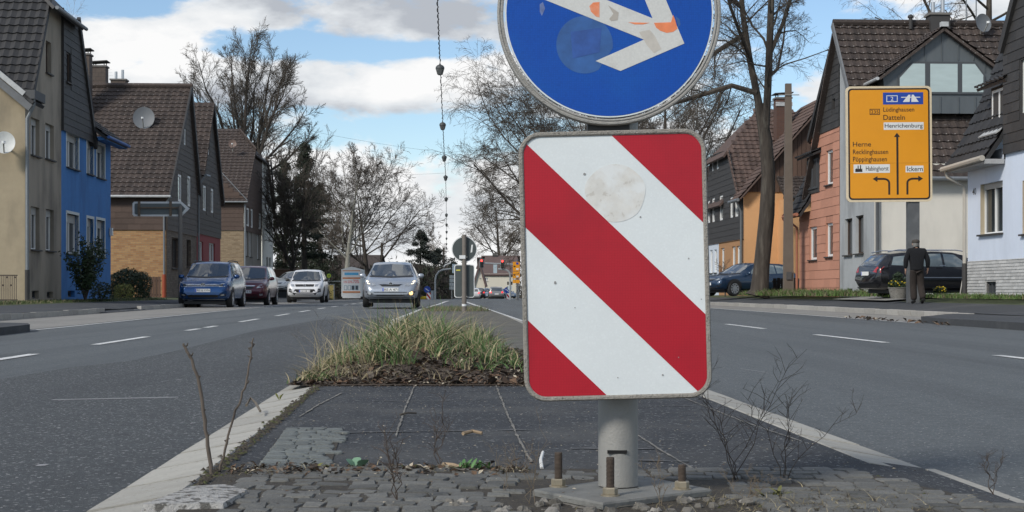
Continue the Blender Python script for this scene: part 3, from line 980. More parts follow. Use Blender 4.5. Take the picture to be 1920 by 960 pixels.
def tile_mesh(m, w=.30, l=.39, amp=.04):
    mb = MB()
    pr = [(0, .6), (.18, 1.0), (.4, .5), (.7, 0), (1, .45)]
    n = len(pr)
    vs = [(x * w, -.0, .062 + amp * z) for x, z in pr] + [(x * w, l, .012 + amp * z) for x, z in pr] + [(x * w, 0, .012 + amp * z) for x, z in pr]
    fs = [(i, i + 1, n + i + 1, n + i) for i in range(n - 1)] + [(2 * n + i, 2 * n + i + 1, i + 1, i) for i in range(n - 1)]
    return mb.add(vs, fs).mesh('roof_tile', m)
TILE = {}
def roof(parent, m, O, U, up, poly, thick=.10, tiles=True, holes=(), limit=290, vis=None, w=.30, ex=.335, slab=None, name='roof', big=None):
    """roof plane: origin O, U along the eave, up the slope; poly in (along, up) coordinates"""
    O, U, up = V3(O), V3(U).normalized(), V3(up).normalized()
    N = U.cross(up)
    flip = N.z < 0
    if flip: N = -N
    mb = MB()
    n = len(poly)
    A = [O + U * a + up * b for a, b in poly]
    B = [p - N * thick for p in A]
    ar = sum(poly[i][0] * poly[(i + 1) % n][1] - poly[(i + 1) % n][0] * poly[i][1] for i in range(n))
    fs = [tuple(range(n)), tuple(reversed(range(n, 2 * n)))] + [(i, n + i, n + (i + 1) % n, (i + 1) % n) for i in range(n)]
    if (ar < 0) != flip: fs = [tuple(reversed(q)) for q in fs]
    mb.add(A + B, fs)
    ro = mb.build(name, slab or m, parent)
    if not tiles: return ro
    key = (m.name, w, flip)
    if key not in TILE:
        TILE[key] = tile_mesh(m, w)
    me = TILE[key]
    Mx = frame(O, U, up, N) if not flip else frame(O, -U, up, N)
    cells = []
    amin = min(p[0] for p in poly); amax = max(p[0] for p in poly)
    bmin = min(p[1] for p in poly); bmax = max(p[1] for p in poly)
    nr = int((bmax - bmin) / ex) + 1
    for j in range(nr):
        b = bmin + j * ex
        na = int((amax - amin) / w) + 1
        for i in range(na):
            a = amin + i * w
            ca, cb = a + w / 2, b + ex / 2
            if not inside(poly, ca, min(cb, bmax - .02)): continue
            if any(h[0] < ca < h[2] and h[1] < cb < h[3] for h in holes): continue
            cells.append((a, b))
    if vis: cells.sort(key=vis)
    rest = []
    rj = random.Random(len(cells))
    for k, (a, b) in enumerate(cells):
        X = a if not flip else -(a + w)
        T = Mx @ Matrix.Translation((X, b - .03, rj.uniform(-.004, .006))) @ Matrix.Rotation(rj.uniform(-.008, .008), 4, 'Z')
        if k < limit: put('roof_tile', me, ro, T)
        else: rest.append(T)
    if rest:
        mb = MB()
        vv = [v.co.copy() for v in me.vertices]; ff = [tuple(p.vertices) for p in me.polygons]
        for T in rest:
            mb.add([T @ v for v in vv], ff)
        tag(mb.build('roof_tiles', m, ro), kind='stuff')
    return ro

SH = {}
def clad(parent, m, O, U, N, out, holes=(), w=.6, h=.25, limit=290, name='cladding', piece='shingle', joined=False, stag=.5):
    """overlapping panels on a wall plane"""
    O, U, N = V3(O), V3(U), V3(N)
    base = wall(name, m, parent, O + N * .004, U, N, out, holes, .1)
    key = (m.name, w, h)
    if key not in SH:
        mb = MB()
        t = .022
        mb.add([(0, 0, t), (w - .006, 0, t), (w - .006, h, .006), (0, h, .006), (0, 0, .0), (w - .006, 0, .0), (0, h, 0), (w - .006, h, 0)],
               [(0, 1, 2, 3), (4, 5, 1, 0), (4, 0, 3, 6), (1, 5, 7, 2)])
        SH[key] = mb.mesh(piece, m)
    me = SH[key]
    Mx = frame(O + N * .006, U, UZ, N)
    a0 = min(p[0] for p in out); a1 = max(p[0] for p in out); z0 = min(p[1] for p in out); z1 = max(p[1] for p in out)
    cells = []
    j = 0
    while z0 + j * h < z1:
        z = z0 + j * h
        a = a0 - (w * stag if j % 2 else 0)
        while a < a1:
            lo, hi = a, a + w
            # trim to outline and holes by sampling at mid height
            ok = [inside(out, lo + (hi - lo) * (q + .5) / 6, min(z + h / 2, z1 - .01)) and not any(H[0] - .02 < lo + (hi - lo) * (q + .5) / 6 < H[2] + .02 and H[1] - h * .45 < z + h / 2 < H[3] + h * .45 for H in holes) for q in range(6)]
            if any(ok):
                q0 = ok.index(True); q1 = 6 - ok[::-1].index(True)
                if all(ok[q0:q1]): cells.append((lo + w * q0 / 6, z, (q1 - q0) / 6))
            a += w
        j += 1
    mb = MB()
    vv = [v.co.copy() for v in me.vertices]; ff = [tuple(p.vertices) for p in me.polygons]
    right = U.cross(UZ).dot(N) > 0
    for k, (a, z, s) in enumerate(cells):
        T = Mx @ Matrix.Translation((a, z, 0)) @ Matrix.Diagonal((s, min(1, (z1 - z) / h), 1, 1))
        if k < limit and not joined: put(piece, me, base, T)
        else: mb.add([T @ v for v in vv], ff if right else [tuple(reversed(q)) for q in ff])
    if mb.v: tag(mb.build(piece + 's', m, base), kind='stuff')
    return base

def gutter(parent, a, b, r=.065, m=None, name='gutter'):
    mb = MB(); mb.tube([a, b], r, 8)
    return mb.build(name, m or zinc, parent, True)
def pipe(parent, pts, r=.05, m=None, name='downpipe'):
    mb = MB(); mb.tube(pts, r, 8)
    return mb.build(name, m or zinc, parent, True)
def verge_board(parent, a, b, w=.16, t=.05, m=None, name='verge'):
    a, b = V3(a), V3(b)
    d = (b - a); L = d.length; d.normalize()
    s = d.cross(UX); s = s.normalized() if s.length > .1 else UY
    mb = MB(); mb.obox((a + b) / 2, d * L / 2, UX * t / 2, d.cross(UX).normalized() * w / 2)
    return mb.build(name, m or slate_dark, parent)

def chimney(parent, c, sx, sy, z0, z1, m, cap=True, flues=0, name='chimney'):
    mb = MB(); mb.box((c[0], c[1], (z0 + z1) / 2), (sx, sy, z1 - z0))
    o = mb.build(name, m, parent)
    mb = MB(); mb.box((c[0], c[1], z1 + .04), (sx + .1, sy + .1, .08)); mb.build('rim', mat('chimney_crown', (.16, .15, .14), .9), o)
    if cap:
        mb = MB()
        for a in (-1, 1):
            for b in (-1, 1): mb.box((c[0] + a * sx * .38, c[1] + b * sy * .38, z1 + .17), (.04, .04, .18))
        mb.obox((c[0], c[1], z1 + .28), V3((sx * .62, 0, .03)), V3((0, sy * .62, 0)), (0, 0, .025))
        mb.build('cowl', slate_dark, o)
    for k in range(flues):
        mb = MB(); mb.tube([(c[0] + (k - .5) * .35, c[1], z1), (c[0] + (k - .5) * .35, c[1], z1 + .5 + .1 * k)], .075, 10)
        mb.build('flue', mat('steel_flue', (.5, .5, .5), .3, .05, metal=.8), o, True)
    return o

class Side:
    def __init__(s, sgn, y0, zb):
        s.sg, s.y0, s.zb = sgn, y0, zb
        s.off = OFFL if sgn < 0 else OFFR
        s.x0 = sgn * s.off + K * y0
        s.N = V3((-sgn, 0, 0))
    def root(s, name, label, cat='house', group=None):
        s.r = thing(name, label, cat, (s.x0, s.y0, s.zb), TH, group)
        return s.r
    def d(s, u):
        return s.off / ((abs(u - 960)) / F + s.sg * -K * -1) if s.sg < 0 else s.off / ((u - 960) / F - K)
    def fz(s, u, v):      # facade point -> (along, height)
        d = s.off / ((960 - u) / F + K) if s.sg < 0 else s.off / ((u - 960) / F - K)
        return ((d - s.y0) / math.cos(TH), wz(v, d) - s.zb)
    def hole(s, u0, v0, u1, v1):
        um, vm = (u0 + u1) / 2, (v0 + v1) / 2
        a0, a1 = s.fz(u0, v0)[0], s.fz(u1, v0)[0]
        if a0 > a1: a0, a1 = a1, a0
        return (a0, s.fz(um, v1)[1], a1, s.fz(um, v0)[1])
    def perp(s, u, v, y=None):   # point on the wall facing us at local y
        y = s.y0 if y is None else y
        return (wx(u, y) - s.x0, wz(v, y) - s.zb)
HW = lambda s, holes, **kw: [window(s.r, (0, 0, 0), UY, s.N, h, **kw) for h in holes]

# ---------------------------------------------------------------- left: grey-brown house
h = Side(-1, 48.1, .28)
h.root('grey_house', 'dingy grey and beige plastered house with black tiled roof at the left edge')
grey_pl = mat('grimy_grey_plaster', (.30, .262, .208), .95, .12, 4, grime=((.12, .105, .085), 1.0, .46, .75), bump=.25, bscale=60, stretch=(1, 1, .45))
beige_pl = mat('beige_plaster', (.33, .275, .19), .95, .10, 4, grime=((.17, .145, .105), .9, .48, .7), gstretch=(1, 1, .4), bump=.25, bscale=60)
ya = 52.7 - 48.1
wins = [h.hole(58, 222, 74, 292), h.hole(85, 233, 101, 299), h.hole(58, 388, 74, 468), h.hole(86, 393, 101, 470)]
att = h.hole(86, 78, 96, 138)
base = [h.hole(60, 545, 73, 560), h.hole(88, 547, 100, 559)]
zt = wz(10, 52) - h.zb
zl = 6.45
wall('street_wall', grey_pl, h.r, (0, 0, 0), UY, h.N, [(0, 0), (ya, 0), (ya, zt), (2.75, zt), (.5, zl), (0, zl - .15)], wins + [att] + base, .18)
HW(h, wins, depth=.18, blinds=.18)
HW(h, [att], depth=.18, fm=frame_b, mull=0)
HW(h, base, depth=.18, fm=frame_g, mull=0, sill=False)
wall('side_wall', beige_pl, h.r, (0, 0, 0), -UX, -UY, [(0, 0), (9, 0), (9, 6.4), (4.5, 6.4 + 3.9), (0, zl - .05)])
# main roof (slope away from the street) and the steep cross-gable slope towards us
roof(h.r, tile_black, (.35, -.3, zl - .25), UY, V3((-1, 0, .86)), [(0, 0), (1.3, 0), (2.2, 3), (2.2, 6), (0, 6)], tiles=False)
upv = V3((0, 2.25, zt - zl))
roof(h.r, tile_black, (.12, .42, zl - .05), -UX, upv, [(0, 0), (4, 0), (4, upv.length + .3), (1.2, upv.length + .3), (0, upv.length)])
verge_board(h.r, (.1, .45, zl - .1), (.1, 2.75, zt + .03), .2, .06)
roof(h.r, tile_black, (.35, 2.3, zt - .34), UY, V3((-1, 0, 1.0)), [(0, 0), (4.2, 0), (3.4, 1.6), (.7, 1.6)], tiles=False, name='half_hip')
gutter(h.r, (.42, 2.3, zt - .36), (.42, 6.5, zt - .36))
# slanting verge flashing on the side and the gutter end with its downpipe
mb = MB(); mb.obox((-1.2, -.32, zl + .75), V3((-1.45, 0, 1.2)), UY * .03, V3((.06, 0, .09)))
mb.build('flashing', mat('lead_flashing', (.12, .125, .13), .6, .2), h.r)
mb = MB(); mb.obox((-1.2, -.29, zl + 1.02), V3((-1.25, 0, 1.03)), UY * .03, V3((.05, 0, .06))); mb.build('valley', zinc_pale, h.r)
mb = MB(); mb.box((.12, .35, zl - .02), (.5, 1.3, .28)); mb.build('eave_box', mat('eave_dark', (.07, .072, .075), .7), h.r)
pipe(h.r, [(.3, -.15, zl - .1), (.3, -.12, zl - .35), (.09, -.1, zl - .75), (.09, -.1, 1.0)], .055, zinc)
pipe(h.r, [(.09, -.1, 1.0), (.09, -.1, .05)], .075, slate_dark, 'standpipe')
# blue neighbour half
b = Side(-1, 52.7, .30)
b.root('blue_house', 'bright blue plastered house with black shingled gable and white window surrounds')
blue_pl = mat('blue_plaster', (.050, .175, .42), .9, .09, 4, grime=((.035, .11, .27), 1.1, .49, .7), gstretch=(1, 1, .3), bump=.2, bscale=60)
yb = 60.6 - 52.7
zc = wz(243, 53) - b.zb
zt2 = zt - .02
hb = [b.hole(125, 252, 147, 316), b.hole(163, 264, 175, 327), b.hole(181, 272, 196, 334), b.hole(125, 402, 147, 476), b.hole(163, 410, 175, 478), b.hole(181, 413, 196, 482)]
hbase = [b.hole(127, 545, 140, 557)]
hatt = b.hole(120, 98, 129, 155)
wall('street_wall', blue_pl, b.r, (0, 0, 0), UY, b.N, [(0, 0), (yb, 0), (yb, 6.1), (4.7, 6.1), (4.7, zc), (0, zc)], hb + hbase, .18)
sur = mat('white_surround', (.55, .58, .56), .8, .05)
for q in hb:
    o = window(b.r, (0, 0, 0), UY, b.N, q, .18, blinds=.22)
    mb = MB()
    for a0, z0, a1, z1 in ((q[0] - .1, q[1], q[0], q[3] + .1), (q[2], q[1], q[2] + .1, q[3] + .1), (q[0], q[3], q[2], q[3] + .1)):
        mb.obox((-.085, (a0 + a1) / 2, (z0 + z1) / 2), UX * .10, UY * (a1 - a0) / 2, UZ * (z1 - z0) / 2)
    mb.build('surround', sur, o)
HW(b, hbase, depth=.18, fm=frame_g, mull=0, sill=False)
gab = [(0, zc - .05), (4.75, zc - .05), (2.05, zt2), (0, zt2)]
clad(b.r, slate_dark, (.06, 0, 0), UY, b.N, gab, [hatt], .6, .25, 200)
window(b.r, (.06, 0, 0), UY, b.N, hatt, .1, frame_b, mull=0)
verge_board(b.r, (.1, 4.9, zc - .2), (.1, 2.05, zt2 + .05), .22, .12)
mb = MB(); mb.box((.045, .01, (zc + zt2) / 2), (.09, .04, zt2 - zc + .1)); mb.build('edge_trim', slate_dark, b.r)
roof(b.r, tile_black, (.05, 4.85, zc - .1), -UX, V3((0, -2.8, zt2 - zc + .1)), [(0, 0), (6, 0), (6, 5.0), (0, 4.8)], tiles=False)
roof(b.r, tile_black, (.62, 4.45, 6.0), UY, V3((-1, 0, .75)), [(0, 0), (yb - 4.2, 0), (yb - 4.2, 6), (1.5, 6), (0, 1.2)], tiles=True, limit=150, vis=lambda c: c[1])
mb = MB(); mb.box((.42, 4.5 + (yb - 4.2) / 2, 5.98), (.3, yb - 4.2, .14)); mb.build('eave_board', blue_pl, b.r)
gutter(b.r, (.66, 4.4, 6.02), (.66, yb + .3, 6.02), .06, mat('blue_gutter', (.05, .12, .33), .6))
wall('end_wall', blue_pl, b.r, (0, yb, 0), -UX, UY, [(0, 0), (9, 0), (9, 6), (4.5, 9.4), (0, 6)])
mb = MB(); mb.box((.08, yb - .25, wz(434, 60) - b.zb), (.1, .2, .3)); mb.build('wall_lamp', mat('lamp_white', (.6, .6, .58), .4), b.r)

# ---------------------------------------------------------------- left: brown-roofed pair with brick
a = Side(-1, 73.0, .32)
a.root('brick_house', 'brown tiled gable house with yellow brick side wall, behind the blue minivan')
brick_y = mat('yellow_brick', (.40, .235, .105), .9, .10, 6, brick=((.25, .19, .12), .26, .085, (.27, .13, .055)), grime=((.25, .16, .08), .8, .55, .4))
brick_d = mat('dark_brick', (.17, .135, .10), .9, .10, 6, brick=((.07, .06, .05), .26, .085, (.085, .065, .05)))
zbk = wz(431, 73) - a.zb
zea = wz(358, 73) - a.zb
zri = wz(166, 79) - a.zb
W = 11
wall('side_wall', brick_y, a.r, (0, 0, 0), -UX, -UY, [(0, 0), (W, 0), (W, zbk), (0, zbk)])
clad(a.r, slate_brown, (0, -.03, 0), -UX, -UY, [(0, zbk), (6, zbk), (6, zea), (0, zea)], (), .6, .28, 150)
hA = [a.hole(322, 446, 336, 503), a.hole(350, 450, 358, 500)]
uA = [a.hole(332, 327, 339, 378), a.hole(350, 330, 356, 387)]
sA = [a.hole(343, 241, 347, 272)]
yA = 82.0 - 73.0
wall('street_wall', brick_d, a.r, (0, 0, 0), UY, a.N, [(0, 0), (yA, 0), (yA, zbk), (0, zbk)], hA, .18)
HW(a, hA, depth=.18, fm=frame_b, mull=1)
yap = 6.1
slopeN = (zri - zea) / yap
yfar = yap + (zri - zea) / 1.7
gabA = [(0, zbk), (yA, zbk), (yA, zea + .8), (yfar, zea), (yap, zri), (0, zea)]
gabA = [(0, zbk), (yA, zbk), (yA, zri - (yA - yap) * 1.7), (yap, zri), (0, zea)]
clad(a.r, slate, (.03, 0, 0), UY, a.N, gabA, uA + sA, .6, .28, 10, joined=True)
for q in uA: window(a.r, (.03, 0, 0), UY, a.N, q, .06, mull=0, gm=glass_curtain, sill=False, bar=.12)
for q in sA: window(a.r, (.03, 0, 0), UY, a.N, q, .06, mull=0, gm=glass_curtain, sill=False, bar=.1)
up = V3((0, yap, zri - zea))
roof(a.r, tile_brown, (.22, -.32, zea - .28), -UX, up, [(0, 0), (9, 0), (9, up.length + .42), (0, up.length + .42)], limit=295, vis=lambda c: c[0] + .02 * c[1])
roof(a.r, tile_brown, (.22, yA + .2, zri - (yA + .2 - yap) * 1.7), -UX, V3((0, -1, 1.7)), [(0, 0), (9, 0), (9, 5.8), (0, 5.8)], tiles=False)
gutter(a.r, (.25, -.4, zea - .28), (-9, -.4, zea - .28), .06, zinc_pale)
mb = MB(); mb.tube([(.25, yap, zri + .16), (-9, yap, zri + .16)], .12, 8); mb.build('ridge', tile_brown, a.r, True)
verge_board(a.r, (.2, yap, zri + .1), (.2, yA + .2, zri - (yA + .2 - yap) * 1.7 + .05), .3, .08)
verge_board(a.r, (.2, -.3, zea - .3), (.2, yap, zri + .05), .2, .08)
pipe(a.r, [(.25, -.35, zea - .3), (-.1, -.12, zea - .7), (-.1, -.1, 1.1)], .05, zinc)
pipe(a.r, [(-.1, -.1, 1.1), (-.1, -.1, .0)], .09, mat('red_oxide', (.30, .06, .025), .7), 'standpipe')
chm = mat('slated_chimney', (.095, .075, .062), .85, .15, 8, brick=((.05, .04, .035), .3, .2, (.08, .06, .05)))
for (u0, u1, vt, d, cap, fl) in ((148, 173, 106, 77.5, True, 0), (176, 203, 128, 80.5, True, 0), (211, 240, 153, 83, False, 2)):
    cx = wx((u0 + u1) / 2, d) - a.x0 - K * -1 * 0
    yy = d - a.y0
    cx = (wx((u0 + u1) / 2, d) - a.x0) + .0466 * yy
    chimney(a.r, (cx, yy), (u1 - u0) / F * d * .95, .7, zri - 3.2, wz(vt, d) - a.zb, chm, cap, fl)
# red-based neighbour gable
r = Side(-1, 82.0, .32)
r.root('red_gable_house', 'narrow dark gable house with a red ground floor right of the yellow brick house')
redpl = mat('red_plaster', (.24, .055, .055), .9, .08, 4)
yR = 8.9
zbR = wz(441, 85) - r.zb
hR = [r.hole(374, 453, 381, 489), r.hole(392, 456, 403, 490)]
uR = [r.hole(379, 348, 385, 395), r.hole(394, 354, 399, 399)]
sR = [r.hole(386, 258, 391, 289)]
zrR = wz(201, 87) - r.zb
wall('street_wall', redpl, r.r, (0, 0, 0), UY, r.N, [(0, 0), (yR, 0), (yR, zbR), (0, zbR)], hR, .16)
HW(r, hR, depth=.14, mull=1, gm=glass_curtain)
clad(r.r, slate, (.03, 0, 0), UY, r.N, [(0, zbR), (yR, zbR), (yR, zrR - 5.2), (5.0, zrR), (1.6, zrR - 4.0), (0, zrR - 4.4)], uR + sR, .6, .28, 10, joined=True)
for q in uR + sR: window(r.r, (.03, 0, 0), UY, r.N, q, .06, mull=0, gm=glass_curtain, sill=False, bar=.12)
upr = V3((0, 3.4, 4.0))
roof(r.r, tile_brown, (.22, 1.4, zrR - 4.1), -UX, upr, [(0, 0), (5, 0), (5, upr.length + .15), (0, upr.length + .15)], limit=200, vis=lambda c: c[0])
roof(r.r, tile_brown, (.22, yR + .1, zrR - 5.3), -UX, V3((0, -3.9, 5.3)), [(0, 0), (5, 0), (5, 6.5), (0, 6.5)], tiles=False)
verge_board(r.r, (.2, 5.0, zrR + .1), (.2, yR + .1, zrR - 5.2), .3, .08)
gutter(r.r, (.45, .1, zrR - 4.2), (.45, 1.5, zrR - 4.15), .08, zinc)
pipe(r.r, [(.4, .1, zrR - 4.3), (.1, .1, zrR - 4.8), (.1, .1, .05)], .05, zinc)
wall('end_wall', slate, r.r, (0, yR, 0), -UX, UY, [(0, 0), (9, 0), (9, 5), (0, 5)])

# ---------------------------------------------------------------- left: last house of the row, half hipped
c = Side(-1, 101.7, .35)
c.root('half_hipped_house', 'brown half-hipped house with pale brick corner and whitish end, last of the left row')
brick_p = mat('pale_brick', (.30, .225, .14), .9, .08, 6, brick=((.18, .15, .11), .26, .085, (.20, .14, .085)))
greyp = mat('grey_plaster', (.24, .225, .20), .9, .08, 4, grime=((.10, .09, .08), .7, .52, .5))
whitep = mat('offwhite_plaster', (.68, .68, .63), .9, .05, 3, grime=((.5, .5, .46), .5, .55, .5))
zC = wz(432, 101.7) - c.zb
zeC = wz(372, 101.7) - c.zb
zrC = wz(245, 108) - c.zb
yC1 = 111.7 - 101.7; yC2 = 119 - 101.7
wall('side_wall', brick_p, c.r, (0, 0, 0), -UX, -UY, [(0, 0), (9, 0), (9, zC), (0, zC)])
clad(c.r, slate_brown, (0, -.03, 0), -UX, -UY, [(0, zC), (6, zC), (6, zeC + 1.6), (1.2, zeC + 1.0), (0, zeC)], (), .6, .28, 10, joined=True)
hC = [c.hole(461, 425, 465, 480), c.hole(468, 428, 472, 482), c.hole(482, 440, 486, 486)]
uC = [c.hole(461, 390, 466, 424), c.hole(469, 392, 473, 427), c.hole(484, 400, 488, 430)]
wC = [c.hole(498, 404, 501.5, 434), c.hole(503, 406, 506, 436), c.hole(498, 482, 501.5, 517), c.hole(503, 483, 506, 517), c.hole(497.5, 332, 500.5, 372)]
wall('street_wall', greyp, c.r, (0, 0, 0), UY, c.N, [(0, 0), (yC1, 0), (yC1, zC), (0, zC)], hC, .16)
HW(c, hC, depth=.14, mull=0, gm=glass_curtain)
clad(c.r, slate_brown, (.03, 0, 0), UY, c.N, [(0, zC), (yC1, zC), (yC1, zrC - 1.4), (5.0, zrC - 1.6), (0, zeC)], uC, .6, .28, 10, joined=True)
for q in uC: window(c.r, (.03, 0, 0), UY, c.N, q, .06, mull=0, gm=glass_curtain, sill=False, bar=.12)
wall('gable_wall', whitep, c.r, (.06, 0, 0), UY, c.N, [(yC1, 0), (yC2, 0), (yC2, zeC + .5), (yC2 - 3.0, zrC - 1.5), (yC1, zrC - 1.5)], wC, .16)
for q in wC: window(c.r, (.06, 0, 0), UY, c.N, q, .14, frame_g, mull=0)
upc = V3((0, 6.6, zrC - zeC))
sl = upc.length
roof(c.r, tile_brown, (.25, -.3, zeC - .25), -UX, upc, [(0, 0), (6, 0), (6, sl + .3), (1.35, sl + .3), (0, sl * .76)], limit=10, vis=lambda q: q[0], w=.32, ex=.36)
roof(c.r, tile_brown, (.3, 4.4, zrC - 1.86), UY, V3((-1, 0, 1.1)), [(0, 0), (10, 0), (6, 2.4), (2.2, 2.4)], tiles=False, name='half_hip')
verge_board(c.r, (.28, 4.6, zrC - 1.5), (-1.1, 6.4, zrC + .1), .22, .1, tile_brown)
verge_board(c.r, (.22, yC2 - 3.0, zrC - 1.5), (.22, yC2 + .2, zeC + .3), .3, .1)
roof(c.r, tile_brown, (.25, yC2 + .2, zeC), -UX, V3((0, -6.8, zrC - zeC)), [(0, 0), (6, 0), (6, 8.5), (0, 6)], tiles=False)
gutter(c.r, (.3, -.35, zeC - .25), (-6, -.35, zeC - .25), .06, zinc)
verge_board(c.r, (-1.6, -.45, zeC + 1.9), (.3, -.45, zeC - .15), .1, .06, zinc, 'flashing')
pipe(c.r, [(.1, -.1, zeC - .4), (.1, -.1, .1)], .06, zinc)
wall('end_wall', whitep, c.r, (0, yC2, 0), -UX, UY, [(0, 0), (9, 0), (9, zeC), (0, zeC)])
# ---------------------------------------------------------------- right: light blue house (nearest)
l = Side(1, 41.9, .42)
l.root('light_blue_house', 'pale blue house with white brick plinth and black mansard roof at the right edge')
lb = mat('pale_blue_plaster', (.60, .66, .76), .9, .04, 3, grime=((.50, .55, .63), 1.2, .5, .5), gstretch=(1, 1, .3), bump=.15, bscale=60)
wht_brick = mat('white_plinth_brick', (.42, .42, .41), .85, .10, 8, rnd=.15, grime=((.26, .26, .24), 1.2, .55, .5))
mort = mat('plinth_mortar', (.17, .165, .155), .95, .2, 20)
zpl = wz(490, 41.9) - l.zb
zev = wz(316, 42) - l.zb
zbl = wz(289, 39) - l.zb
yk = -2.8
hl_ = [l.hole(1838, 342, 1880, 438), l.hole(1917, 335, 1960, 437)]
hb_ = [l.hole(1849, 528, 1868, 552)]
wall('street_wall', lb, l.r, (0, 0, 0), UY, l.N, [(-10, zpl), (0, zpl), (0, zev + .3), (yk, zev + .3), (yk, zbl + .1), (-10, zbl + .1)], hl_, .16)
wall('plinth', mort, l.r, (.01, 0, 0), UY, l.N, [(-10, 0), (0, 0), (0, zpl), (-10, zpl)], hb_, .16)
pb = clad(l.r, wht_brick, (.005, 0, 0), UY, l.N, [(-5, 0.0), (0, 0.0), (0, zpl), (-5, zpl)], hb_, .25, .082, 295, 'plinth_facing', 'brick')
beige_rev = mat('beige_reveal', (.40, .34, .24), .85, .05)
for q in hl_:
    o = window(l.r, (0, 0, 0), UY, l.N, q, .16, mull=1, blinds=.12)
    mb = MB(); mb.obox((.08, q[2] - .012, (q[1] + q[3]) / 2), UX * .078, UY * .01, UZ * (q[3] - q[1]) / 2 * .995)
    mb.build('reveal', beige_rev, o)
for q in hb_: window(l.r, (0, 0, 0), UY, l.N, q, .12, frame_g, mull=2, sill=False)
text(l.r, '40', frame((-.004, l.fz(1828, 365)[0], l.fz(1824, 366)[1]), -UY, UZ), -.18, .10, 0, .18, mat('house_number', (.03, .03, .03), .6), 'house_number')
gy = [(-10, zbl), (yk, zbl), (yk, wz(96, 39.1) - l.zb), (-6.4, wz(96, 39.1) - l.zb + 4.6), (-10, wz(96, 39.1) - l.zb)]
clad(l.r, slate_dark, (-.05, 0, 0), UY, l.N, gy, [l.hole(1918, 105, 1960, 207)], .6, .25, 250)
window(l.r, (-.05, 0, 0), UY, l.N, l.hole(1918, 105, 1960, 207), .1, sill=False)
wall('side_wall', slate_dark, l.r, (-.045, yk, 0), UX, UY, [(0, zev), (3, zev), (3, 9.6), (0, 6.3)])
verge_board(l.r, (-.1, yk + .02, wz(96, 39.1) - l.zb), (-.1, -6.4, wz(96, 39.1) - l.zb + 4.6), .22, .14)
def mansard(hs, ya, yb, pts, m, lim=140):
    for (x0, z0), (x1, z1) in zip(pts, pts[1:]):
        L = math.hypot(x1 - x0, z1 - z0)
        roof(hs.r, m, (x0, ya, z0), UY, (x1 - x0, 0, z1 - z0), [(0, 0), (yb - ya, 0), (yb - ya, L), (0, L)], .1, limit=lim)
mp_ = [(-.52, 3.97 - l.zb), (-.12, 4.55 - l.zb), (.55, 5.9 - l.zb), (1.1, 7.35 - l.zb), (2.6, 9.2 - l.zb)]
mansard(l, yk + .02, .25, mp_, tile_black, 60)
q = l.hole(1852, 166, 1880, 233)
mb = MB(); mb.box((.62, (q[0] + q[2]) / 2, (q[1] + q[3]) / 2), (1.0, q[2] - q[0] + .16, q[3] - q[1] + .16))
dm = mb.build('dormer', slate_dark, l.r)
window(l.r, (.11, 0, 0), UY, l.N, q, .05, mull=1, sill=False, bar=.07)
mb = MB(); mb.obox((-.0, (q[0] + q[2]) / 2, q[1] - .13), V3((.22, 0, .16)), UY * ((q[2] - q[0]) / 2 + .1), V3((.01, 0, -.015))); mb.build('lead_apron', zinc_pale, l.r)
roof(l.r, tile_black, (-.12, q[0] - .5, q[3] + .12), UY, (1.5, 0, .7), [(0, 0), (2.1, 0), (2.1, 1.8), (0, 1.8)], .08, limit=40)
guc = mat('beige_gutter', (.40, .37, .32), .6, .1)
mb = MB(); mb.box((-.28, (yk + .25) / 2, 3.9 - l.zb), (.5, .25 - yk, .12)); mb.build('soffit', mat('soffit_grey', (.33, .33, .33), .7), l.r)
gutter(l.r, (-.6, yk, 3.98 - l.zb), (-.6, .32, 3.93 - l.zb), .075, guc)
pipe(l.r, [(-.55, .2, 3.9 - l.zb), (-.5, .2, 3.72 - l.zb), (-.07, .06, 3.45 - l.zb), (-.07, .06, .95)], .05, guc)
pipe(l.r, [(-.07, .06, .95), (-.07, .06, 0)], .07, slate_dark, 'standpipe')
wall('end_wall', lb, l.r, (0, 0, 0), UX, UY, [(0, 0), (9, 0), (9, 3.5), (4.5, 8.2), (0, 3.5)])

# ---------------------------------------------------------------- right: white and grey gable house
w = Side(1, 50.9, .42)
w.root('white_house', 'white and grey gable house with a grey zinc dormer, behind the yellow sign')
whitew = mat('cream_white_plaster', (.66, .63, .56), .9, .04, 2, grime=((.47, .45, .40), 1.1, .5, .5), gstretch=(1, 1, .3), bump=.2)
greyw = mat('light_grey_plaster', (.36, .375, .38), .9, .08, 4, grime=((.19, .195, .195), 1.2, .49, .7), gstretch=(1, 1, .35), bump=.2)
ze = wz(312, 50.9) - w.zb
zr_ = wz(50, 55.3) - w.zb
hw = [w.hole(1584, 410, 1598, 478), w.hole(1604, 404, 1619, 475)]
hbw = [w.hole(1588, 541, 1598, 553), w.hole(1607, 538, 1620, 553)]
wall('street_wall', greyw, w.r, (0, 0, 0), UY, w.N, [(0, 0), (4.4, 0), (4.4, zr_ - .1), (0, ze - .1)], hw + hbw, .16)
HW(w, hw, depth=.16, fm=frame_b, mull=0)
HW(w, hbw, depth=.14, fm=frame_g, mull=0, sill=False)
wall('side_wall', whitew, w.r, (0, 0, 0), UX, -UY, [(0, 0), (11, 0), (11, ze + .1), (0, ze + .1)])
mb = MB(); mb.box((5.5, -.03, .28), (10.96, .05, .5)); mb.build('plinth', mat('pale_plinth', (.5, .5, .49), .9, .1, 5), w.r)
upw = V3((0, 4.4, zr_ - ze)); sw = upw.length
k_up = lambda v: None
yd = 52.0 - 50.9
zf = lambda y: ze + (zr_ - ze) * y / 4.4
def dp(u, v, d=52.0): return ((wx(u, d) - w.x0) + .0466 * (d - w.y0), wz(v, d) - w.zb)
A1, A2 = dp(1668, 210), dp(1868, 210)
hole_dorm = (A1[0] + .25, yd / 4.4 * sw, A2[0] + .2, sw * .93)
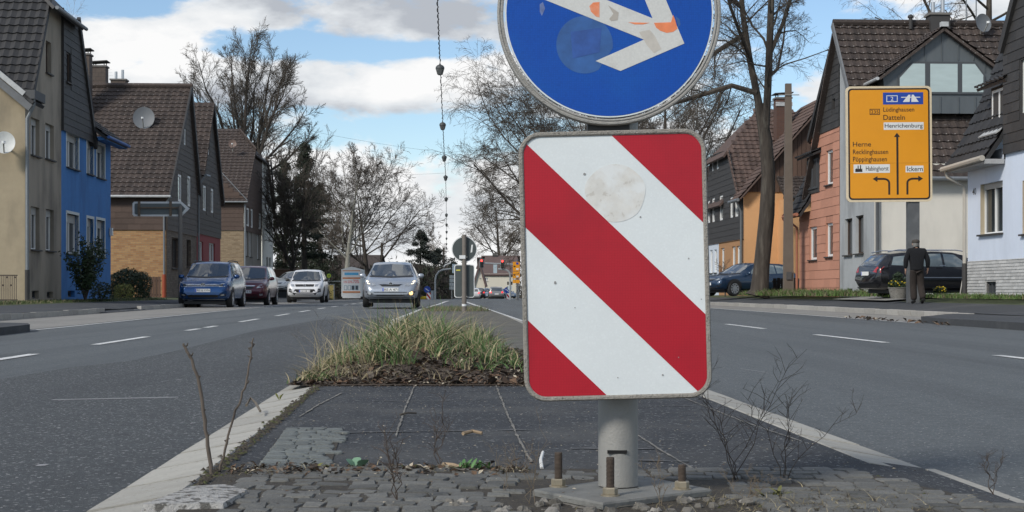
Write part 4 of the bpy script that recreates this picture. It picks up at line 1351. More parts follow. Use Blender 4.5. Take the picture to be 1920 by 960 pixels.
roof(w.r, tile_brown, (-.25, -.35, ze - .42), UX, upw, [(0, 0), (10.5, 0), (10.5, sw + .5), (0, sw + .5)], limit=298, vis=lambda q: q[0] + (100 if hole_dorm[0] - .2 < q[0] < hole_dorm[2] and q[1] > hole_dorm[1] + .5 and q[1] < sw * (.62 + .3 * (1 - abs(q[0] - (hole_dorm[0] + hole_dorm[2]) / 2) / 2)) else 0))
mb = MB(); mb.tube([(-.25, 4.4, zr_ + .14), (10, 4.4, zr_ + .14)], .13, 8); mb.build('ridge', tile_brown, w.r, True)
roof(w.r, tile_brown, (-.25, 9.2, ze - .5), UX, V3((0, -4.8, zr_ - ze + .5)), [(0, 0), (10.5, 0), (10.5, 7.3), (0, 7.3)], tiles=False)
gutter(w.r, (-.25, -.42, ze - .42), (10, -.42, ze - .42), .07, zinc)
verge_board(w.r, (-.28, -.35, ze - .45), (-.28, 4.4, zr_ + .06), .2, .06, mat('verge_grey', (.15, .155, .16), .7))
pipe(w.r, [(.06, -.38, ze - .45), (.06, -.1, ze - .8), (.06, -.1, .1)], .055, mat('grey_pipe', (.11, .115, .12), .5))
# dormer
zincd = mat('dark_zinc', (.105, .118, .125), .5, .08, 3, metal=.2, stretch=(3, 3, .6))
front = [dp(1665, 212), dp(1872, 212), dp(1878, 132), dp(1769, 54), dp(1655, 138)]
yf = yd
wd = wall('dormer', zincd, w.r, (0, yf, 0), UX, -UY, front)
mb = MB()
for u0, v0, u1, v1 in ((1665, 140, 1665, 212), (1872, 140, 1872, 212)):
    p = dp(u0, v0)
    mb.obox((p[0] + (.02 if u0 < 1700 else -.02), yf + .8, p[1] - .7), UX * .02, UY * .79, UZ * .75)
mb.build('cheek', zincd, wd)
win3 = [[(1687, 172), (1687, 146), (1712, 119), (1735, 119), (1735, 172)], [(1745, 172), (1745, 119), (1797, 119), (1797, 172)], [(1806, 172), (1806, 119), (1830, 119), (1846, 140), (1846, 172)]]
Mf = frame((0, yf, 0), UX, UZ)
fr = [dp(*p) for p in [(1684, 176), (1684, 144), (1711, 115), (1831, 115), (1850, 140), (1850, 176)]]
mb = MB(); mb.prism(fr[::-1] if False else fr, Mf, .004, .05) if False else None
def ccw(p):
    s = sum(p[i][0] * p[(i + 1) % len(p)][1] - p[(i + 1) % len(p)][0] * p[i][1] for i in range(len(p)))
    return p if s > 0 else p[::-1]
mb.prism(ccw(fr), Mf, .004, .05)
wf = mb.build('window', frame_g, wd)
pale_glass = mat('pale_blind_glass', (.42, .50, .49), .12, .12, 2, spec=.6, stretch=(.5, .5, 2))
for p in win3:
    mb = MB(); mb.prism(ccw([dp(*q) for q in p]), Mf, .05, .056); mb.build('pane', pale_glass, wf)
for u, v0, v1 in ((1688, 112, 118), (1708, 97, 112), (1736, 76, 112), (1768, 55, 112), (1799, 76, 112), (1828, 97, 112), (1850, 112, 135), (1700, 180, 211), (1730, 180, 211), (1765, 180, 211), (1800, 180, 211), (1832, 180, 211), (1690, 180, 211)):
    p, q = dp(u, v0), dp(u, v1)
    mb = MB(); mb.obox((p[0], yf - .015, (p[1] + q[1]) / 2), UX * .012, UY * .018, UZ * (p[1] - q[1]) / 2); mb.build('seam', zincd, wd)
ap = dp(1769, 52); e1 = dp(1645, 147); e2 = dp(1888, 138)
for e, sg in ((e1, 1), (e2, -1)):
    d = V3((ap[0] - e[0], 0, ap[1] - e[1])); L = d.length
    y1 = (e[1] - ze) / (zr_ - ze) * 4.4 - yf + .3; y2 = (ap[1] - ze) / (zr_ - ze) * 4.4 - yf + .3
    roof(w.r, tile_brown, (e[0], yf - .22, e[1]), UY, d, [(0, 0), (y1 + .22, 0), (y2 + .22, L), (0, L)], .09, limit=110, name='dormer_roof')
gutter(w.r, (e1[0] - .05, yf - .24, e1[1] - .03), (e1[0] - .05, yf + 1.9, e1[1] - .03), .06, zinc_pale)
mb = MB(); mb.obox((ap[0], yf - .18, ap[1] + .1), UX * .12, UY * .1, UZ * .08); mb.build('ridge_cap', zinc_pale, w.r)
cx = dp(1761, 50, 55.3)[0]
chimney(w.r, (cx, 4.4), .70, .6, zr_ - .4, wz(29, 55.3) - w.zb, slate_dark, False, 2)
for u, vt in ((1817, -10), (1836, -8)):
    p = dp(u, 60, 55.3)
    mb = MB(); mb.tube([(p[0], 4.5, zr_ - .2), (p[0], 4.5, wz(vt, 55.3) - w.zb)], .022, 6); mb.build('aerial_pole', zinc, w.r)
p = dp(1706, 44, 55.3)
mb = MB(); mb.lathe([(.07, -.1), (.07, .3), (.11, .3), (.11, .36), (.04, .42)], 10, Matrix.Translation((p[0], 4.2, zr_))); mb.build('vent_pipe', slate_dark, w.r)
# orange neighbour half
o_ = Side(1, 55.3, .42)
o_.root('orange_panelled_house', 'half house faced with orange panels and black shingles, left of the white house')
orp = mat('orange_panel', (.47, .225, .15), .85, .07, 4, rnd=.08, grime=((.28, .13, .085), 1.2, .5, .6), gstretch=(1, 1, .4))
zsp = wz(246, 57) - o_.zb
y4 = 4.2; y6 = 6.2
zlow = wz(402, 61) - o_.zb
ho = [o_.hole(1549, 281, 1562, 346), o_.hole(1549, 418, 1562, 481), o_.hole(1518, 425, 1533, 487)]
outo = [(0.02, 0), (y6, 0), (y6, zlow), (y4, zlow), (y4, zsp), (0.02, zsp)]
clad(o_.r, orp, (0, 0, 0), UY, o_.N, outo, ho, .9, .33, 250, 'street_wall', 'panel')
HW(o_, ho, depth=.12, mull=0, bar=.09)
clad(o_.r, slate_dark, (-.02, 0, 0), UY, o_.N, [(.02, zsp), (y4, zsp), (.02, zr_ - .05)], [o_.hole(1562, 185, 1567, 205)], .6, .25, 120)
verge_board(o_.r, (-.1, 0, zr_ + .05), (-.1, y4 + .1, zsp - .1), .2, .12)
roof(o_.r, tile_black, (-.1, y4 + .1, zsp - .15), UX, V3((0, -y4, zr_ - zsp)), [(0, 0), (7, 0), (7, 5.5), (0, 5.5)], tiles=False)
mansard(o_, y4, y6 + .3, [(-.5, zlow - .1), (-.12, zlow + .45), (.5, zlow + 1.8), (1.1, zlow + 3.3), (2.4, zlow + 4.6)], tile_black, 40)
q = o_.hole(1517, 300, 1536, 355)
mb = MB(); mb.box((.6, (q[0] + q[2]) / 2, (q[1] + q[3]) / 2), (1.3, q[2] - q[0] + .3, q[3] - q[1] + .3)); mb.build('dormer', slate_dark, o_.r)
window(o_.r, (-.08, 0, 0), UY, o_.N, q, .04, frame_g, mull=1, sill=False, bar=.07)
roof(o_.r, tile_black, (-.35, q[0] - .4, q[3] + .15), UY, (1.6, 0, .7), [(0, 0), (2.6, 0), (2.6, 1.9), (0, 1.9)], .08, limit=30)
orpipe = mat('orange_pipe', (.33, .13, .075), .6)
gutter(o_.r, (-.58, y4, zlow - .08), (-.58, y6 + .35, zlow - .08), .07, orpipe)
pipe(o_.r, [(-.55, y6 + .2, zlow - .1), (-.1, y6 + .05, zlow - .5), (-.1, y6 + .05, .1)], .05, orpipe)
wall('end_wall', orp, o_.r, (0, y6, 0), UX, UY, [(0, 0), (7, 0), (7, zlow), (0, zlow)])

# ---------------------------------------------------------------- right: far house with orange side wall
t = Side(1, 72.7, .42)
t.root('orange_wall_house', 'house with an orange side wall and brown wooden gable behind the leaning tree')
oran = mat('orange_plaster', (.62, .35, .165), .9, .05, 3, grime=((.50, .22, .07), .6, .55, .5))
wood = mat('brown_boards', (.085, .050, .035), .85, .2, 8, rnd=.25, stretch=(6, 6, .5))
tan = mat('tan_plaster', (.38, .205, .095), .9, .06, 3)
zw = wz(360, 72.7) - t.zb
zr3 = wz(205, 79) - t.zb
msl = 1.13
wall('side_wall', oran, t.r, (0, 0, 0), UX, -UY, [(0, 0), (9, 0), (9, zw), (0, zw)])
tri = [(.1, zw), (8.1, zw), (4.1, zw + 4.0 * msl)]
wg = wall('wooden_gable', wood, t.r, (0, -.03, 0), UX, -UY, tri)
x = .3
while x < 7.9:
    hgt = (x - .1 if x < 4.1 else 8.1 - x - .2) * msl
    if hgt > .15:
        mb = MB(); mb.box((x, -.05, zw + hgt / 2), (.19, .03, hgt)); mb.build('board', wood, wg)
    x += .21
roof(t.r, tile_red, (-.3, -.3, zw - .35), UY, (1, 0, msl), [(0, 0), (1.6, 0), (6.3, 6.6), (0, 6.6)], limit=120)
yc0, yc1 = 1.2, 6.3
upt = V3((0, yc1 - yc0, zr3 - zw)); st = upt.length
roof(t.r, tile_red, (-.1, yc0, zw - .1), UX, upt, [(0, 0), (.15, 0), (4.0, st), (1.9, st), (0, st * .52)], limit=200)
roof(t.r, tile_red, (-.35, yc0 + 2.4, zw + (zr3 - zw) * .5 - .32), UY, (1, 0, 1.15), [(0, 0), (6.4, 0), (3.9, 2.9), (2.6, 2.9)], tiles=False, name='half_hip')
roof(t.r, tile_red, (-.3, 0, zw - .35), UY, (1, 0, msl), [(5, 0), (13, 0), (13, 6.6), (5, 6.6)], tiles=False)
verge_board(t.r, (-.25, -.32, zw - .35), (4.0, -.32, zw - .35 + 4.25 * msl), .2, .06, tile_red)
zb3 = wz(452, 76) - t.zb
ut = [t.hole(*q) for q in ((1328, 376, 1333, 418), (1336, 371, 1342, 416), (1350, 366, 1357, 413), (1370, 369, 1376, 408), (1379, 367, 1386, 406))]
lt = [t.hole(*q) for q in ((1331, 469, 1336, 512), (1339, 468, 1344, 511), (1352, 465, 1358, 510), (1372, 462, 1379, 507), (1381, 461, 1388, 506))]
tt_ = [t.hole(1335, 291, 1339, 321), t.hole(1344, 287, 1349, 317)]
yt = (79.3 - 72.7)
wall('street_wall', tan, t.r, (0, 0, 0), UY, t.N, [(0, 0), (yt, 0), (yt, zb3), (0, zb3)], lt[2:], .14)
wall('street_wall', mat('pale_blue_white_plaster', (.55, .60, .66), .9, .05), t.r, (0, 0, 0), UY, t.N, [(yt, 0), (12, 0), (12, zb3), (yt, zb3)], lt[:2], .14)
clad(t.r, slate_dark, (-.03, 0, 0), UY, t.N, [(0, zb3), (12, zb3), (12, zw), (10.5, zw), (8.8, zw + (zr3 - zw) * .52), (3.6, zw + (zr3 - zw) * .5), (yc0, zw), (0, zw)], ut + tt_, .6, .28, 10, joined=True)
for q in ut + tt_: window(t.r, (-.03, 0, 0), UY, t.N, q, .08, mull=0, sill=False, gm=glass_curtain, bar=.10)
for q in lt: window(t.r, (0, 0, 0), UY, t.N, q, .12, mull=0, gm=glass_curtain, bar=.10)
gutter(t.r, (-.35, -.3, zw - .38), (-.35, 2.0, zw - .38), .08, zinc)
pipe(t.r, [(-.35, .1, zw - .4), (-.08, .3, zw - .9), (-.08, .3, .1)], .06, zinc)
# annex with its own little roof
mb = MB(); mb.box((4.3, -.9, (wz(372, 71) - t.zb) / 2), (5.4, 1.8, wz(372, 71) - t.zb)); mb.build('annex', oran, t.r)
roof(t.r, tile_brown, (1.5, -2.05, wz(370, 70.5) - t.zb), UX, (0, 2.1, 1.15), [(0, 0), (5.6, 0), (5.6, 2.4), (0, 2.4)], limit=60)
gutter(t.r, (1.4, -2.1, wz(370, 70.5) - t.zb), (7, -2.1, wz(370, 70.5) - t.zb), .08, slate_dark)
cx = wx(1468, 77) - t.x0 + .0466 * (77 - 72.7)
chimney(t.r, (cx, 77 - 72.7), .75, .7, zr3 - 2.5, wz(186, 77) - t.zb, mat('brown_brick_chimney', (.10, .05, .035), .9, .1, 6, brick=((.08, .06, .05), .25, .09, (.08, .04, .03))), True)
mb = MB(); mb.obox((cx, 77 - 72.7 - .38, zr3 - .0), UX * .42, UY * .02, UZ * .1); mb.build('lead_collar', zinc_pale, t.r)
# second roof further back with a reddish slope (the house beyond, seen above the orange one)
f2 = Side(1, 92, .35)
f2.root('far_right_house', 'house further along the right side, mostly hidden behind the leaning tree')
wall('side_wall', tan, f2.r, (0, 0, 0), UX, -UY, [(0, 0), (9, 0), (9, 5), (4.5, 9.2), (0, 5)])
wall('street_wall', tan, f2.r, (0, 0, 0), UY, f2.N, [(0, 0), (12, 0), (12, 5), (0, 5)], [(2, 1, 3, 2.4), (6, 1, 7, 2.4)])
HW(f2, [(2, 1, 3, 2.4), (6, 1, 7, 2.4)])
roof(f2.r, tile_red, (-.3, -.3, 4.8), UY, (1, 0, .95), [(0, 0), (12.6, 0), (12.6, 6.6), (0, 6.6)], tiles=False)
roof(f2.r, tile_red, (9.3, -.3, 4.8), UY, (-1, 0, .95), [(0, 0), (12.6, 0), (12.6, 6.6), (0, 6.6)], tiles=False)

# ---------------------------------------------------------------- houses beyond the crossing
def small_house(name, label, u0, u1, vb, ve, vr, d, wallm, roofm, depth=9, wins=(), chim=None, gable=False):
    x0, x1 = wx(u0, d), wx(u1, d)
    zb, ze_, zr = wz(vb, d), wz(ve, d), wz(vr, d)
    R_ = thing(name, label, 'house', ((x0 + x1) / 2, d, zb))
    hw_ = (x1 - x0) / 2
    H, Hr = ze_ - zb, zr - zb
    rects = []
    for a, b_, c_, e_ in wins:
        rects.append((wx(a, d) - (x0 + x1) / 2, wz(e_, d) - zb, wx(c_, d) - (x0 + x1) / 2, wz(b_, d) - zb))
    if gable:
        wall('front_wall', wallm, R_, (0, 0, 0), UX, -UY, [(-hw_, -1), (hw_, -1), (hw_, H), (0, Hr), (-hw_, H)], rects)
        for s in (-1, 1):
            roof(R_, roofm, (s * (hw_ + .3), -.3, H - .3), UY, (-s * hw_, 0, Hr - H), [(0, 0), (depth, 0), (depth, math.hypot(hw_, Hr - H) + .4), (0, math.hypot(hw_, Hr - H) + .4)], .25, tiles=False)
            wall('side_wall', wallm, R_, (s * hw_, 0, 0), UY, UX * s, [(0, -1), (depth, -1), (depth, H), (0, H)])
    else:
        wall('front_wall', wallm, R_, (0, 0, 0), UX, -UY, [(-hw_, -1), (hw_, -1), (hw_, H), (-hw_, H)], rects)
        for s in (-1, 1): wall('side_wall', wallm, R_, (s * hw_, 0, 0), UY, UX * s, [(0, -1), (depth, -1), (depth, H), (depth / 2, Hr - .2), (0, H)])
        sl = math.hypot(depth / 2, Hr - H)
        roof(R_, roofm, (-hw_ - .3, -.3, H - .2), UX, (0, depth / 2, Hr - H), [(0, 0), (2 * hw_ + .6, 0), (2 * hw_ + .2, sl + .3), (.6, sl + .3)], .2, tiles=False)
        roof(R_, roofm, (-hw_ - .3, depth + .3, H - .2), UX, (0, -depth / 2, Hr - H), [(0, 0), (2 * hw_ + .6, 0), (2 * hw_ + .6, sl + .3), (0, sl + .3)], .2, tiles=False)
    for q in rects: window(R_, (0, 0, 0), UX, -UY, q, .14, mull=1, bar=.08)
    if chim:
        a, v0, c_ = chim
        chimney(R_, ((wx((a + c_) / 2, d) - (x0 + x1) / 2), depth / 2), wx(c_, d) - wx(a, d), .9, H, wz(v0, d) - zb, slate_dark, False)
    return R_
farroof = mat('far_brown_roof', (.11, .075, .068), .85, .12, 3)
cream = mat('cream_plaster', (.60, .56, .46), .9, .04)
small_house('cream_house', 'cream coloured house with brown roof beyond the traffic lights', 905, 972, 563, 513, 477, 235, cream, farroof, 10, [(909, 521, 915, 527), (910, 540, 916, 548), (955, 520, 957, 524), (962, 520, 964, 524)], (923, 477, 932))
small_house('gable_house', 'small cream gable with a steep brown roof left of the cream house', 889, 909, 563, 533, 500, 222, cream, farroof, 9, [(900, 512, 902, 522), (890, 536, 893, 546)], None, True)
small_house('hipped_roof_house', 'brown roofed house with chimney rising behind the cream house', 896, 945, 563, 500, 480, 260, cream, mat('far_dark_roof', (.075, .052, .045), .85), 10, (), (923, 474, 931))
small_house('brown_shed', 'dark brown low building behind the box trailer and the bare trees', 618, 706, 570, 512, 474, 172, mat('dark_timber', (.05, .035, .028), .9, .2, 2), mat('dark_shed_roof', (.055, .042, .036), .9, .15, 2), 12)
small_house('pale_far_block', 'pale low building at the far left of the crossing behind the trees', 732, 800, 566, 545, 538, 300, mat('far_pale', (.3, .3, .3), .9), farroof, 10)
# ------------------------------------------------------------------ yellow direction sign
sign_y = mat('yellow_sheeting', (.70, .285, .008), .45, .04, 2, grime=((.62, .25, .012), 1.2, .55, .5))
ink = mat('sign_black', (.018, .012, .01), .5, 0)
sign_w = mat('sign_white', (.66, .67, .66), .5, .03)
sign_b = mat('sign_blue', (.012, .055, .33), .5, .03)
sign_rim = mat('sign_cream_rim', (.62, .52, .36), .6, .08, 8)
back_grey = mat('sign_back_grey', (.055, .068, .068), .6, .10, 6)
dy = 42.3
SY = thing('direction_sign', 'tall yellow direction board with place names on a grey post', 'direction sign', (wx(1667, dy), dy, rz(dy) + .26))
def syl(u, v, yy=0.): return V3((wx(u, dy) - SY.location.x, yy, wz(v, dy) - SY.location.z))
s_ = dy / F
MY = frame(syl(1667, 270), (math.cos(.008), 0, math.sin(.008)), (-math.sin(.008), 0, math.cos(.008)))
Y = lambda u, v: ((u - 1667) * s_, (270 - v) * s_)
mb = MB(); mb.prism(rrect(161 * s_, 217 * s_, 9 * s_, 6), MY, -.06, 0)
pan = mb.build('panel', sign_rim, SY)
mb = MB(); mb.prism(rrect(153 * s_, 209 * s_, 7 * s_, 6), MY, .001, .004)
mb.build('border', ink, pan)
mb = MB(); mb.prism(rrect(147 * s_, 203 * s_, 5 * s_, 6), MY, .005, .008)
mb.build('yellow_field', sign_y, pan)
def srect(u0, v0, u1, v1, m, z=.009, name='label_field'):
    (x0, y1), (x1, y0) = Y(u0, v0), Y(u1, v1)
    mb = MB(); mb.prism([(x0, y0), (x1, y0), (x1, y1), (x0, y1)], MY, z, z + .002)
    return mb.build(name, m, pan)
def spoly(pts, m, z=.009, name='arrow'):
    mb = MB(); mb.prism(ccw_([Y(*p) for p in pts]), MY, z, z + .002)
    return mb.build(name, m, pan)
def ccw_(p):
    s = sum(p[i][0] * p[(i + 1) % len(p)][1] - p[(i + 1) % len(p)][0] * p[i][1] for i in range(len(p)))
    return p if s > 0 else p[::-1]
def stext(w, u0, v0, u1, v1, m=ink, z=.009):
    (x0, y1), (x1, y0) = Y(u0, v0), Y(u1, v1)
    text(pan, w, MY @ Matrix.Translation((0, 0, z)), x0, x1, y0, y1, m)
stext('Lüdinghausen', 1656.5, 201.5, 1714.5, 212)
stext('Datteln', 1656.5, 215.5, 1697, 225)
srect(1657, 229.5, 1732, 243.5, sign_w); stext('Henrichenburg', 1659, 232, 1730, 242, ink, .012)
stext('Herne', 1599, 265.5, 1633, 274.5)
stext('Recklinghausen', 1599, 280, 1665, 291.5)
stext('Pöppinghausen', 1599, 293.5, 1662.5, 305.5)
srect(1600, 308, 1668, 324, sign_w); stext('Habinghorst', 1623, 311.5, 1665.5, 322.5, ink, .012)
spoly([(1603, 322), (1603, 317), (1606, 315), (1607.4, 317), (1607.6, 310), (1609.2, 310), (1609.4, 317), (1611, 315.5), (1612, 317), (1612.2, 309), (1613.8, 309), (1614, 317), (1616, 315.5), (1616.5, 322)], ink, .012, 'factory_symbol')
srect(1697.5, 311, 1731, 323.5, sign_w); stext('Ickern', 1700, 312.5, 1729.5, 321.5, ink, .012)
srect(1656, 173.5, 1731.5, 196, sign_b)
for q in ((1662.5, 179, 1683.5, 180.3), (1662.5, 190, 1683.5, 191.3), (1662.5, 180.3, 1663.8, 190), (1682.2, 180.3, 1683.5, 190)): srect(*q, sign_w, .012, 'shield_edge')
stext('2', 1670.5, 181.5, 1675.5, 189, sign_w, .012)
for p in ([(1693, 191.5), (1704, 178), (1707.5, 178), (1706, 191.5)], [(1709, 191.5), (1710, 178), (1713.5, 178), (1723, 191.5)]): spoly(p, sign_w, .012, 'motorway_symbol')
srect(1690, 182, 1726, 183.5, sign_w, .0125, 'motorway_symbol')
for q in ((1631, 204, 1650, 205.2), (1631, 213.8, 1650, 215), (1631, 205.2, 1632.2, 213.8), (1648.8, 205.2, 1650, 213.8)): srect(*q, ink, .009, 'shield_edge')
stext('235', 1633.5, 206.5, 1647.5, 212.8)
spoly([(1680.4, 365), (1680.4, 257), (1676, 257), (1681.7, 249), (1687.6, 257), (1684.2, 257), (1684.2, 365)], ink)
def bent(s, x0, xs):
    pts = [(x0 - 1.8, 365), (x0 - 1.8, 343)]
    arc_o = [(x0 - 1.8 + s * 0, 343)]
    out, inn = [], []
    for k in range(7):
        q = PI / 2 * k / 6
        out.append((x0 + s * 10.5 - s * 12.3 * math.cos(q), 343 - 9.5 * math.sin(q)))
        inn.append((x0 + s * 10.5 - s * 8.6 * math.cos(q), 343 - 5.8 * math.sin(q)))
    tip = xs
    p = [(x0 - s * 1.8, 365)] + out + [(tip - s * 9, 333.5), (tip - s * 9, 330), (tip, 335.3), (tip - s * 9, 341), (tip - s * 9, 337.2)] + inn[::-1] + [(x0 + s * 1.8, 365)]
    spoly(p, ink)
bent(-1, 1666.5, 1635.5)
bent(1, 1700.5, 1730)
srect(1590, 305.6, 1744, 306.1, mat('panel_joint', (.45, .18, .01), .6, 0), .0088, 'panel_joint')
mb = MB(); mb.box((syl(1714, 0).x, .14, 2.6), (22 * s_, .2, 5.2))
mb.build('post', mat('dark_post', (.085, .09, .095), .6, .2, 3, grime=((.16, .165, .165), 1.5, .5, .6)), SY)
for v in (200, 340):
    mb = MB(); mb.obox(syl(1667, v, .045), UX * 70 * s_, UY * .03, UZ * .04); mb.build('crossbar', galv, SY)

# ------------------------------------------------------------------ back of the arrow board on the left
da = 56.5
AR = thing('arrow_sign', 'back of a white-edged arrow board on a thin grey post above the blue minivan', 'direction sign', (wx(339, da), da, rz(da) + .18))
al_ = lambda u, v: (wx(u, da) - AR.location.x, wz(v, da) - AR.location.z)
MA = frame((0, 0, 0), UX, UZ)
outl = [(248, 381), (251, 378), (340, 378), (355, 391), (340, 405.5), (251, 405.5), (248, 402)]
mb = MB(); mb.prism(ccw_([al_(*p) for p in outl]), MA, -.05, -.03); mb.build('panel_rim', sign_w, AR)
inl = [(252, 383), (254, 381.5), (338, 381.5), (347.5, 391), (338, 402), (254, 402), (252, 400)]
mb = MB(); mb.prism(ccw_([al_(*p) for p in inl]), MA, -.029, -.022); mb.build('panel_back', mat('arrow_back_grey', (.12, .14, .14), .6, .1, 6), AR)
rb = mat('rusty_bracket', (.16, .12, .085), .8, .2, 10)
for q in ((258, 388, 336, 391), (258.5, 378, 263, 405), (317.5, 378, 322, 405)):
    a0, b0 = al_(q[0], q[3]); a1, b1 = al_(q[2], q[1])
    mb = MB(); mb.obox(((a0 + a1) / 2, -.0 if q[1] == 388 else .0, (b0 + b1) / 2), UX * (a1 - a0) / 2, UY * (.05 if q[1] == 388 else .03), UZ * (b1 - b0) / 2); mb.build('bracket', rb, AR)
mb = MB(); mb.lathe([(.075, 0), (.075, al_(339, 386)[1])], 14, Matrix.Translation((0, -.09, 0))); mb.build('post', mat('old_grey_post', (.17, .155, .135), .8, .15, 4), AR, True)

# ------------------------------------------------------------------ signs on the median seen from behind
dm_ = 38.0
MS = thing('median_sign', 'grey back of a round sign over an upright board on a brown post', 'road sign', (wx(870.5, dm_), dm_, mz(dm_)))
ml_ = lambda u, v: (wx(u, dm_) - MS.location.x, wz(v, dm_) - MS.location.z)
cx, cz = ml_(870.5, 467); r_ = 24 * dm_ / F
Mm = frame((cx, .06, cz), UX, UZ)
mb = MB(); mb.lathe([(r_, -.02), (r_, .0)], 40, Mm); dsc = mb.build('disc_back', sign_w, MS)
mb = MB(); mb.lathe([(r_ * .93, .001), (r_ * .93, .006)], 40, Mm); mb.build('disc_inner', back_grey, dsc)
cx, cz = ml_(870.5, 527); Mm2 = frame((cx, .06, cz), UX, UZ)
sm = dm_ / F
mb = MB(); mb.prism(rrect(38 * sm, 62 * sm, 4 * sm, 5), Mm2, -.02, .0); bk = mb.build('board_back', sign_w, MS)
mb = MB(); mb.prism(rrect(35 * sm, 59 * sm, 3.4 * sm, 5), Mm2, .001, .006); mb.build('board_inner', back_grey, bk)
x0, z0 = ml_(859, 506.5)
mb = MB(); mb.box((x0, .05, z0), (.10, .004, .03)); mb.build('sticker', mat('yellow_sticker', (.6, .55, .08), .6), bk)
x0, z0 = ml_(884.5, 466)
mb = MB(); mb.obox((x0, .05, z0), (.02, 0, .004), (0, .003, 0), (.01, 0, .095)); mb.build('tape', sign_w, dsc)
mb = MB(); mb.lathe([(.058, 0), (.054, ml_(0, 440)[1])], 16); mb.build('post', mat('brown_grey_post', (.165, .145, .125), .8, .18, 6), MS, True)
for v in (443, 482, 492, 556):
    mb = MB(); mb.box((0, .02, ml_(0, v)[1]), (.15, .10, .025)); mb.build('clamp', galv, MS)
x0, z0 = ml_(867, 482)
mb = MB(); mb.box((x0, -.06, z0), (.15, .006, .085), .0); mb.build('paper_sticker', sign_w, MS)
mb = MB(); mb.lathe([(.0605, ml_(0, 574)[1]), (.0605, ml_(0, 570)[1])], 16); mb.build('band', sign_w, MS)

# small keep-right signs beyond the crossing
for u, v, d, lab in ((801, 563, 150, 'small blue disc sign with striped board left of the waiting grey off-roader'), (951, 563, 160, 'small blue disc sign with tilted striped board at the right end of the queue')):
    S_ = thing('road_sign', lab, 'road sign', (wx(u, d), d, wz(v, d)), 0, 'small keep-right signs beyond the crossing')
    mb = MB(); mb.lathe([(.05, 0), (.05, 1.4)], 8); mb.build('post', galv, S_)
    mb = MB(); mb.lathe([(.32, 0), (.32, .02)], 24, frame((0, -.06, 1.05), UX, UZ)); mb.build('disc', sign_b, S_)
    mb = MB(); mb.obox((.0, -.09, 1.02), V3((.16, 0, -.12)), (0, .008, 0), V3((.02, 0, .03))); mb.build('arrow', sign_w, S_)
    Mb = frame((.15, -.06, .42), (math.cos(-.12), 0, math.sin(-.12)), (-math.sin(-.12), 0, math.cos(-.12)))
    mb = MB(); mb.prism(rrect(.42, .66, .04, 3), Mb, 0, .02); st_ = mb.build('striped_board', sign_w, S_)
    for c0, c1 in ((-2, -.18), (.05, .27), (.5, .74)):
        p = clip(clip(rrect(.40, .64, .03, 3), -1, -1, .32 - .2 - c0), 1, 1, -(.32 - .2) + c1)
        if len(p) > 2:
            mb = MB(); mb.prism(p, Mb, .021, .024); mb.build('red_stripe', red_s, st_)

# ------------------------------------------------------------------ traffic lights
tl_grey = mat('mast_grey', (.33, .35, .36), .55, .08)
red_on = mat('red_signal_lit', (.8, .02, .02), .4, 0, emit=((1, .06, .05), 3.0))
sig_off = mat('signal_lens_dark', (.02, .022, .02), .3, 0)
board_pale = mat('signal_board_pale', (.42, .52, .58), .6, .04)
def mast(label, d, pts, heads, boxes=(), group='traffic light masts'):
    u0, v0 = pts[0]
    T = thing('traffic_light', label, 'traffic light', (wx(u0, d), d, wz(v0, d)), 0, group)
    q = lambda u, v, yy=0.: V3((wx(u, d) - T.location.x, yy, wz(v, d) - T.location.z))
    mb = MB(); mb.tube([q(*p) for p in pts], .085, 8); mb.build('mast', tl_grey, T, True)
    for (ua, va, ub, vb, on) in heads:
        c = q((ua + ub) / 2, (va + vb) / 2, -.12); wx_ = (ub - ua) / 2 * d / F; hz_ = (vb - va) / 2 * d / F
        mb = MB(); mb.obox(c + V3((0, .05, 0)), UX * wx_, UY * .02, UZ * hz_); hd = mb.build('backboard', tl_grey, T)
        mb = MB(); mb.obox(c, UX * wx_ * .72, UY * .12, UZ * hz_ * .92); mb.build('housing', trim_m_, T)
        for i in range(3):
            mb = MB(); mb.lathe([(wx_ * .5, 0), (wx_ * .42, .03)], 14, frame(c + V3((0, -.125, hz_ * (.60 - .6 * i))), UX, UZ))
            mb.build('lens', red_on if (on and i == 0) else sig_off, T)
    for (ua, va, ub, vb, m) in boxes:
        c = q((ua + ub) / 2, (va + vb) / 2, .02)
        mb = MB(); mb.obox(c, UX * (ub - ua) / 2 * d / F, UY * .05, UZ * (vb - va) / 2 * d / F); mb.build('signal_back', m, T)
    return T
trim_m_ = mat('signal_black', (.015, .015, .015), .6, 0)
mast('grey traffic light mast curving left with a red light, nearest the striped board', 140, [(956.5, 563), (956.5, 516), (955, 510), (950, 506.5), (944, 505), (934, 504.5)], [(938, 486.5, 946, 503, True)],
     [(925, 496, 932, 512, board_pale), (952, 536, 960, 543, board_pale), (951, 528, 954, 534, trim_m_), (957.5, 528, 961, 534, trim_m_), (950.5, 537, 952, 542, trim_m_)])
mast('traffic light with a red lamp hanging from a long straight arm', 150, [(972, 563), (972, 496), (905, 493.5)], [(899, 485.5, 907, 502, True)])
mast('grey traffic light mast curving right from the left kerb with a pale signal back', 150, [(816, 563), (816, 525), (818, 516), (823, 509), (831, 505.5), (846, 504)], [], [(848, 495, 854, 512, board_pale)])
mast('far curved mast with a small red light, behind the left one', 178, [(828, 556), (828, 512), (830, 503), (835, 497), (846, 493)], [(825.5, 527, 830.5, 538, True)])
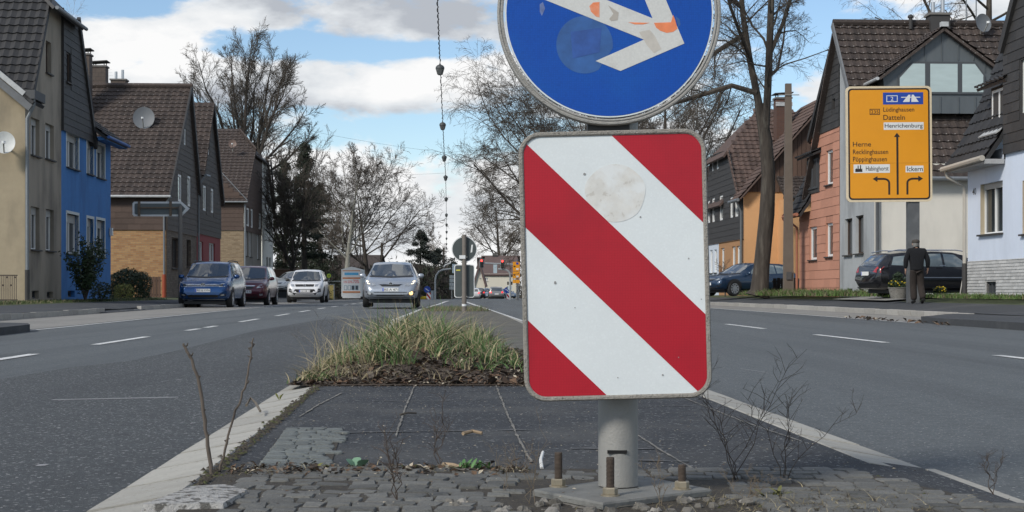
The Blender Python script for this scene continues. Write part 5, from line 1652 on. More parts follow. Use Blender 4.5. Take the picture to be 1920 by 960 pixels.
# louvred panel, yellow boards
d = 152
LP_ = thing('panel_sign', 'pale grey four-part board beside the back of the median sign', 'sign', (wx(847, d), d, wz(563, d)))
for i in range(4):
    mb = MB(); mb.box((0, 0, (563 - 519 - i * 7 + 0) * d / F), (8.5 * d / F, .06, 6 * d / F)); mb.build('panel', mat('pale_panel', (.38, .42, .42), .6), LP_)
mb = MB(); mb.lathe([(.06, 0), (.06, 2.4)], 8, Matrix.Translation((0, .1, 0))); mb.build('post', galv, LP_)
d = 118
YB = thing('direction_sign', 'stack of small yellow direction boards on a post at the far side of the crossing', 'direction sign', (wx(970, d), d, wz(563, d)))
for v0, v1 in ((491, 508), (509, 522), (524.5, 531)):
    mb = MB(); mb.box((wx(968, d) - YB.location.x, -.08, ((563 - (v0 + v1) / 2) * d / F)), (13 * d / F, .05, (v1 - v0) * d / F)); pn = mb.build('board', sign_y, YB)
    if v1 - v0 > 8:
        c = V3((wx(964.5, d) - YB.location.x, -.112, (563 - (v0 + v1) / 2) * d / F))
        mb = MB(); mb.prism([(-.08, 0), (.0, -.09), (.0, -.035), (.08, -.035), (.08, .035), (.0, .035), (.0, .09)], frame(c, UX, UZ), 0, .003); mb.build('arrow', ink, pn)
        mb = MB(); mb.box((wx(970, d) - YB.location.x, -.108, (563 - v1 + 3.5) * d / F), (4.5 * d / F, .006, 3.5 * d / F)); mb.build('label_field', sign_w, pn)
mb = MB(); mb.box((wx(970, d) - YB.location.x, -.108, (563 - 494) * d / F), (4.5 * d / F, .006, 4 * d / F)); mb.build('blue_field', sign_b, YB)
mb = MB(); mb.lathe([(.09, 0), (.09, 3.1)], 8); mb.build('post', mat('far_post', (.12, .13, .14), .6), YB)
d = 148
mb = MB(); mb.box((0, 0, .4), (.26, .3, .95)); mb.box((0, 0, .9), (.30, .34, .05))
tag(mb.build('control_cabinet', mat('cabinet_grey_blue', (.22, .26, .30), .6), None, loc=(wx(810.5, d), d, wz(563, d))), 'slim grey-blue cabinet at the left kerb of the crossing', 'cabinet')

# ------------------------------------------------------------------ overhead lamps on a cable
lampbody = mat('lamp_housing', (.055, .06, .06), .55, .1)
lampg = mat('lamp_glass', (.095, .10, .10), .2, .15, 10)
LZ = 9.0
lam = []
mbh = MB(); mbh.lathe([(.02, .44), (.05, .40), (.12, .37), (.165, .31), (.172, .25), (.165, .22)], 10)
mbg = MB(); mbg.lathe([(.155, .22), (.15, .18), (.105, .03), (.06, 0)], 6)
mhk = MB(); mhk.tube([(0, 0, .43), (0, 0, .58)], .012, 6)
m_h, m_g, m_k = mbh.mesh('housing', lampbody, True), mbg.mesh('glass_bowl', lampg), mhk.mesh('hook', lampbody)
labels_l = ['nearest and largest lantern on the overhead cable', 'second lantern along the overhead cable, above the first cross wire', 'third lantern on the overhead cable, where a cross wire meets it', 'fourth lantern on the overhead cable, at the second cross wire']
for i, (u, v) in enumerate(((825, 141), (830, 244), (833, 303), (835.5, 339), (836.5, 378), (837, 407), (837.3, 425), (837.4, 438), (837.2, 450), (837, 460), (836.6, 467), (836.2, 474))):
    dd_ = 2900 * 8.25 / (547 - v)
    lab = labels_l[i] if i < 4 else ('fifth', 'sixth', 'seventh', 'eighth', 'ninth', 'tenth', 'eleventh', 'twelfth and farthest')[i - 4] + ' lantern along the overhead cable, counted from the nearest'
    L_ = thing('street_lamp', lab, 'street lamp', (wx(u, dd_), dd_, wz(v, dd_)), .2 * i, 'lanterns hanging on the overhead cable')
    k = 1.0
    for nm, me in (('housing', m_h), ('glass_bowl', m_g), ('hook', m_k)): put(nm, me, L_)
    lam.append((L_.location.x, dd_, L_.location.z + .58))
cab = mat('cable_black', (.03, .03, .032), .6, 0)
pts = [(lam[0][0] + 1.56, 20, lam[0][2] + .25)] + lam
mb = MB(); mb.tube(pts, .012, 6)
CB = thing('overhead_cable', 'twisted black cable running high along the road and carrying the lanterns', 'cable', lam[0])
o = mb.build('suspension_wire', cab, CB); o.location = -V3(lam[0])
tw = []
for k in range(len(pts) - 1):
    a_, b_ = V3(pts[k]), V3(pts[k + 1])
    n_ = 260 if k == 0 else 60
    for i in range(n_):
        t_ = i / n_
        q = t_ * n_ * .9
        tw.append(a_.lerp(b_, t_) + V3((.028 * math.cos(q), 0, .028 * math.sin(q) - .02)))
mb = MB(); mb.tube(tw, .013, 4); o = mb.build('power_wire', cab, CB); o.location = -V3(lam[0])
def wire(label, a, b, sag, r=.006):
    a, b = V3(a), V3(b)
    pts = [a.lerp(b, t / 12) - UZ * sag * 4 * (t / 12) * (1 - t / 12) for t in range(13)]
    mb = MB(); mb.tube([p - a for p in pts], r, 5)
    tag(mb.build('span_wire', cab, None, loc=tuple(a)), label, 'wire', 'thin wires spanning the road')
def wp(u, v, d): return (wx(u, d), d, wz(v, d))
wire('thin wire spanning from the bare trees on the left to the third lantern', wp(520, 232, lam[2][1] - 4), lam[2], .15)
wire('thin wire spanning from the half-hipped house to the fourth lantern', wp(430, 320, 104), lam[3], .25)
wire('thin wire from the third lantern across to the concrete post on the right', lam[2], wp(1478, 190, 60), .3)
wire('thin wire far down the road below the fifth lantern', wp(740, 408, 140), lam[5], .1)
# concrete post and a thin pole
d = 60.0
mb = MB(); mb.add([(sx * a, sy * a * .8, z) for z, a in ((0, .19), (8.2, .115)) for sx, sy in ((-1, -1), (1, -1), (1, 1), (-1, 1))], [(3, 2, 1, 0), (4, 5, 6, 7)] + [(i, (i + 1) % 4, 4 + (i + 1) % 4, 4 + i) for i in range(4)])
CP = thing('concrete_post', 'tall tapered concrete post standing right of the leaning tree', 'post', (wx(1478, d), d, rz(d) + .42))
mb.build('shaft', mat('old_concrete', (.135, .11, .088), .9, .15, 3, bump=.3), CP)
mb = MB(); mb.box((.0, -.12, 7.75), (.8, .03, .03)); mb.build('crossarm', galv, CP)
mb = MB(); mb.box((0, -.17, .75), (.2, .06, .3)); mb.build('hatch', mat('dark_hatch', (.07, .07, .07), .7), CP)
for u, v0, v1, d, lab in ((716, 455, 560, 160, 'dark wooden pole standing above the brown shed'), (832, 464, 560, 190, 'thin pole right of the dark conifer in the far middle')):
    mb = MB(); mb.lathe([(.16, 0), (.12, (v1 - v0) * d / F)], 8)
    tag(mb.build('utility_pole', mat('dark_wood_pole', (.06, .05, .04), .9), None, True, loc=wp(u, v1, d)), lab, 'pole')

# ------------------------------------------------------------------ satellite dishes
dish_g = mat('dish_grey', (.135, .145, .155), .6, .06)
def dish(label, u, v, d, rpx, m, yaw=0., tilt=.35, foot=(0, .25, -.55)):
    r = rpx * d / F
    D_ = thing('satellite_dish', label, 'satellite dish', wp(u, v, d))
    Md = Matrix.Rotation(yaw, 4, 'Z') @ Matrix.Rotation(PI / 2 - tilt + .15, 4, 'X')
    prof = [(r * k / 6, .22 * r * (k / 6) ** 2) for k in range(7)]
    mb = MB()
    n = 32
    vs = [Md @ V3((a * math.cos(2 * PI * q / n), a * 1.06 * math.sin(2 * PI * q / n), b)) for a, b in prof[1:] for q in range(n)] + [Md @ V3((0, 0, 0))]
    fs = [(i * n + q, i * n + (q + 1) % n, (i + 1) * n + (q + 1) % n, (i + 1) * n + q) for i in range(5) for q in range(n)] + [(5 * n + n, (q + 1) % n, q) for q in range(n)]
    vs = vs[:6 * n] + [vs[-1]]
    fs = [(i * n + q, i * n + (q + 1) % n, (i + 1) * n + (q + 1) % n, (i + 1) * n + q) for i in range(5) for q in range(n)] + [(6 * n, (q + 1) % n, q) for q in range(n)]
    mb.add(vs, fs); o = mb.build('reflector', m, D_, True)
    a_ = Md @ V3((0, -r * .95, .2 * r)); b_ = Md @ V3((0, -r * .25, 1.0 * r))
    mb = MB(); mb.tube([a_, b_], .015 + r * .02, 6); ar = mb.build('feed_arm', galv, D_)
    mb = MB(); mb.tube([b_ + V3((0, 0, -.02)), b_ + V3((0, -.0, .06))], .05 + .03 * r, 8); mb.build('feed_head', sign_w, ar)
    ft = V3(foot)
    mb = MB(); mb.tube([(0, .02, 0), (0, ft.y * .8, ft.z * .5), ft], .03, 6); mb.build('mount', galv, D_)
    return D_
dish('grey satellite dish on the brown tiled roof of the brick house', 270, 222, 76.6, 20, dish_g, .1, .3, (0, .15, -.85))
dish('small brownish dish on the roof of the half-hipped house', 436, 270, 105.3, 7.5, mat('dish_brown', (.16, .11, .09), .6), .1, .3, (0, .15, -.5))
dish('white satellite dish on the beige side wall at the left edge', 8, 268, 47.6, 20, mat('dish_white', (.55, .56, .54), .5), .25, .3, (-.1, .5, -.25))
dish('grey satellite dish at the right end of the ridge of the white house', 1842, 44, 55.0, 17, dish_g, .35, .3, (0, .3, -.75))
dish('reddish dish on the orange wall behind the concrete post', 1474, 408, 70.4, 8.5, mat('dish_red', (.24, .055, .035), .6), .0, .2, (0, .4, -.1))

# ------------------------------------------------------------------ box trailer with posters
d = 138.0
TR = thing('box_trailer', 'white advertising box trailer with printed sale posters, parked beside the silver hatchback', 'trailer', wp(659, 566, d), .03)
tk = d / F
bodyw = mat('trailer_white', (.60, .61, .60), .5, .04, 2)
hw_, h0, h1, hp = 19 * tk, 10 * tk, 61 * tk, 66 * tk
mb = MB(); mb.prism([(-hw_, h0), (hw_, h0), (hw_, h1), (0, hp), (-hw_, h1)], frame((0, 0, 0), UX, UZ), -4.2, .0); mb.build('box', bodyw, TR)
def tp(x0, z0, x1, z1, m, name, y=-.012):
    mb = MB(); mb.box(((x0 + x1) / 2 * tk, y, (z0 + z1) / 2 * tk), ((x1 - x0) * tk, .012, (z1 - z0) * tk)); return mb.build(name, m, TR)
org = mat('poster_orange', (.50, .20, .08), .6, .05); pbl = mat('poster_blue', (.10, .38, .62), .6, .1, 4); prd = mat('poster_red', (.62, .05, .04), .6, .05)
tp(-16, 18, 16, 58, sign_w, 'poster')
for q in ((-16.5, 57.5, 16.5, 59), (-16.5, 43, 16.5, 46), (-16.5, 17, 16.5, 20)): tp(*q, org, 'poster_band', -.02)
tp(-13, 50, 13, 55, pbl, 'poster_title', -.02)
Mt = frame((0, -.018, 0), UX, UZ)
text(TR, '10%', Mt, -14.5 * tk, -8 * tk, 35 * tk, 39.5 * tk, prd)
text(TR, '50%', Mt, -7 * tk, 2 * tk, 35 * tk, 40 * tk, prd)
text(TR, '70%', Mt, 3 * tk, 14.5 * tk, 35 * tk, 41.5 * tk, prd)
for x in (-11, -4, 3, 10):
    tp(x - 3, 22, x + 3, 31, mat('poster_window_frame', (.22, .30, .36), .5), 'poster_picture', -.02)
    tp(x - 2, 23, x + 2, 30, sign_w if x < 0 else mat('poster_dark', (.05, .06, .07), .5), 'poster_picture', -.027)
tp(-17, 7, 17, 11, bodyw, 'bumper', -.06)
for s in (-1, 1):
    for yy in (.6, 2.6):
        mb = MB(); mb.lathe([(.2, -.1), (.33, -.09), (.34, .0), (.33, .09), (.2, .1)], 18, Matrix.Translation((s * hw_ * .82, yy, .34)) @ Matrix.Rotation(PI / 2, 4, 'Y')); mb.build('wheel', mat('tyre_rubber', (.018, .018, .018), .85), TR, True)
mb = MB(); mb.box((0, 2, .5), (hw_ * 1.5, 3.6, .25)); mb.build('chassis', trim_m_, TR)

# bus stop: pole sign and lit poster case
d = 128
BS = thing('bus_stop_sign', 'bus stop pole with a round yellow and green disc, left of the box trailer', 'bus stop sign', wp(617, 566, d))
zc_ = (566 - 517) * d / F
mb = MB(); mb.lathe([(.04, 0), (.04, zc_ + .2)], 8); mb.build('pole', galv, BS)
mb = MB(); mb.lathe([(.20, 0), (.20, .03)], 20, frame((0, -.05, zc_), UX, UZ)); dk = mb.build('disc', mat('sign_green', (.05, .26, .06), .5), BS)
mb = MB(); mb.lathe([(.165, 0), (.165, .01)], 20, frame((0, -.081, zc_), UX, UZ)); mb.build('disc_face', mat('sign_lime', (.50, .55, .06), .5), dk)
text(dk, 'H', frame((0, -.092, zc_), UX, UZ), -.07, .07, -.09, .09, mat('sign_green', (.05, .26, .06), .5))
mb = MB(); mb.box((-.15, -.03, zc_ - .45), (.35, .03, .2), 0); mb.build('timetable', sign_w, BS)
PC = thing('poster_case', 'poster case with a yellowish advert at the bus stop', 'poster case', wp(619.5, 566, d + 1))
mb = MB(); mb.box((0, 0, .75), (.66, .12, 1.5)); mb.build('case', tl_grey, PC)
mb = MB(); mb.box((0, -.065, .78), (.54, .01, 1.25)); mb.build('poster', mat('poster_yellow_brown', (.42, .34, .12), .5, .45, 2.5), PC)
mb = MB(); mb.box((-.1, .6, 1.72), (1.6, 1.3, .08)); mb.build('shelter_roof', mat('shelter_roof', (.25, .28, .27), .5), PC)

# railing, gate, walls on the left
d = 46.6
FN = thing('fence', 'dark iron railing before the beige wall at the left edge', 'fence', wp(-12, 566, d))
for i in range(12):
    mb = MB(); mb.box((i * .062, 0, .42), (.016, .016, .78)); mb.build('bar', mat('rusty_iron', (.06, .045, .035), .8), FN)
    if i % 2 == 0:
        mb = MB(); mb.box((i * .062 + .031, 0, .5 + .12 * (i % 4)), (.04, .012, .05)); mb.build('ornament', mat('rusty_iron', (.06, .045, .035), .8), FN)
for z in (.06, .80):
    mb = MB(); mb.box((.34, 0, z), (.76, .025, .035)); mb.build('rail', mat('rusty_iron', (.06, .045, .035), .8), FN)
d = 71.5
GT = thing('wooden_gate', 'low brown board gate between the clipped hedge and the brick house', 'gate', wp(291, 561, d))
for i in range(4):
    mb = MB(); mb.box((-.2 + i * .13, 0, .52), (.115, .03, 1.02 + .03 * (i % 2))); mb.build('board', wood, GT)
for z in (.2, .85):
    mb = MB(); mb.box((0, .03, z), (.55, .03, .08)); mb.build('rail', wood, GT)
d = 121
bw = mat('brown_wall_brick', (.13, .075, .05), .9, .12, 4, brick=((.09, .07, .055), .26, .085, (.10, .055, .04)))
WL = thing('brick_wall', 'low brown brick wall below the dark conifers beyond the left houses', 'wall', wp(536, 562, d))
mb = MB(); mb.box((0, .15, (562 - 506) * d / F / 2), (62 * d / F, .3, (562 - 506) * d / F)); mb.build('wall', bw, WL)
mb = MB(); mb.box((0, .15, (562 - 505) * d / F), (62 * d / F, .4, .08)); mb.build('coping', mat('wall_coping', (.15, .11, .09), .9), WL)
d = 112
mb = MB(); mb.box((0, 0, .4), (32 * d / F, .5, .8)); mb.box((0, 0, .83), (33 * d / F, .56, .06))
tag(mb.build('planter_box', mat('dark_planter', (.035, .04, .042), .8), None, loc=wp(522, 562, d)), 'dark long planter box below the brick wall, left of the white off-roader', 'planter')
d = 63
FB = thing('garden_fence', 'low dark board fence at the foot of the concrete post', 'fence', wp(1478, 546, d))
for i in range(8):
    mb = MB(); mb.box((-.55 + i * .16, 0, .25 + .02 * (i % 2)), (.14, .03, .55)); mb.build('board', mat('dark_board', (.03, .025, .022), .9, .2, rnd=.3), FB)
for z in (.1, .4):
    mb = MB(); mb.box((0, .03, z), (1.3, .03, .06)); mb.build('rail', mat('dark_board', (.03, .025, .022), .9, .2, rnd=.3), FB)

# leaning broom by the light blue house
d = 42.2
BR_ = thing('broom', 'long pale broom handle leaning against the corner of the light blue house', 'broom', wp(1800, 556, d))
mb = MB(); mb.tube([(0, 0, .05), (wx(1819, d) - wx(1800, d), .3, (556 - 474) * d / F)], .014, 8); mb.build('handle', mat('pale_wood', (.42, .40, .36), .6), BR_)
mb = MB(); mb.box((0, 0, .04), (.28, .06, .07)); mb.build('head', mat('broom_head', (.35, .3, .22), .9), BR_)

# ------------------------------------------------------------------ the man
def skin_mesh(name, verts, edges, m, root=0, sub=2):
    me = bpy.data.meshes.new(name)
    me.from_pydata([v[0] for v in verts], edges, [])
    o = bpy.data.objects.new(name, me); COL.objects.link(o)
    sk = o.modifiers.new('skin', 'SKIN'); sk.use_smooth_shade = True
    for i, v in enumerate(verts):
        r = v[1]
        me.skin_vertices[0].data[i].radius = r if isinstance(r, tuple) else (r, r)
        me.skin_vertices[0].data[i].use_root = (i == root)
    s = o.modifiers.new('subdivision', 'SUBSURF'); s.levels = sub; s.render_levels = sub
    return o
def skin_bake(o, m, extra=None):
    bpy.context.view_layer.update()
    ev = o.evaluated_get(bpy.context.evaluated_depsgraph_get())
    me = bpy.data.meshes.new_from_object(ev)
    nm = o.name
    old = o.data
    bpy.data.objects.remove(o); bpy.data.meshes.remove(old)
    if extra:
        bm = bmesh.new(); bm.from_mesh(me)
        e2 = bpy.data.meshes.new('x'); e2.from_pydata(extra.v, [], extra.f); bm.from_mesh(e2); bm.to_mesh(me); bm.free(); bpy.data.meshes.remove(e2)
    me.materials.clear(); me.materials.append(m)
    for p in me.polygons: p.use_smooth = True
    return me
dmn = 41.2
MN = thing('person', 'man in black jacket, brown trousers and flat cap walking away', 'person', (wx(1719, dmn), dmn, rz(dmn) + .255), TH - .12)
skin = mat('skin', (.42, .25, .18), .6, .05)
jk = mat('black_jacket', (.0035, .004, .006), .95, .2, 12, bump=.4, bscale=30)
tr = mat('brown_trousers', (.024, .018, .015), .95, .15, 10, bump=.5, bscale=25)
J = dict(pel=(0, 0, .93), sp=(0, .01, 1.13), ch=(0, .05, 1.33), nk=(.0, .11, 1.455), hd=(0, .165, 1.53), hd2=(0, .175, 1.612), top=(0, .165, 1.667),
         sl=(-.20, .03, 1.40), el=(-.29, .0, 1.14), wl=(-.28, .07, .90), sr=(.20, .03, 1.40), er=(.295, .02, 1.15), wr=(.31, .12, .92),
         hl=(-.09, 0, .88), kl=(-.075, .10, .49), al=(-.07, .02, .09), tl=(-.07, .17, .035), hr=(.09, 0, .88), kr=(.11, .05, .48), ar=(.13, -.20, .13), trr=(.14, -.05, .035))
body = skin_mesh('body', [(J['pel'], .12), (J['sp'], (.12, .11)), (J['ch'], (.13, .11)), (J['nk'], .052), (J['hd'], (.066, .075)), (J['hd2'], (.076, .088)), (J['top'], (.05, .06)),
     (J['sl'], .055), (J['el'], .04), (J['wl'], .027), (J['sr'], .055), (J['er'], .04), (J['wr'], .027), ((-.28, .09, .845), (.035, .018)), ((.31, .145, .865), (.035, .018)),
     (J['hl'], .08), (J['kl'], .052), (J['al'], .036), (J['tl'], .035), (J['hr'], .08), (J['kr'], .052), (J['ar'], .036), (J['trr'], .035)],
     [(0, 1), (1, 2), (2, 3), (3, 4), (4, 5), (5, 6), (2, 7), (7, 8), (8, 9), (2, 10), (10, 11), (11, 12), (9, 13), (12, 14), (0, 15), (15, 16), (16, 17), (17, 18), (0, 19), (19, 20), (20, 21), (21, 22)], skin)
ex = MB()
for sg, c0 in ((-1, V3((-.28, .095, .835))), (1, V3((.31, .15, .855)))):
    for k, (dx, ln) in enumerate(((-.027, .062), (-.009, .075), (.009, .072), (.026, .055))):
        b0 = c0 + V3((dx * .4, dx * .9, 0))
        ex.tube([b0, b0 + V3((0, .008, -ln * .45)), b0 + V3((-sg * .008, .022, -ln * .8)), b0 + V3((-sg * .016, .034, -ln))], [.0095, .009, .008, .006], 6)
    b0 = c0 + V3((-sg * .012, .03, .02)); ex.tube([b0, b0 + V3((-sg * .012, .028, -.022)), b0 + V3((-sg * .012, .036, -.05))], [.011, .01, .007], 6)
# ears and nose
for sg in (-1, 1): ex.tube([(sg * .074, .163, 1.552), (sg * .088, .153, 1.577), (sg * .080, .158, 1.607)], [.008, .014, .008], 6)
ex.tube([(0, .253, 1.602), (0, .273, 1.567), (0, .253, 1.557)], [.01, .015, .008], 6)
put('body', skin_bake(body, skin, ex), MN)
jo = skin_mesh('jacket', [((0, 0, .85), (.20, .15)), ((0, .01, 1.10), (.195, .145)), ((0, .04, 1.28), (.21, .155)), ((0, .08, 1.41), (.13, .105)), ((0, .12, 1.475), .082), (J['sl'], .09), (J['el'], .072), ((-.282, .06, .925), .055), (J['sr'], .09), (J['er'], .072), ((.308, .105, .945), .055)],
     [(0, 1), (1, 2), (2, 3), (3, 4), (2, 5), (5, 6), (6, 7), (2, 8), (8, 9), (9, 10)], jk, 1)
put('jacket', skin_bake(jo, jk), MN)
to = skin_mesh('trousers', [((0, 0, .98), (.15, .12)), ((-.085, 0, .84), (.10, .115)), (J['kl'], .10), ((-.07, .03, .075), .092), ((.085, 0, .84), (.10, .115)), (J['kr'], .10), ((.13, -.20, .115), .090)], [(0, 1), (1, 2), (2, 3), (0, 4), (4, 5), (5, 6)], tr)
put('trousers', skin_bake(to, tr), MN)
for a_, t_ in (('al', 'tl'), ('ar', 'trr')):
    p, q = V3(J[a_]), V3(J[t_])
    mb = MB(); mb.tube([p + V3((0, -.06, -.04)), p + V3((0, -.02, -.03)), (p + q) / 2 + V3((0, 0, .0)), q + V3((0, .06, .0)), q + V3((0, .10, -.005))], [.035, .05, .048, .045, .02], 10)
    mb.build('shoe', mat('black_shoe', (.012, .011, .01), .5), MN, True)
mb = MB()
mb.lathe([(.093, -.015), (.106, .005), (.112, .035), (.10, .065), (.06, .085), (.01, .09)], 20, Matrix.Translation((0, .163, 1.622)) @ Matrix.Rotation(-.08, 4, 'X') @ Matrix.Diagonal((.95, 1.1, 1, 1)))
mb.obox((0, .288, 1.612), V3((.06, 0, 0)), V3((0, .035, -.008)), V3((0, .002, .006)))
mb.build('flat_cap', mat('tweed_cap', (.055, .048, .042), .95, .3, 60), MN, True)
mb = MB(); mb.lathe([(.062, -.13), (.074, -.10), (.085, -.05), (.088, -.02), (.087, .02)], 18, Matrix.Translation((0, .160, 1.607)) @ Matrix.Diagonal((.96, 1.08, 1, 1)))
mb.build('hair', mat('grey_hair', (.17, .165, .155), .9, .2, 60), MN, True)
# ------------------------------------------------------------------ cars
tyre_m = mat('tyre_rubber', (.018, .018, .018), .85, .1)
alloy_m = mat('alloy_rim', (.42, .43, .45), .35, .05, metal=.7)
trim_m = mat('black_trim', (.016, .016, .017), .55, 0)
carglass = mat('car_glass', (.045, .053, .058), .03, 0, spec=1., coat=1.)
chrome = mat('chrome_trim', (.65, .66, .68), .18, 0, metal=1.)
lampglass = mat('headlamp_glass', (.42, .44, .46), .12, .25, 18, metal=.5)
lamplit = mat('lit_headlamp', (.8, .7, .5), .3, 0, emit=((1, .80, .5), 2.2))
foglit = mat('lit_fog_lamp', (.9, .5, .2), .3, 0, emit=((1, .55, .18), 2.2))
tail_m = mat('tail_lamp', (.35, .015, .015), .2, 0, coat=.5)
tail_lit = mat('lit_tail_lamp', (.6, .02, .02), .2, 0, emit=((1, .03, .03), 1.2))
plate_m = mat('number_plate', (.72, .72, .70), .5, .02)
plate_ink = mat('plate_lettering', (.02, .02, .02), .6, 0)
plate_eu = mat('plate_blue_band', (.01, .06, .45), .5, 0)
interior = mat('car_interior', (.035, .033, .03), .9, .1)

def paint_car(name, col, metal=.35, rough=.32):
    return mat(name, col, rough, .03, 3, metal=metal, coat=.7)

def car(name, label, loc, rot, W, H, L, pm, style, group='parked cars', cat='car', plate=None, rear_plate=None, lit=False, tails=False, wheels=.32, rails=False, bumper=None, clad_=False, emblem=None, low=False, details=True, wheelsV=None):
    R_ = thing(name, label, cat, loc, rot, group)
    hw = W / 2
    S = style
    ztop = [(a * L, b * H) for a, b in S['top']]
    zbelt = [(a * L, b * H) for a, b in S['belt']]
    plan = S.get('plan', [(0, .72), (.012, .80), (.035, .89), (.075, .96), (.14, .995), (.25, 1), (.8, 1), (.92, .965), (.97, .91), (.99, .84), (1, .78)])
    zlow = [(0, .40), (.012, .26), (.035, .20), (.08, .17), (.9, .17), (.965, .20), (.985, .26), (1, .40)]
    roofw = S.get('roofw', .62)
    ys = sorted(set([a * L for a, b in S['top']] + [a * L for a, b in plan] + [L * k / 26 for k in range(27)] + [.006 * L, .022 * L, .05 * L]))
    NP = 13
    mb = MB()
    vs, fs = [], []
    secs = []
    for y in ys:
        w = hw * lerpk([(a * L, b) for a, b in plan], y)
        zt = lerpk(ztop, y)
        zb = min(lerpk([(a * L, b) for a, b in zlow], y) * (H if H < 1.6 else H * .95), zt * .7)
        zbe = min(lerpk(zbelt, y), zt - .035)
        cab = max(0., min(1., (zt - zbe) / (.42 * H * .8)))
        tw = w * (.80 * (1 - cab) + (roofw + .10) * cab)
        bw = w * (.945 - .015 * cab)
        h2 = zbe - zb
        half = [(0, zb), (w * .80, zb), (w * .955, zb + .05 * H), (w * .99, zb + h2 * .33), (w, zb + h2 * .58), (w * .985, zb + h2 * .82), (bw, zbe), (bw * .67 + tw * .33, zbe + (zt - zbe) * .36), (bw * .33 + tw * .67, zbe + (zt - zbe) * .68), (tw, zt - .035 * max(cab, .3)), (tw * .86, zt - .012), (tw * .5, zt + .004 * 1), (0, zt + .012)]
        full = [(-x, z) for x, z in half[::-1]][:-1] + half          # left top ... bottom ... right top
        full = full[:-1]
        secs.append(full)
    n = len(secs[0])
    for y, sc in zip(ys, secs):
        vs += [(x, y - L / 2, z) for x, z in sc]
    for i in range(len(ys) - 1):
        for k in range(n):
            j = (k + 1) % n
            fs.append((i * n + k, i * n + j, (i + 1) * n + j, (i + 1) * n + k))
    fs.append(tuple(reversed(range(n))))
    fs.append(tuple((len(ys) - 1) * n + k for k in range(n)))
    mb.add(vs, fs)
    me = mb.mesh('body', pm, True, 38)
    bm = bmesh.new(); bm.from_mesh(me)
    bmesh.ops.recalc_face_normals(bm, faces=bm.faces)
    bm.to_mesh(me)
    tree = BVHTree.FromBMesh(bm)
    bm.free()
    body = put('body', me, R_)
    def proj(p, axis):
        if axis == 'F': o, d = V3((p[0], -L, p[1])), V3((0, 1, 0))
        elif axis == 'R': o, d = V3((p[0], L, p[1])), V3((0, -1, 0))
        elif axis == 'S+': o, d = V3((L, p[0], p[1])), V3((-1, 0, 0))
        else: o, d = V3((-L, p[0], p[1])), V3((1, 0, 0))
        hit = tree.ray_cast(o, d)
        if hit[0] is None: return None, d
        return hit[0], hit[1]
    def patch(nm, out, axis, m, off=.006, parent=None, sub=2, th=.0):
        bm = bmesh.new()
        # densify the outline
        P = []
        for i in range(len(out)):
            a, b_ = out[i], out[(i + 1) % len(out)]
            k = max(1, int(math.hypot(a[0] - b_[0], a[1] - b_[1]) / .09))
            P += [(a[0] + (b_[0] - a[0]) * q / k, a[1] + (b_[1] - a[1]) * q / k) for q in range(k)]
        f = bm.faces.new([bm.verts.new((x, z, 0)) for x, z in P])
        bmesh.ops.triangulate(bm, faces=[f])
        for _ in range(sub):
            long_e = [e for e in bm.edges if e.calc_length() > .16]
            if not long_e: break
            bmesh.ops.subdivide_edges(bm, edges=long_e, cuts=1)
            bmesh.ops.triangulate(bm, faces=[g_ for g_ in bm.faces if len(g_.verts) > 3])
        last = None
        bad = []
        for v in bm.verts:
            h_, nn = proj((v.co.x, v.co.y), axis)
            if h_ is None:
                bad.append(v); continue
            v.co = h_ + (nn if nn else V3((0, 0, 0))) * off
        if bad: bmesh.ops.delete(bm, geom=bad, context='VERTS')
        want = {'F': V3((0, -1, 0)), 'R': V3((0, 1, 0)), 'S+': V3((1, 0, 0)), 'S-': V3((-1, 0, 0))}[axis]
        bm.normal_update()
        for g_ in bm.faces:
            g_.smooth = True
            if g_.normal.dot(want) < 0: g_.normal_flip()
        me = bpy.data.meshes.new(nm)
        bm.to_mesh(me); bm.free()
        me.materials.append(m)
        return put(nm, me, parent or R_)
    mir = lambda pts: [(-x, z) for x, z in pts]
    # glass
    cow, hd = S['cowl'][1] * H, S['head'][1] * H
    rw = hw * (roofw + .10)
    patch('windscreen', [(-hw * .80, cow + .03), (0, cow + .0), (hw * .80, cow + .03), (rw * .93, hd - .02), (0, hd + .012), (-rw * .93, hd - .02)], 'F', carglass)
    if details:
        patch('wiper_cowl', [(-hw * .80, cow - .02), (0, cow - .055), (hw * .80, cow - .02), (hw * .78, cow + .028), (0, cow - .0), (-hw * .78, cow + .028)], 'F', trim_m, .004)
    for sg, ax in ((1, 'S+'), (-1, 'S-')):
        for pts in S['side']:
            patch('side_window', [((a - .5) * L, b * H) for a, b in pts], ax, S.get('sideglass', carglass), .005)
    rp = S['rear']
    patch('rear_window', [(-hw * rp[2], rp[0] * H), (hw * rp[2], rp[0] * H), (hw * rp[3], rp[1] * H), (-hw * rp[3], rp[1] * H)], 'R', carglass)
    # wheels
    wy = S['wheels']
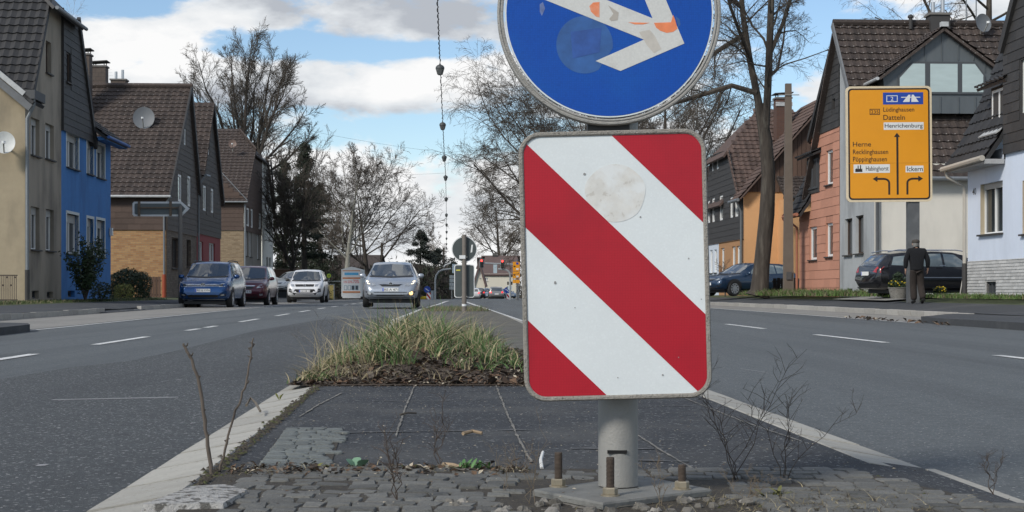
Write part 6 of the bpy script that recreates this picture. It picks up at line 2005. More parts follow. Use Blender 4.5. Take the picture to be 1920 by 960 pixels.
    for a in wy:
        for sg in (-1, 1):
            y = (a - .5) * L
            Mw = Matrix.Translation((sg * (hw - .005), y, wheels)) @ Matrix.Rotation(sg * PI / 2, 4, 'Y')
            mb = MB()
            mb.lathe([(wheels * .62, -.02), (wheels * .66, .004), (wheels * .9, .012), (wheels * .985, -.02), (wheels, -.05), (wheels, -.18), (wheels * .95, -.2)], 28, Mw)
            wh = mb.build('wheel', tyre_m, R_, True)
            mb = MB()
            for k in range(S.get('spokes', 7)):
                q = 2 * PI * k / S.get('spokes', 7)
                r0, r1 = wheels * .1, wheels * .62
                c_, s_ = math.cos(q), math.sin(q)
                mb.obox(Mw @ V3(((r0 + r1) / 2 * c_, (r0 + r1) / 2 * s_, -.012)), Mw.to_3x3() @ V3((c_ * (r1 - r0) / 2, s_ * (r1 - r0) / 2, 0)), Mw.to_3x3() @ V3((-s_ * .028, c_ * .028, 0)), Mw.to_3x3() @ V3((0, 0, .015)))
            mb.lathe([(wheels * .62, -.03), (wheels * .66, .006), (wheels * .60, .006), (wheels * .58, -.03)], 28, Mw, cap=False)
            mb.lathe([(wheels * .15, -.02), (wheels * .13, .008)], 14, Mw)
            mb.lathe([(wheels * .60, -.06), (wheels * .60, -.055)], 24, Mw, m=1)
            mb.build('rim', [alloy_m, trim_m], wh, True)
            ax = 'S+' if sg > 0 else 'S-'
            ar = wheels + (.075 if not clad_ else .11)
            pts = [(y + ar * math.cos(q), wheels + ar * math.sin(q)) for q in [PI * k / 14 for k in range(15)]] + [(y - ar, .25), (y + ar, .25)]
            patch('wheel_arch', pts, ax, trim_m, .004, sub=3)
    # mirrors
    my, mz_ = S['mirror']
    for sg in (-1, 1):
        mb = MB()
        c0 = V3((sg * (hw + .05), (my - .5) * L, mz_ * H))
        pr = []
        vs_, fs_ = [], []
        for i in range(7):
            t_ = PI * i / 6
            for k in range(10):
                q = 2 * PI * k / 10
                vs_.append(c0 + V3((sg * -.105 * math.cos(t_), .06 * math.sin(t_) * math.cos(q), .078 * math.sin(t_) ** .7 * math.sin(q) if math.sin(t_) > 0 else 0)))
        for i in range(6):
            for k in range(10): fs_.append((i * 10 + k, i * 10 + (k + 1) % 10, (i + 1) * 10 + (k + 1) % 10, (i + 1) * 10 + k))
        mb.add(vs_, fs_)
        mb.obox(c0 + V3((-sg * .10, 0, -.05)), (.06, 0, 0), (0, .025, 0), (0, 0, .02))
        mb.build('wing_mirror', pm if not S.get('blackmirror') else trim_m, R_, True)
    if rails:
        for sg in (-1, 1):
            mb = MB(); mb.tube([(sg * rw * .9, -.12 * L, H * .985), (sg * rw * .92, -.05 * L, H * 1.015), (sg * rw * .92, .33 * L, H * 1.015), (sg * rw * .9, .40 * L, H * .97)], .018, 6)
            mb.build('roof_rail', chrome if rails == 2 else trim_m, R_, True)
    # face
    for nm, pts, m_, both in S['face'](hw, H):
        if m_ == 'body': m_ = pm
        if lit and nm == 'headlight_core': m_ = lamplit
        if nm == 'headlight_core' and not lit: continue
        off = .010
        if isinstance(nm, tuple): nm, off = nm
        patch(nm, pts, 'F', m_, off)
        if both: patch(nm, mir(pts), 'F', m_, off)
    if emblem: emblem(R_, body, proj, hw, H, L)
    for pts, m_, both, nm in S['back'](hw, H, tail_lit if tails else tail_m):
        patch(nm, pts, 'R', pm if m_ == 'body' else m_, .008)
        if both: patch(nm, mir(pts), 'R', pm if m_ == 'body' else m_, .008)
    def mkplate(word, axis, z):
        h_, nn = proj((0, z), axis)
        s = -1 if axis == 'F' else 1
        if axis == 'F': M_ = frame((0, h_.y - .018, z), UX, UZ)
        else: M_ = frame((0, h_.y + .018, z), -UX, UZ)
        mb = MB(); mb.prism(rrect(.52, .115, .01, 2), M_, -.012, .0)
        p_ = mb.build('number_plate', plate_m, R_)
        mb = MB(); mb.prism([(-.255, -.053), (-.215, -.053), (-.215, .053), (-.255, .053)], M_, .0003, .001); mb.build('blue_band', plate_eu, p_)
        if word: text(p_, word, M_, -.195, .245, -.038, .038, plate_ink)
    mkplate(plate, 'F', S['plate'] * H)
    mkplate(rear_plate, 'R', S.get('rplate', .5) * H)
    # dark underside so that no light shows between the wheels
    mb = MB(); mb.box((0, 0, .20), (W * .78, L * .82, .10)); mb.build('underbody', trim_m, R_)
    return R_

def round_emblem(kind, z, r=.065):
    def f(R_, body, proj, hw, H, L):
        h_, nn = proj((0, z * H), 'F')
        M_ = frame((0, h_.y - .02, z * H), UX, UZ)
        mb = MB()
        rim_loop(mb, lambda i: [((r - i) * math.cos(a), (r - i) * math.sin(a)) for a in [2 * PI * q / 28 for q in range(28)]], [(0, -.02), (0, .004), (.006, .008), (.014, .004), (.014, -.004)])
        mb.v = [tuple(M_ @ V3(p)) for p in mb.v]
        o = mb.build('emblem', chrome, R_)
        mb = MB()
        def stroke(pts, w=.009):
            for a, b in zip(pts, pts[1:]):
                a, b = V3((*a, 0)) * r, V3((*b, 0)) * r
                d = (b - a).normalized()
                nrm = V3((-d.y, d.x, 0)) * w / 2
                mb.prism(ccw([tuple((a + nrm).xy), tuple((b + nrm).xy), tuple((b - nrm).xy), tuple((a - nrm).xy)]), M_, -.004, .004)
        if kind == 'vw':
            stroke([(-.36, .78), (0, .08), (.36, .78)]); stroke([(-.78, .35), (-.38, -.72), (0, .0), (.38, -.72), (.78, .35)])
        elif kind == 'bolt':
            stroke([(-.95, .12), (.25, .12), (-.25, -.12), (.95, -.12)], .014)
        elif kind == 's':
            stroke([(.5, .45), (0, .8), (-.5, .4), (.5, -.4), (0, -.8), (-.5, -.45)], .016)
        mb.build('emblem_mark', chrome, o)
        mb = MB(); mb.lathe([(r * .9, -.012), (r * .9, -.008)], 24, M_); mb.build('emblem_ground', trim_m if kind != 's' else chrome, o)
    return f

# --- body styles: heights as fractions of H, lengths as fractions of L from the nose
def face_mpv(hw, H):
    h = H
    return [('grille', [(-hw * .62, .455 * h), (hw * .62, .455 * h), (hw * .66, .505 * h), (-hw * .66, .505 * h)], trim_m, False),
            (('chrome_bar', .014), [(-hw * .62, .457 * h), (hw * .62, .457 * h), (hw * .63, .467 * h), (-hw * .63, .467 * h)], chrome, False),
            (('chrome_bar', .014), [(-hw * .645, .490 * h), (hw * .645, .490 * h), (hw * .655, .502 * h), (-hw * .655, .502 * h)], chrome, False),
            ('headlight', [(hw * .60, .445 * h), (hw * .80, .452 * h), (hw * .90, .50 * h), (hw * .91, .535 * h), (hw * .64, .508 * h)], lampglass, True),
            (('headlight_unit', .013), [(hw * .64, .463 * h), (hw * .74, .468 * h), (hw * .75, .50 * h), (hw * .65, .495 * h)], trim_m, True),
            ('lower_grille', [(-hw * .55, .235 * h), (hw * .55, .235 * h), (hw * .60, .285 * h), (-hw * .60, .285 * h)], trim_m, False),
            ('fog_surround', [(hw * .62, .25 * h), (hw * .84, .265 * h), (hw * .83, .315 * h), (hw * .64, .30 * h)], trim_m, True),
            (('fog_lamp', .014), [(hw * .66, .268 * h), (hw * .79, .275 * h), (hw * .78, .30 * h), (hw * .67, .29 * h)], lampglass, True),
            (('lip', .012), [(-hw * .78, .188 * h), (hw * .78, .188 * h), (hw * .80, .198 * h), (-hw * .80, .198 * h)], chrome, False)]
def back_mpv(hw, H, tm):
    return [([(hw * .62, .52 * H), (hw * .90, .52 * H), (hw * .90, .66 * H), (hw * .70, .66 * H)], tm, True, 'tail_lamp'),
            ([(-hw * .8, .24 * H), (hw * .8, .24 * H), (hw * .8, .28 * H), (-hw * .8, .28 * H)], trim_m, False, 'rear_bumper_strip')]
def face_hatch(hw, H):
    h = H
    return [('grille', [(-hw * .36, .478 * h), (-hw * .30, .452 * h), (hw * .30, .452 * h), (hw * .36, .478 * h), (hw * .40, .492 * h), (-hw * .40, .492 * h)], trim_m, False),
            (('chrome_bar', .016), [(-hw * .42, .492 * h), (hw * .42, .492 * h), (hw * .44, .503 * h), (-hw * .44, .503 * h)], chrome, False),
            ('headlight', [(hw * .50, .468 * h), (hw * .66, .458 * h), (hw * .84, .50 * h), (hw * .90, .575 * h), (hw * .86, .59 * h), (hw * .60, .52 * h)], lampglass, True),
            ('headlight_core', [(hw * .72, .50 * h), (hw * .82, .515 * h), (hw * .875, .575 * h), (hw * .80, .565 * h)], lampglass, True),
            ('lower_grille', [(-hw * .60, .335 * h), (-hw * .48, .262 * h), (hw * .48, .262 * h), (hw * .60, .335 * h)], trim_m, False),
            (('chrome_bar', .014), [(-hw * .49, .245 * h), (hw * .49, .245 * h), (hw * .50, .258 * h), (-hw * .50, .258 * h)], chrome, False),
            ('fog_surround', [(hw * .66, .29 * h), (hw * .80, .275 * h), (hw * .88, .345 * h), (hw * .84, .35 * h)], trim_m, True),
            ('lip', [(-hw * .82, .175 * h), (hw * .82, .175 * h), (hw * .80, .225 * h), (-hw * .80, .225 * h)], trim_m, False)]
def back_hatch(hw, H, tm):
    return [([(hw * .55, .55 * H), (hw * .90, .53 * H), (hw * .88, .66 * H), (hw * .72, .66 * H)], tm, True, 'tail_lamp'),
            ([(-hw * .8, .22 * H), (hw * .8, .22 * H), (hw * .8, .30 * H), (-hw * .8, .30 * H)], trim_m, False, 'rear_bumper_strip')]
def face_suv(hw, H):
    h = H
    return [('grille', [(-hw * .48, .475 * h), (hw * .48, .475 * h), (hw * .52, .545 * h), (-hw * .52, .545 * h)], trim_m, False),
            ('headlight', [(hw * .54, .475 * h), (hw * .84, .49 * h), (hw * .86, .56 * h), (hw * .56, .545 * h)], lampglass, True),
            ('lower_grille', [(-hw * .70, .225 * h), (hw * .70, .225 * h), (hw * .52, .40 * h), (-hw * .52, .40 * h)], trim_m, False),
            (('skid_plate', .014), [(-hw * .50, .255 * h), (hw * .50, .255 * h), (hw * .44, .285 * h), (-hw * .44, .285 * h)], mat('skid_silver', (.35, .35, .36), .5, 0), False),
            ('fog_surround', [(hw * .66, .30 * h), (hw * .86, .32 * h), (hw * .84, .42 * h), (hw * .72, .42 * h)], trim_m, True),
            (('fog_lamp', .014), [(hw * .71, .33 * h), (hw * .80, .335 * h), (hw * .80, .385 * h), (hw * .73, .385 * h)], lampglass, True)]
def face_mazda(hw, H):
    h = H
    return [('grille', [(-hw * .40, .475 * h), (-hw * .30, .405 * h), (hw * .30, .405 * h), (hw * .40, .475 * h)], trim_m, False),
            (('chrome_bar', .014), [(-hw * .44, .475 * h), (hw * .44, .475 * h), (hw * .46, .495 * h), (-hw * .46, .495 * h)], chrome, False),
            ('headlight', [(hw * .52, .425 * h), (hw * .80, .45 * h), (hw * .88, .52 * h), (hw * .62, .505 * h)], lampglass, True),
            ('lower_grille', [(-hw * .55, .20 * h), (hw * .55, .20 * h), (hw * .60, .27 * h), (-hw * .60, .27 * h)], trim_m, False),
            ('fog_lamp', [(hw * .66, .25 * h), (hw * .80, .26 * h), (hw * .79, .30 * h), (hw * .66, .29 * h)], lampglass, True)]
MPV = dict(top=[(0, .40), (.02, .50), (.055, .565), (.12, .60), (.215, .665), (.36, .94), (.42, .985), (.55, 1.0), (.8, .985), (.94, .955), (.965, .85), (.985, .62), (1, .5)],
           belt=[(0, .5), (.2, .60), (.5, .63), (.9, .68)], roofw=.63, cowl=(.215, .665), head=(.36, .94), side=[[(.27, .67), (.33, .67), (.42, .93), (.395, .925)], [(.345, .67), (.56, .675), (.56, .945), (.43, .945)], [(.575, .675), (.74, .685), (.74, .94), (.575, .945)], [(.755, .69), (.9, .72), (.885, .90), (.755, .93)]],
           rear=(.68, .90, .72, .62), wheels=(.185, .78), mirror=(.285, .67), face=face_mpv, back=back_mpv, plate=.375, rplate=.45)
HATCH = dict(top=[(0, .40), (.018, .47), (.05, .54), (.12, .60), (.25, .675), (.42, .94), (.48, .985), (.58, 1.0), (.8, .965), (.88, .92), (.955, .70), (.985, .60), (1, .5)],
             belt=[(0, .5), (.25, .63), (.6, .66), (.9, .72)], roofw=.58, cowl=(.25, .675), head=(.42, .94), side=[[(.36, .69), (.58, .70), (.575, .93), (.48, .92)], [(.595, .70), (.80, .74), (.79, .88), (.595, .93)]],
             rear=(.70, .90, .66, .58), wheels=(.19, .79), mirror=(.315, .69), face=face_hatch, back=back_hatch, plate=.385, rplate=.42)
SUV = dict(top=[(0, .42), (.015, .50), (.04, .575), (.12, .62), (.245, .665), (.37, .94), (.43, .985), (.55, 1.0), (.85, .975), (.945, .945), (.965, .85), (.985, .64), (1, .5)],
           belt=[(0, .5), (.2, .60), (.5, .64), (.9, .68)], roofw=.60, cowl=(.245, .665), head=(.37, .94), side=[[(.34, .68), (.56, .685), (.56, .935), (.42, .925)], [(.575, .685), (.76, .70), (.76, .92), (.575, .935)], [(.775, .70), (.89, .73), (.88, .88), (.775, .915)]],
           rear=(.68, .90, .72, .64), wheels=(.19, .79), mirror=(.31, .68), face=face_suv, back=back_mpv, plate=.345, rplate=.45, blackmirror=True)
MAZ = dict(MPV, face=face_mazda, plate=.345)
WAGON = dict(sideglass=mat('side_glass', (.16, .20, .21), .05, .5, 1.2, spec=1., coat=1.), top=[(0, .40), (.018, .47), (.05, .55), (.12, .61), (.265, .665), (.41, .93), (.47, .98), (.58, 1.0), (.8, .975), (.9, .935), (.972, .70), (.988, .6), (1, .48)],  # pale tint paints reflected sky and the bright wall behind into the side glass
             belt=[(0, .5), (.25, .60), (.6, .63), (.9, .66)], roofw=.58, cowl=(.265, .665), head=(.41, .93), side=[[(.37, .655), (.545, .66), (.545, .935), (.47, .915)], [(.56, .66), (.70, .665), (.70, .925), (.56, .935)], [(.715, .67), (.90, .69), (.875, .865), (.715, .92)]],
             rear=(.68, .90, .70, .60), wheels=(.175, .775), mirror=(.34, .67), face=face_hatch, back=back_hatch, plate=.36, rplate=.52, spokes=9)

def car_at(u, v, d, zoff=None):
    return (wx(u, d), d, wz(v, d))
PK = 'parked cars'
QU = 'cars queueing at the traffic lights'
# blue minivan: front faces us
ang = TH
def place(name, label, u_c, v_b, d, W, H, L, pm, st, yaw=0, rear=False, **kw):
    x, y, z = car_at(u_c, v_b, d)
    rot = TH + yaw + (PI if rear else 0)
    dirv = V3((-math.sin(TH + yaw), math.cos(TH + yaw), 0))
    p = V3((x, y, z)) + dirv * (L / 2)
    return car(name, label, tuple(p), rot, W, H, L, pm, st, **kw)
place('minivan', 'metallic blue minivan parked facing us on the left roadside', 380, 578.5, 53.2, 1.83, 1.66, 4.53, paint_car('metallic_blue_paint', (.008, .060, .19), .55, .25), MPV, -.02, plate='RE LJ 1526', rails=1, emblem=round_emblem('vw', .48, .085), group=PK, wheels=.335)
place('minivan', 'dark red minivan parked directly behind the blue one', 459, 573.5, 61.8, 1.74, 1.64, 4.5, paint_car('dark_red_paint', (.085, .008, .018)), MAZ, -.015, plate='RE 55', group=PK, wheels=.32)
place('small_suv', 'white compact off-roader with black grille, parked at the left kerb', 571, 567.5, 74, 1.775, 1.61, 4.17, paint_car('white_car_paint', (.70, .71, .72), 0, .35), SUV, -.0, plate='CAS RM 12', group=PK, emblem=round_emblem('s', .51, .07), wheels=.345, clad_=True, bumper=1)
place('hatchback', 'silver hatchback driving towards us with headlights and one fog lamp glowing', 732, 577, 49.6, 1.814, 1.51, 4.42, paint_car('silver_blue_paint', (.36, .39, .43), .55, .33), HATCH, .0, plate='RE A 471', lit=True, emblem=round_emblem('bolt', .497, .068), group='cars driving on the road', wheels=.325)
# fog lamps of the silver hatchback: the one on our right burns orange
hb_root = [o for o in bpy.data.objects if o.name.startswith('hatchback') and o.parent is None][0]
for sx_, m_ in ((1, foglit), (-1, lampglass)):
    mb = MB(); mb.lathe([(.062, -.03), (.052, .0)], 16, frame((sx_ * .66, -2.205, .47), UX, UZ))
    mb.build('fog_lamp', m_, hb_root, True)
place('suv', 'silver grey off-roader seen from behind, waiting at the left traffic light', 832, 562.5, 190, 1.82, 1.63, 4.3, paint_car('sandy_grey_paint', (.27, .26, .24)), SUV, 0, True, tails=True, rear_plate=None, rails=1, group=QU, details=False)
place('small_car', 'white small car half hidden behind the dark back of the median sign', 888, 563, 182, 1.7, 1.45, 3.9, paint_car('white_far_paint', (.62, .62, .62), 0), HATCH, 0, True, tails=True, group=QU, details=False)
place('small_car', 'black small car with red lights, left in the queue before the cream house', 898.5, 561, 205, 1.7, 1.5, 4.0, paint_car('black_far_paint', (.02, .02, .022)), HATCH, 0, True, tails=True, group=QU, details=False)
place('small_car', 'pale blue car between the black one and the grey estate in the queue', 914, 561, 212, 1.75, 1.48, 4.1, paint_car('pale_blue_far_paint', (.30, .38, .46)), HATCH, 0, False, group=QU, details=False)
place('estate_car', 'grey estate car seen from behind, rightmost of the queue', 931, 562.5, 180, 1.78, 1.55, 4.5, paint_car('grey_far_paint', (.22, .22, .215)), MPV, 0, True, tails=True, group=QU, details=False)
place('small_car', 'blue car far down the road behind the pale blue one', 907, 558, 240, 1.8, 1.5, 4.1, paint_car('blue_far_paint', (.08, .16, .30)), HATCH, 0, False, group=QU, details=False)
place('small_car', 'dull blue car at the right side of the crossing, below the yellow direction boards', 961, 560.5, 225, 1.8, 1.5, 4.1, paint_car('dull_blue_far_paint', (.12, .18, .26)), HATCH, .5, False, group=QU, details=False)
place('small_car', 'pale car half hidden behind a grey wall at the end of the left houses', 519, 552, 95, 1.72, 1.45, 4.0, paint_car('pale_green_white_paint', (.55, .58, .57), 0), HATCH, -.5, False, group=PK, details=False)
# black estate car in the driveway, its tail to the street
mer = paint_car('black_car_paint', (.008, .008, .010), .1, .22)
p = (wx(1745, 47.2), 47.2, rz(47) + .36)
BE = car('estate_car', 'black estate car parked in the driveway beside the white wall, tail towards the street', (p[0] + .25, p[1], p[2]), TH + math.radians(99), 1.82, 1.43, 4.85, mer, WAGON, group=PK, rails=2, wheels=.33, rear_plate=None)
for y in (-.9, .35):
    mb = MB(); mb.box((-.925, y, .98), (.02, .2, .028)); mb.build('door_handle', chrome, BE)
    mb = MB(); mb.box((.925, y, .98), (.02, .2, .028)); mb.build('door_handle', chrome, BE)
for sg in (-1, 1):
    mb = MB(); mb.box((sg * .913, .1, .62), (.02, 3.0, .025)); mb.build('side_strip', chrome, BE)
# dark blue car beyond the leaning tree
p = (wx(1402, 67), 67, rz(67) + .36)
car('hatchback', 'dark blue car parked behind the leaning tree on the right', p, TH + math.radians(-62), 1.8, 1.45, 4.4, paint_car('dark_petrol_paint', (.012, .035, .075)), WAGON, group=PK, wheels=.33)
# ------------------------------------------------------------------ trees
bark = mat('bark', (.050, .041, .033), .95, .55, 9, bump=1., bscale=14, stretch=(1, 1, .16), grime=((.16, .145, .12), 5, .52, .6))
bark_dk = mat('dark_bark', (.05, .042, .036), .95, .3, 6)
twig_m = mat('twigs', (.10, .083, .068), .95, .25, 3)
twig_dk = mat('dark_twigs', (.075, .063, .050), .95, .2, 3)
birch_m = mat('pale_bark', (.26, .25, .21), .9, .3, 4, spot=((.06, .05, .045), 3, .58, .8))

class Tree:
    def __init__(s, seed, counts, ratio, ang, up, wob, droop=0., minr=.006, cr=(.36, .56), tube_n=(9, 6, 4, 3, 3, 3)):
        s.cr = cr
        s.r = random.Random(seed)
        s.c, s.ratio, s.ang, s.up, s.wob, s.droop, s.minr, s.tn = counts, ratio, ang, up, wob, droop, minr, tube_n
        s.trunk, s.crown = MB(), MB()
    def branch(s, p, d, L, r, lev, path=None, rads=None, start=.25):
        R = s.r
        nseg = (7, 6, 4, 3, 2, 2)[lev]
        if path is None:
            pts, rads = [p], [r]
            d = d.normalized()
            for i in range(nseg):
                w = s.wob[lev]
                d = (d + V3((R.gauss(0, w), R.gauss(0, w), R.gauss(0, w) + s.up[lev] - s.droop * (lev >= 2) * (i / nseg)))).normalized()
                pts.append(pts[-1] + d * (L / nseg))
                rads.append(max(s.minr * .6, r * (1 - (.93 if lev == 0 else .66) * (i + 1) / nseg) if lev < len(s.c) else r * (1 - .75 * (i + 1) / nseg)))
        else:
            pts = [V3(q) for q in path]
            L = sum((a - b).length for a, b in zip(pts, pts[1:]))
        (s.trunk if lev <= 1 else s.crown).tube(pts, rads, s.tn[lev], cap=lev <= 1)
        if lev >= len(s.c): return
        n = s.c[lev]
        n = max(1, int(n * R.uniform(.75, 1.25)))
        for k in range(n):
            t = start + (1 - start) * (k + R.random()) / n if lev == 0 else .18 + .82 * (k + R.random()) / n
            t = min(t, .999)
            f = t * (len(pts) - 1)
            i = int(f)
            q = pts[i].lerp(pts[i + 1], f - i)
            rr_ = rads[i] + (rads[i + 1] - rads[i]) * (f - i)
            dd = (pts[i + 1] - pts[i]).normalized()
            ax = dd.orthogonal().normalized()
            ax = Matrix.Rotation(R.uniform(0, 2 * PI), 3, dd) @ ax
            a = s.ang[lev] * R.uniform(.65, 1.3)
            nd = (dd * math.cos(a) + ax * math.sin(a))
            if lev >= 1 and nd.z < -.5 and s.droop == 0: nd.z *= .4
            ln = L * s.ratio[lev] * R.uniform(.6, 1.25) * (1 - .45 * t)
            s.branch(q, nd, ln, max(s.minr, rr_ * R.uniform(*s.cr)), lev + 1)
    def finish(s, name, label, loc, bm_, tm_, group='bare trees along the street'):
        T = thing(name, label, 'tree', loc, 0, group)
        s.trunk.build('trunk', bm_, T, True)
        s.crown.build('crown', tm_, T)
        return T

def bare(name, label, u, d, vb, vt, seed, counts=(10, 9, 8, 5), ratio=(.62, .5, .5, .5), ang=(.75, .75, .75, .7), up=(.05, .09, .05, .02, 0), wob=(.05, .10, .16, .2, .25), r=None, droop=0., bm_=bark, tm_=twig_m, lean=(0, 0), start=.25, frac=.8, **kw):
    H = (vb - vt) / F * d
    t = Tree(seed, counts, ratio, ang, up, wob, droop, **kw)
    t.branch(V3((0, 0, -.2)), V3((lean[0], lean[1], 1)), H * frac, r or H * .022, 0, start=start)
    return t.finish(name, label, wp(u, vb, d), bm_, tm_)
VASE = dict(up=(.0, .045, .06, .06, .03), start=.42, ang=(.50, .5, .6, .7), ratio=(2.55, .42, .46, .5), frac=.34, cr=(.42, .6))
bare('bare_tree', 'bare tree top with pale twigs showing above the chimneys at the left', 155, 120, 555, 55, 21, counts=(12, 14, 11, 8), tm_=mat('pale_twigs', (.30, .27, .25), .95, .2, 3), bm_=mat('pale_twigs', (.3, .27, .25), .95), minr=.008, r=.2, **VASE)
bare('bare_tree', 'bare tree with whitish trunk standing left of the silver hatchback', 648, 142, 562, 288, 31, counts=(18, 12, 10, 7), bm_=birch_m, minr=.013, start=.25, ang=(.8, .7, .75, .7), frac=.88, ratio=(.5, .5, .5, .5))
bare('bare_tree', 'wide spreading bare tree just right of the whitish trunk', 690, 150, 562, 282, 37, counts=(19, 13, 11, 7), minr=.013, start=.2, ang=(.95, .75, .75, .7), frac=.74, ratio=(.85, .5, .5, .5))
bare('bare_tree', 'slim bare tree between the dark conifers and the whitish trunk', 615, 162, 562, 320, 41, counts=(11, 13, 10, 7), minr=.012, bm_=bark_dk, tm_=twig_dk, **VASE)
bare('bare_tree', 'bare tangled tree in front of the dark conifers behind the left houses', 545, 112, 562, 225, 43, counts=(14, 14, 11, 7), minr=.010, bm_=bark_dk, tm_=twig_dk, **VASE)
bare('weeping_birch', 'thin weeping birch behind the dark conifer in the far middle', 814, 205, 562, 420, 47, counts=(16, 11, 9, 5), up=(.05, .08, 0, -.1, -.2), droop=.22, ang=(.4, .6, .7, .6), minr=.014, bm_=birch_m, tm_=mat('brown_grey_twigs', (.20, .17, .15), .95, .2, 3), start=.3, ratio=(.40, .5, .5, .5), frac=.9)
bare('bare_tree', 'large bare tree with drooping twigs filling the sky left of the striped board', 1150, 108, 560, 150, 53, counts=(24, 17, 12, 8), droop=.20, minr=.012, start=.18, ang=(1.12, .8, .8, .8), ratio=(1.0, .52, .46, .5), frac=.78, up=(.03, .07, .02, -.03, -.05), bm_=bark_dk, tm_=twig_dk)
bare('bare_tree', 'bare tree with fine drooping twigs rising behind the traffic lights', 1112, 130, 562, 150, 83, counts=(22, 16, 11, 8), droop=.22, minr=.012, start=.16, ang=(1.15, .8, .8, .8), ratio=(1.05, .5, .48, .5), frac=.8, up=(.03, .07, .0, -.05, -.08), bm_=bark_dk, tm_=twig_dk)
bare('bare_tree', 'dark bare tree spreading behind the gap between the sign and the leaning tree', 1250, 92, 556, 60, 59, counts=(19, 14, 11, 7), droop=.12, minr=.011, start=.25, ang=(.95, .8, .8, .8), ratio=(.70, .55, .5, .5), frac=.8, bm_=bark_dk, tm_=twig_dk)
bare('bare_tree', 'pale trunked bare tree behind the cream house beyond the traffic lights', 944, 275, 562, 330, 61, counts=(16, 12, 9, 6), droop=.15, minr=.02, start=.25, ang=(.9, .8, .8, .8), ratio=(.65, .5, .5, .5))
bare('bare_tree', 'bare tree whose twig tips hang in at the top right corner', 1850, 76, 555, -330, 67, counts=(13, 12, 10, 6), droop=.30, minr=.007, start=.58, ang=(1.1, .8, .8, .8), up=(0, .02, -.05, -.1, -.1), ratio=(.45, .55, .5, .5))
bare('bare_tree', 'small bare garden tree before the tan wall of the orange-walled house', 1360, 70.5, 548, 478, 71, counts=(9, 8, 6), start=.15, minr=.006, bm_=twig_dk, tm_=twig_m, r=.04)
# the tall fan-shaped tree behind the half-hipped house
dF = 127.0
tf = Tree(19, (0, 19, 12, 8), (.5, .30, .5, .5), (.6, .55, .65, .7), (0, .03, .07, .06, .03), (.05, .09, .14, .18, .22), 0, .013, cr=(.36, .52))
bF = V3(wp(457, 560, dF))
kF = dF / F
RF = random.Random(5)
tf.trunk.tube([(0, 0, -.2), V3(wp(456, 430, dF)) - bF, V3(wp(458, 335, dF)) - bF], [9 * kF, 7.5 * kF, 6 * kF], 9)
for k, (u, v) in enumerate(((362, 215), (370, 170), (392, 128), (412, 150), (425, 100), (446, 86), (462, 120), (476, 82), (500, 92), (512, 140), (530, 118), (552, 152), (566, 200), (572, 250), (352, 262), (440, 170))):
    v0 = RF.uniform(330, 400)
    dy_ = RF.uniform(-4.5, 4.5)
    q = [(457, v0, 0), (457 + (u - 457) * .28, v0 + (v - v0) * .27, dy_ * .3), (457 + (u - 457) * .62, v0 + (v - v0) * .6, dy_ * .7), (457 + (u - 457) * .86, v0 + (v - v0) * .84, dy_ * .9), (u, v, dy_)]
    pts = [V3(wp(a + RF.gauss(0, 3) * (n_ > 0), b_ + RF.gauss(0, 3) * (n_ > 0), dF)) + V3((0, c_, 0)) - bF for n_, (a, b_, c_) in enumerate(q)]
    tf.branch(pts[0], None, 1, 1, 1, path=pts, rads=[a * kF for a in (3.6, 3.0, 2.1, 1.2, .5)])
tf.finish('bare_tree', 'tall fan-shaped bare tree rising behind the half-hipped house on the left', tuple(bF), bark_dk, twig_dk)
# the leaning tree on the right, drawn limb by limb
d7 = 62.0
t7 = Tree(73, (0, 20, 13, 9), (.5, .32, .5, .5), (.8, .85, .8, .8), (.03, .03, .0, -.02, 0), (.06, .12, .17, .2, .25), .17, .006, cr=(.24, .40))
b7 = V3(wp(1424, 548, d7))
def P7(u, v, dy=0.): return V3(wp(u, v, d7)) + V3((0, dy, 0)) - b7
k7 = d7 / F
t7.trunk.tube([P7(1421, 556), P7(1424, 545), P7(1428, 500), P7(1438, 400), P7(1441, 330), P7(1436, 265), P7(1424, 195)], [24 * k7, 17.5 * k7, 15 * k7, 14.5 * k7, 13 * k7, 12.5 * k7, 9.5 * k7], 14)
for pth, rr_ in (([(1424, 200, 0), (1408, 110, .3), (1396, 20, .5), (1388, -90, .6), (1375, -220, 0)], (10, 8, 7, 5, 3)),
                 ([(1434, 262, 0), (1436, 180, -.4), (1438, 100, -.6), (1440, 0, -.8), (1448, -140, -.5), (1440, -240, 0)], (11, 9.5, 9, 8, 5, 3)),
                 ([(1437, 110, -.6), (1462, 50, -.7), (1482, -20, -1), (1500, -110, -1.5)], (6, 5, 4.5, 2.5)),
                 ([(1420, 175, 0), (1375, 158, .4), (1325, 172, .8), (1260, 190, 1.2), (1180, 235, 1.5), (1120, 262, 2)], (8, 7, 6, 5, 3, 2)),
                 ([(1400, 60, .4), (1355, 85, 1.4), (1300, 120, 2.2), (1230, 150, 3), (1170, 160, 3)], (7, 6, 5, 4, 2)),
                 ([(1396, 10, .5), (1350, -20, .2), (1280, -10, 0), (1200, 30, -.6), (1140, 90, -1)], (7, 6, 5, 4, 2)),
                 ([(1410, 120, 0), (1385, 95, -1.5), (1350, 40, -3), (1320, -40, -4)], (6, 5, 4, 2)),
                 ([(1436, 150, 0), (1470, 120, 1.5), (1490, 60, 2.6), (1500, 0, 3.2)], (4.5, 3.5, 3, 1.5)),
                 ([(1438, -40, -.6), (1400, -110, -2.), (1340, -150, -3.), (1260, -140, -4)], (6, 5, 4, 2))):
    pts = [P7(*q) for q in pth]
    t7.branch(pts[0], None, 1, 1, 1, path=pts, rads=[a * k7 * .74 for a in rr_])
t7.finish('leaning_tree', 'big leaning tree with a furrowed trunk and dark limbs on the right verge', tuple(b7), bark, twig_dk)

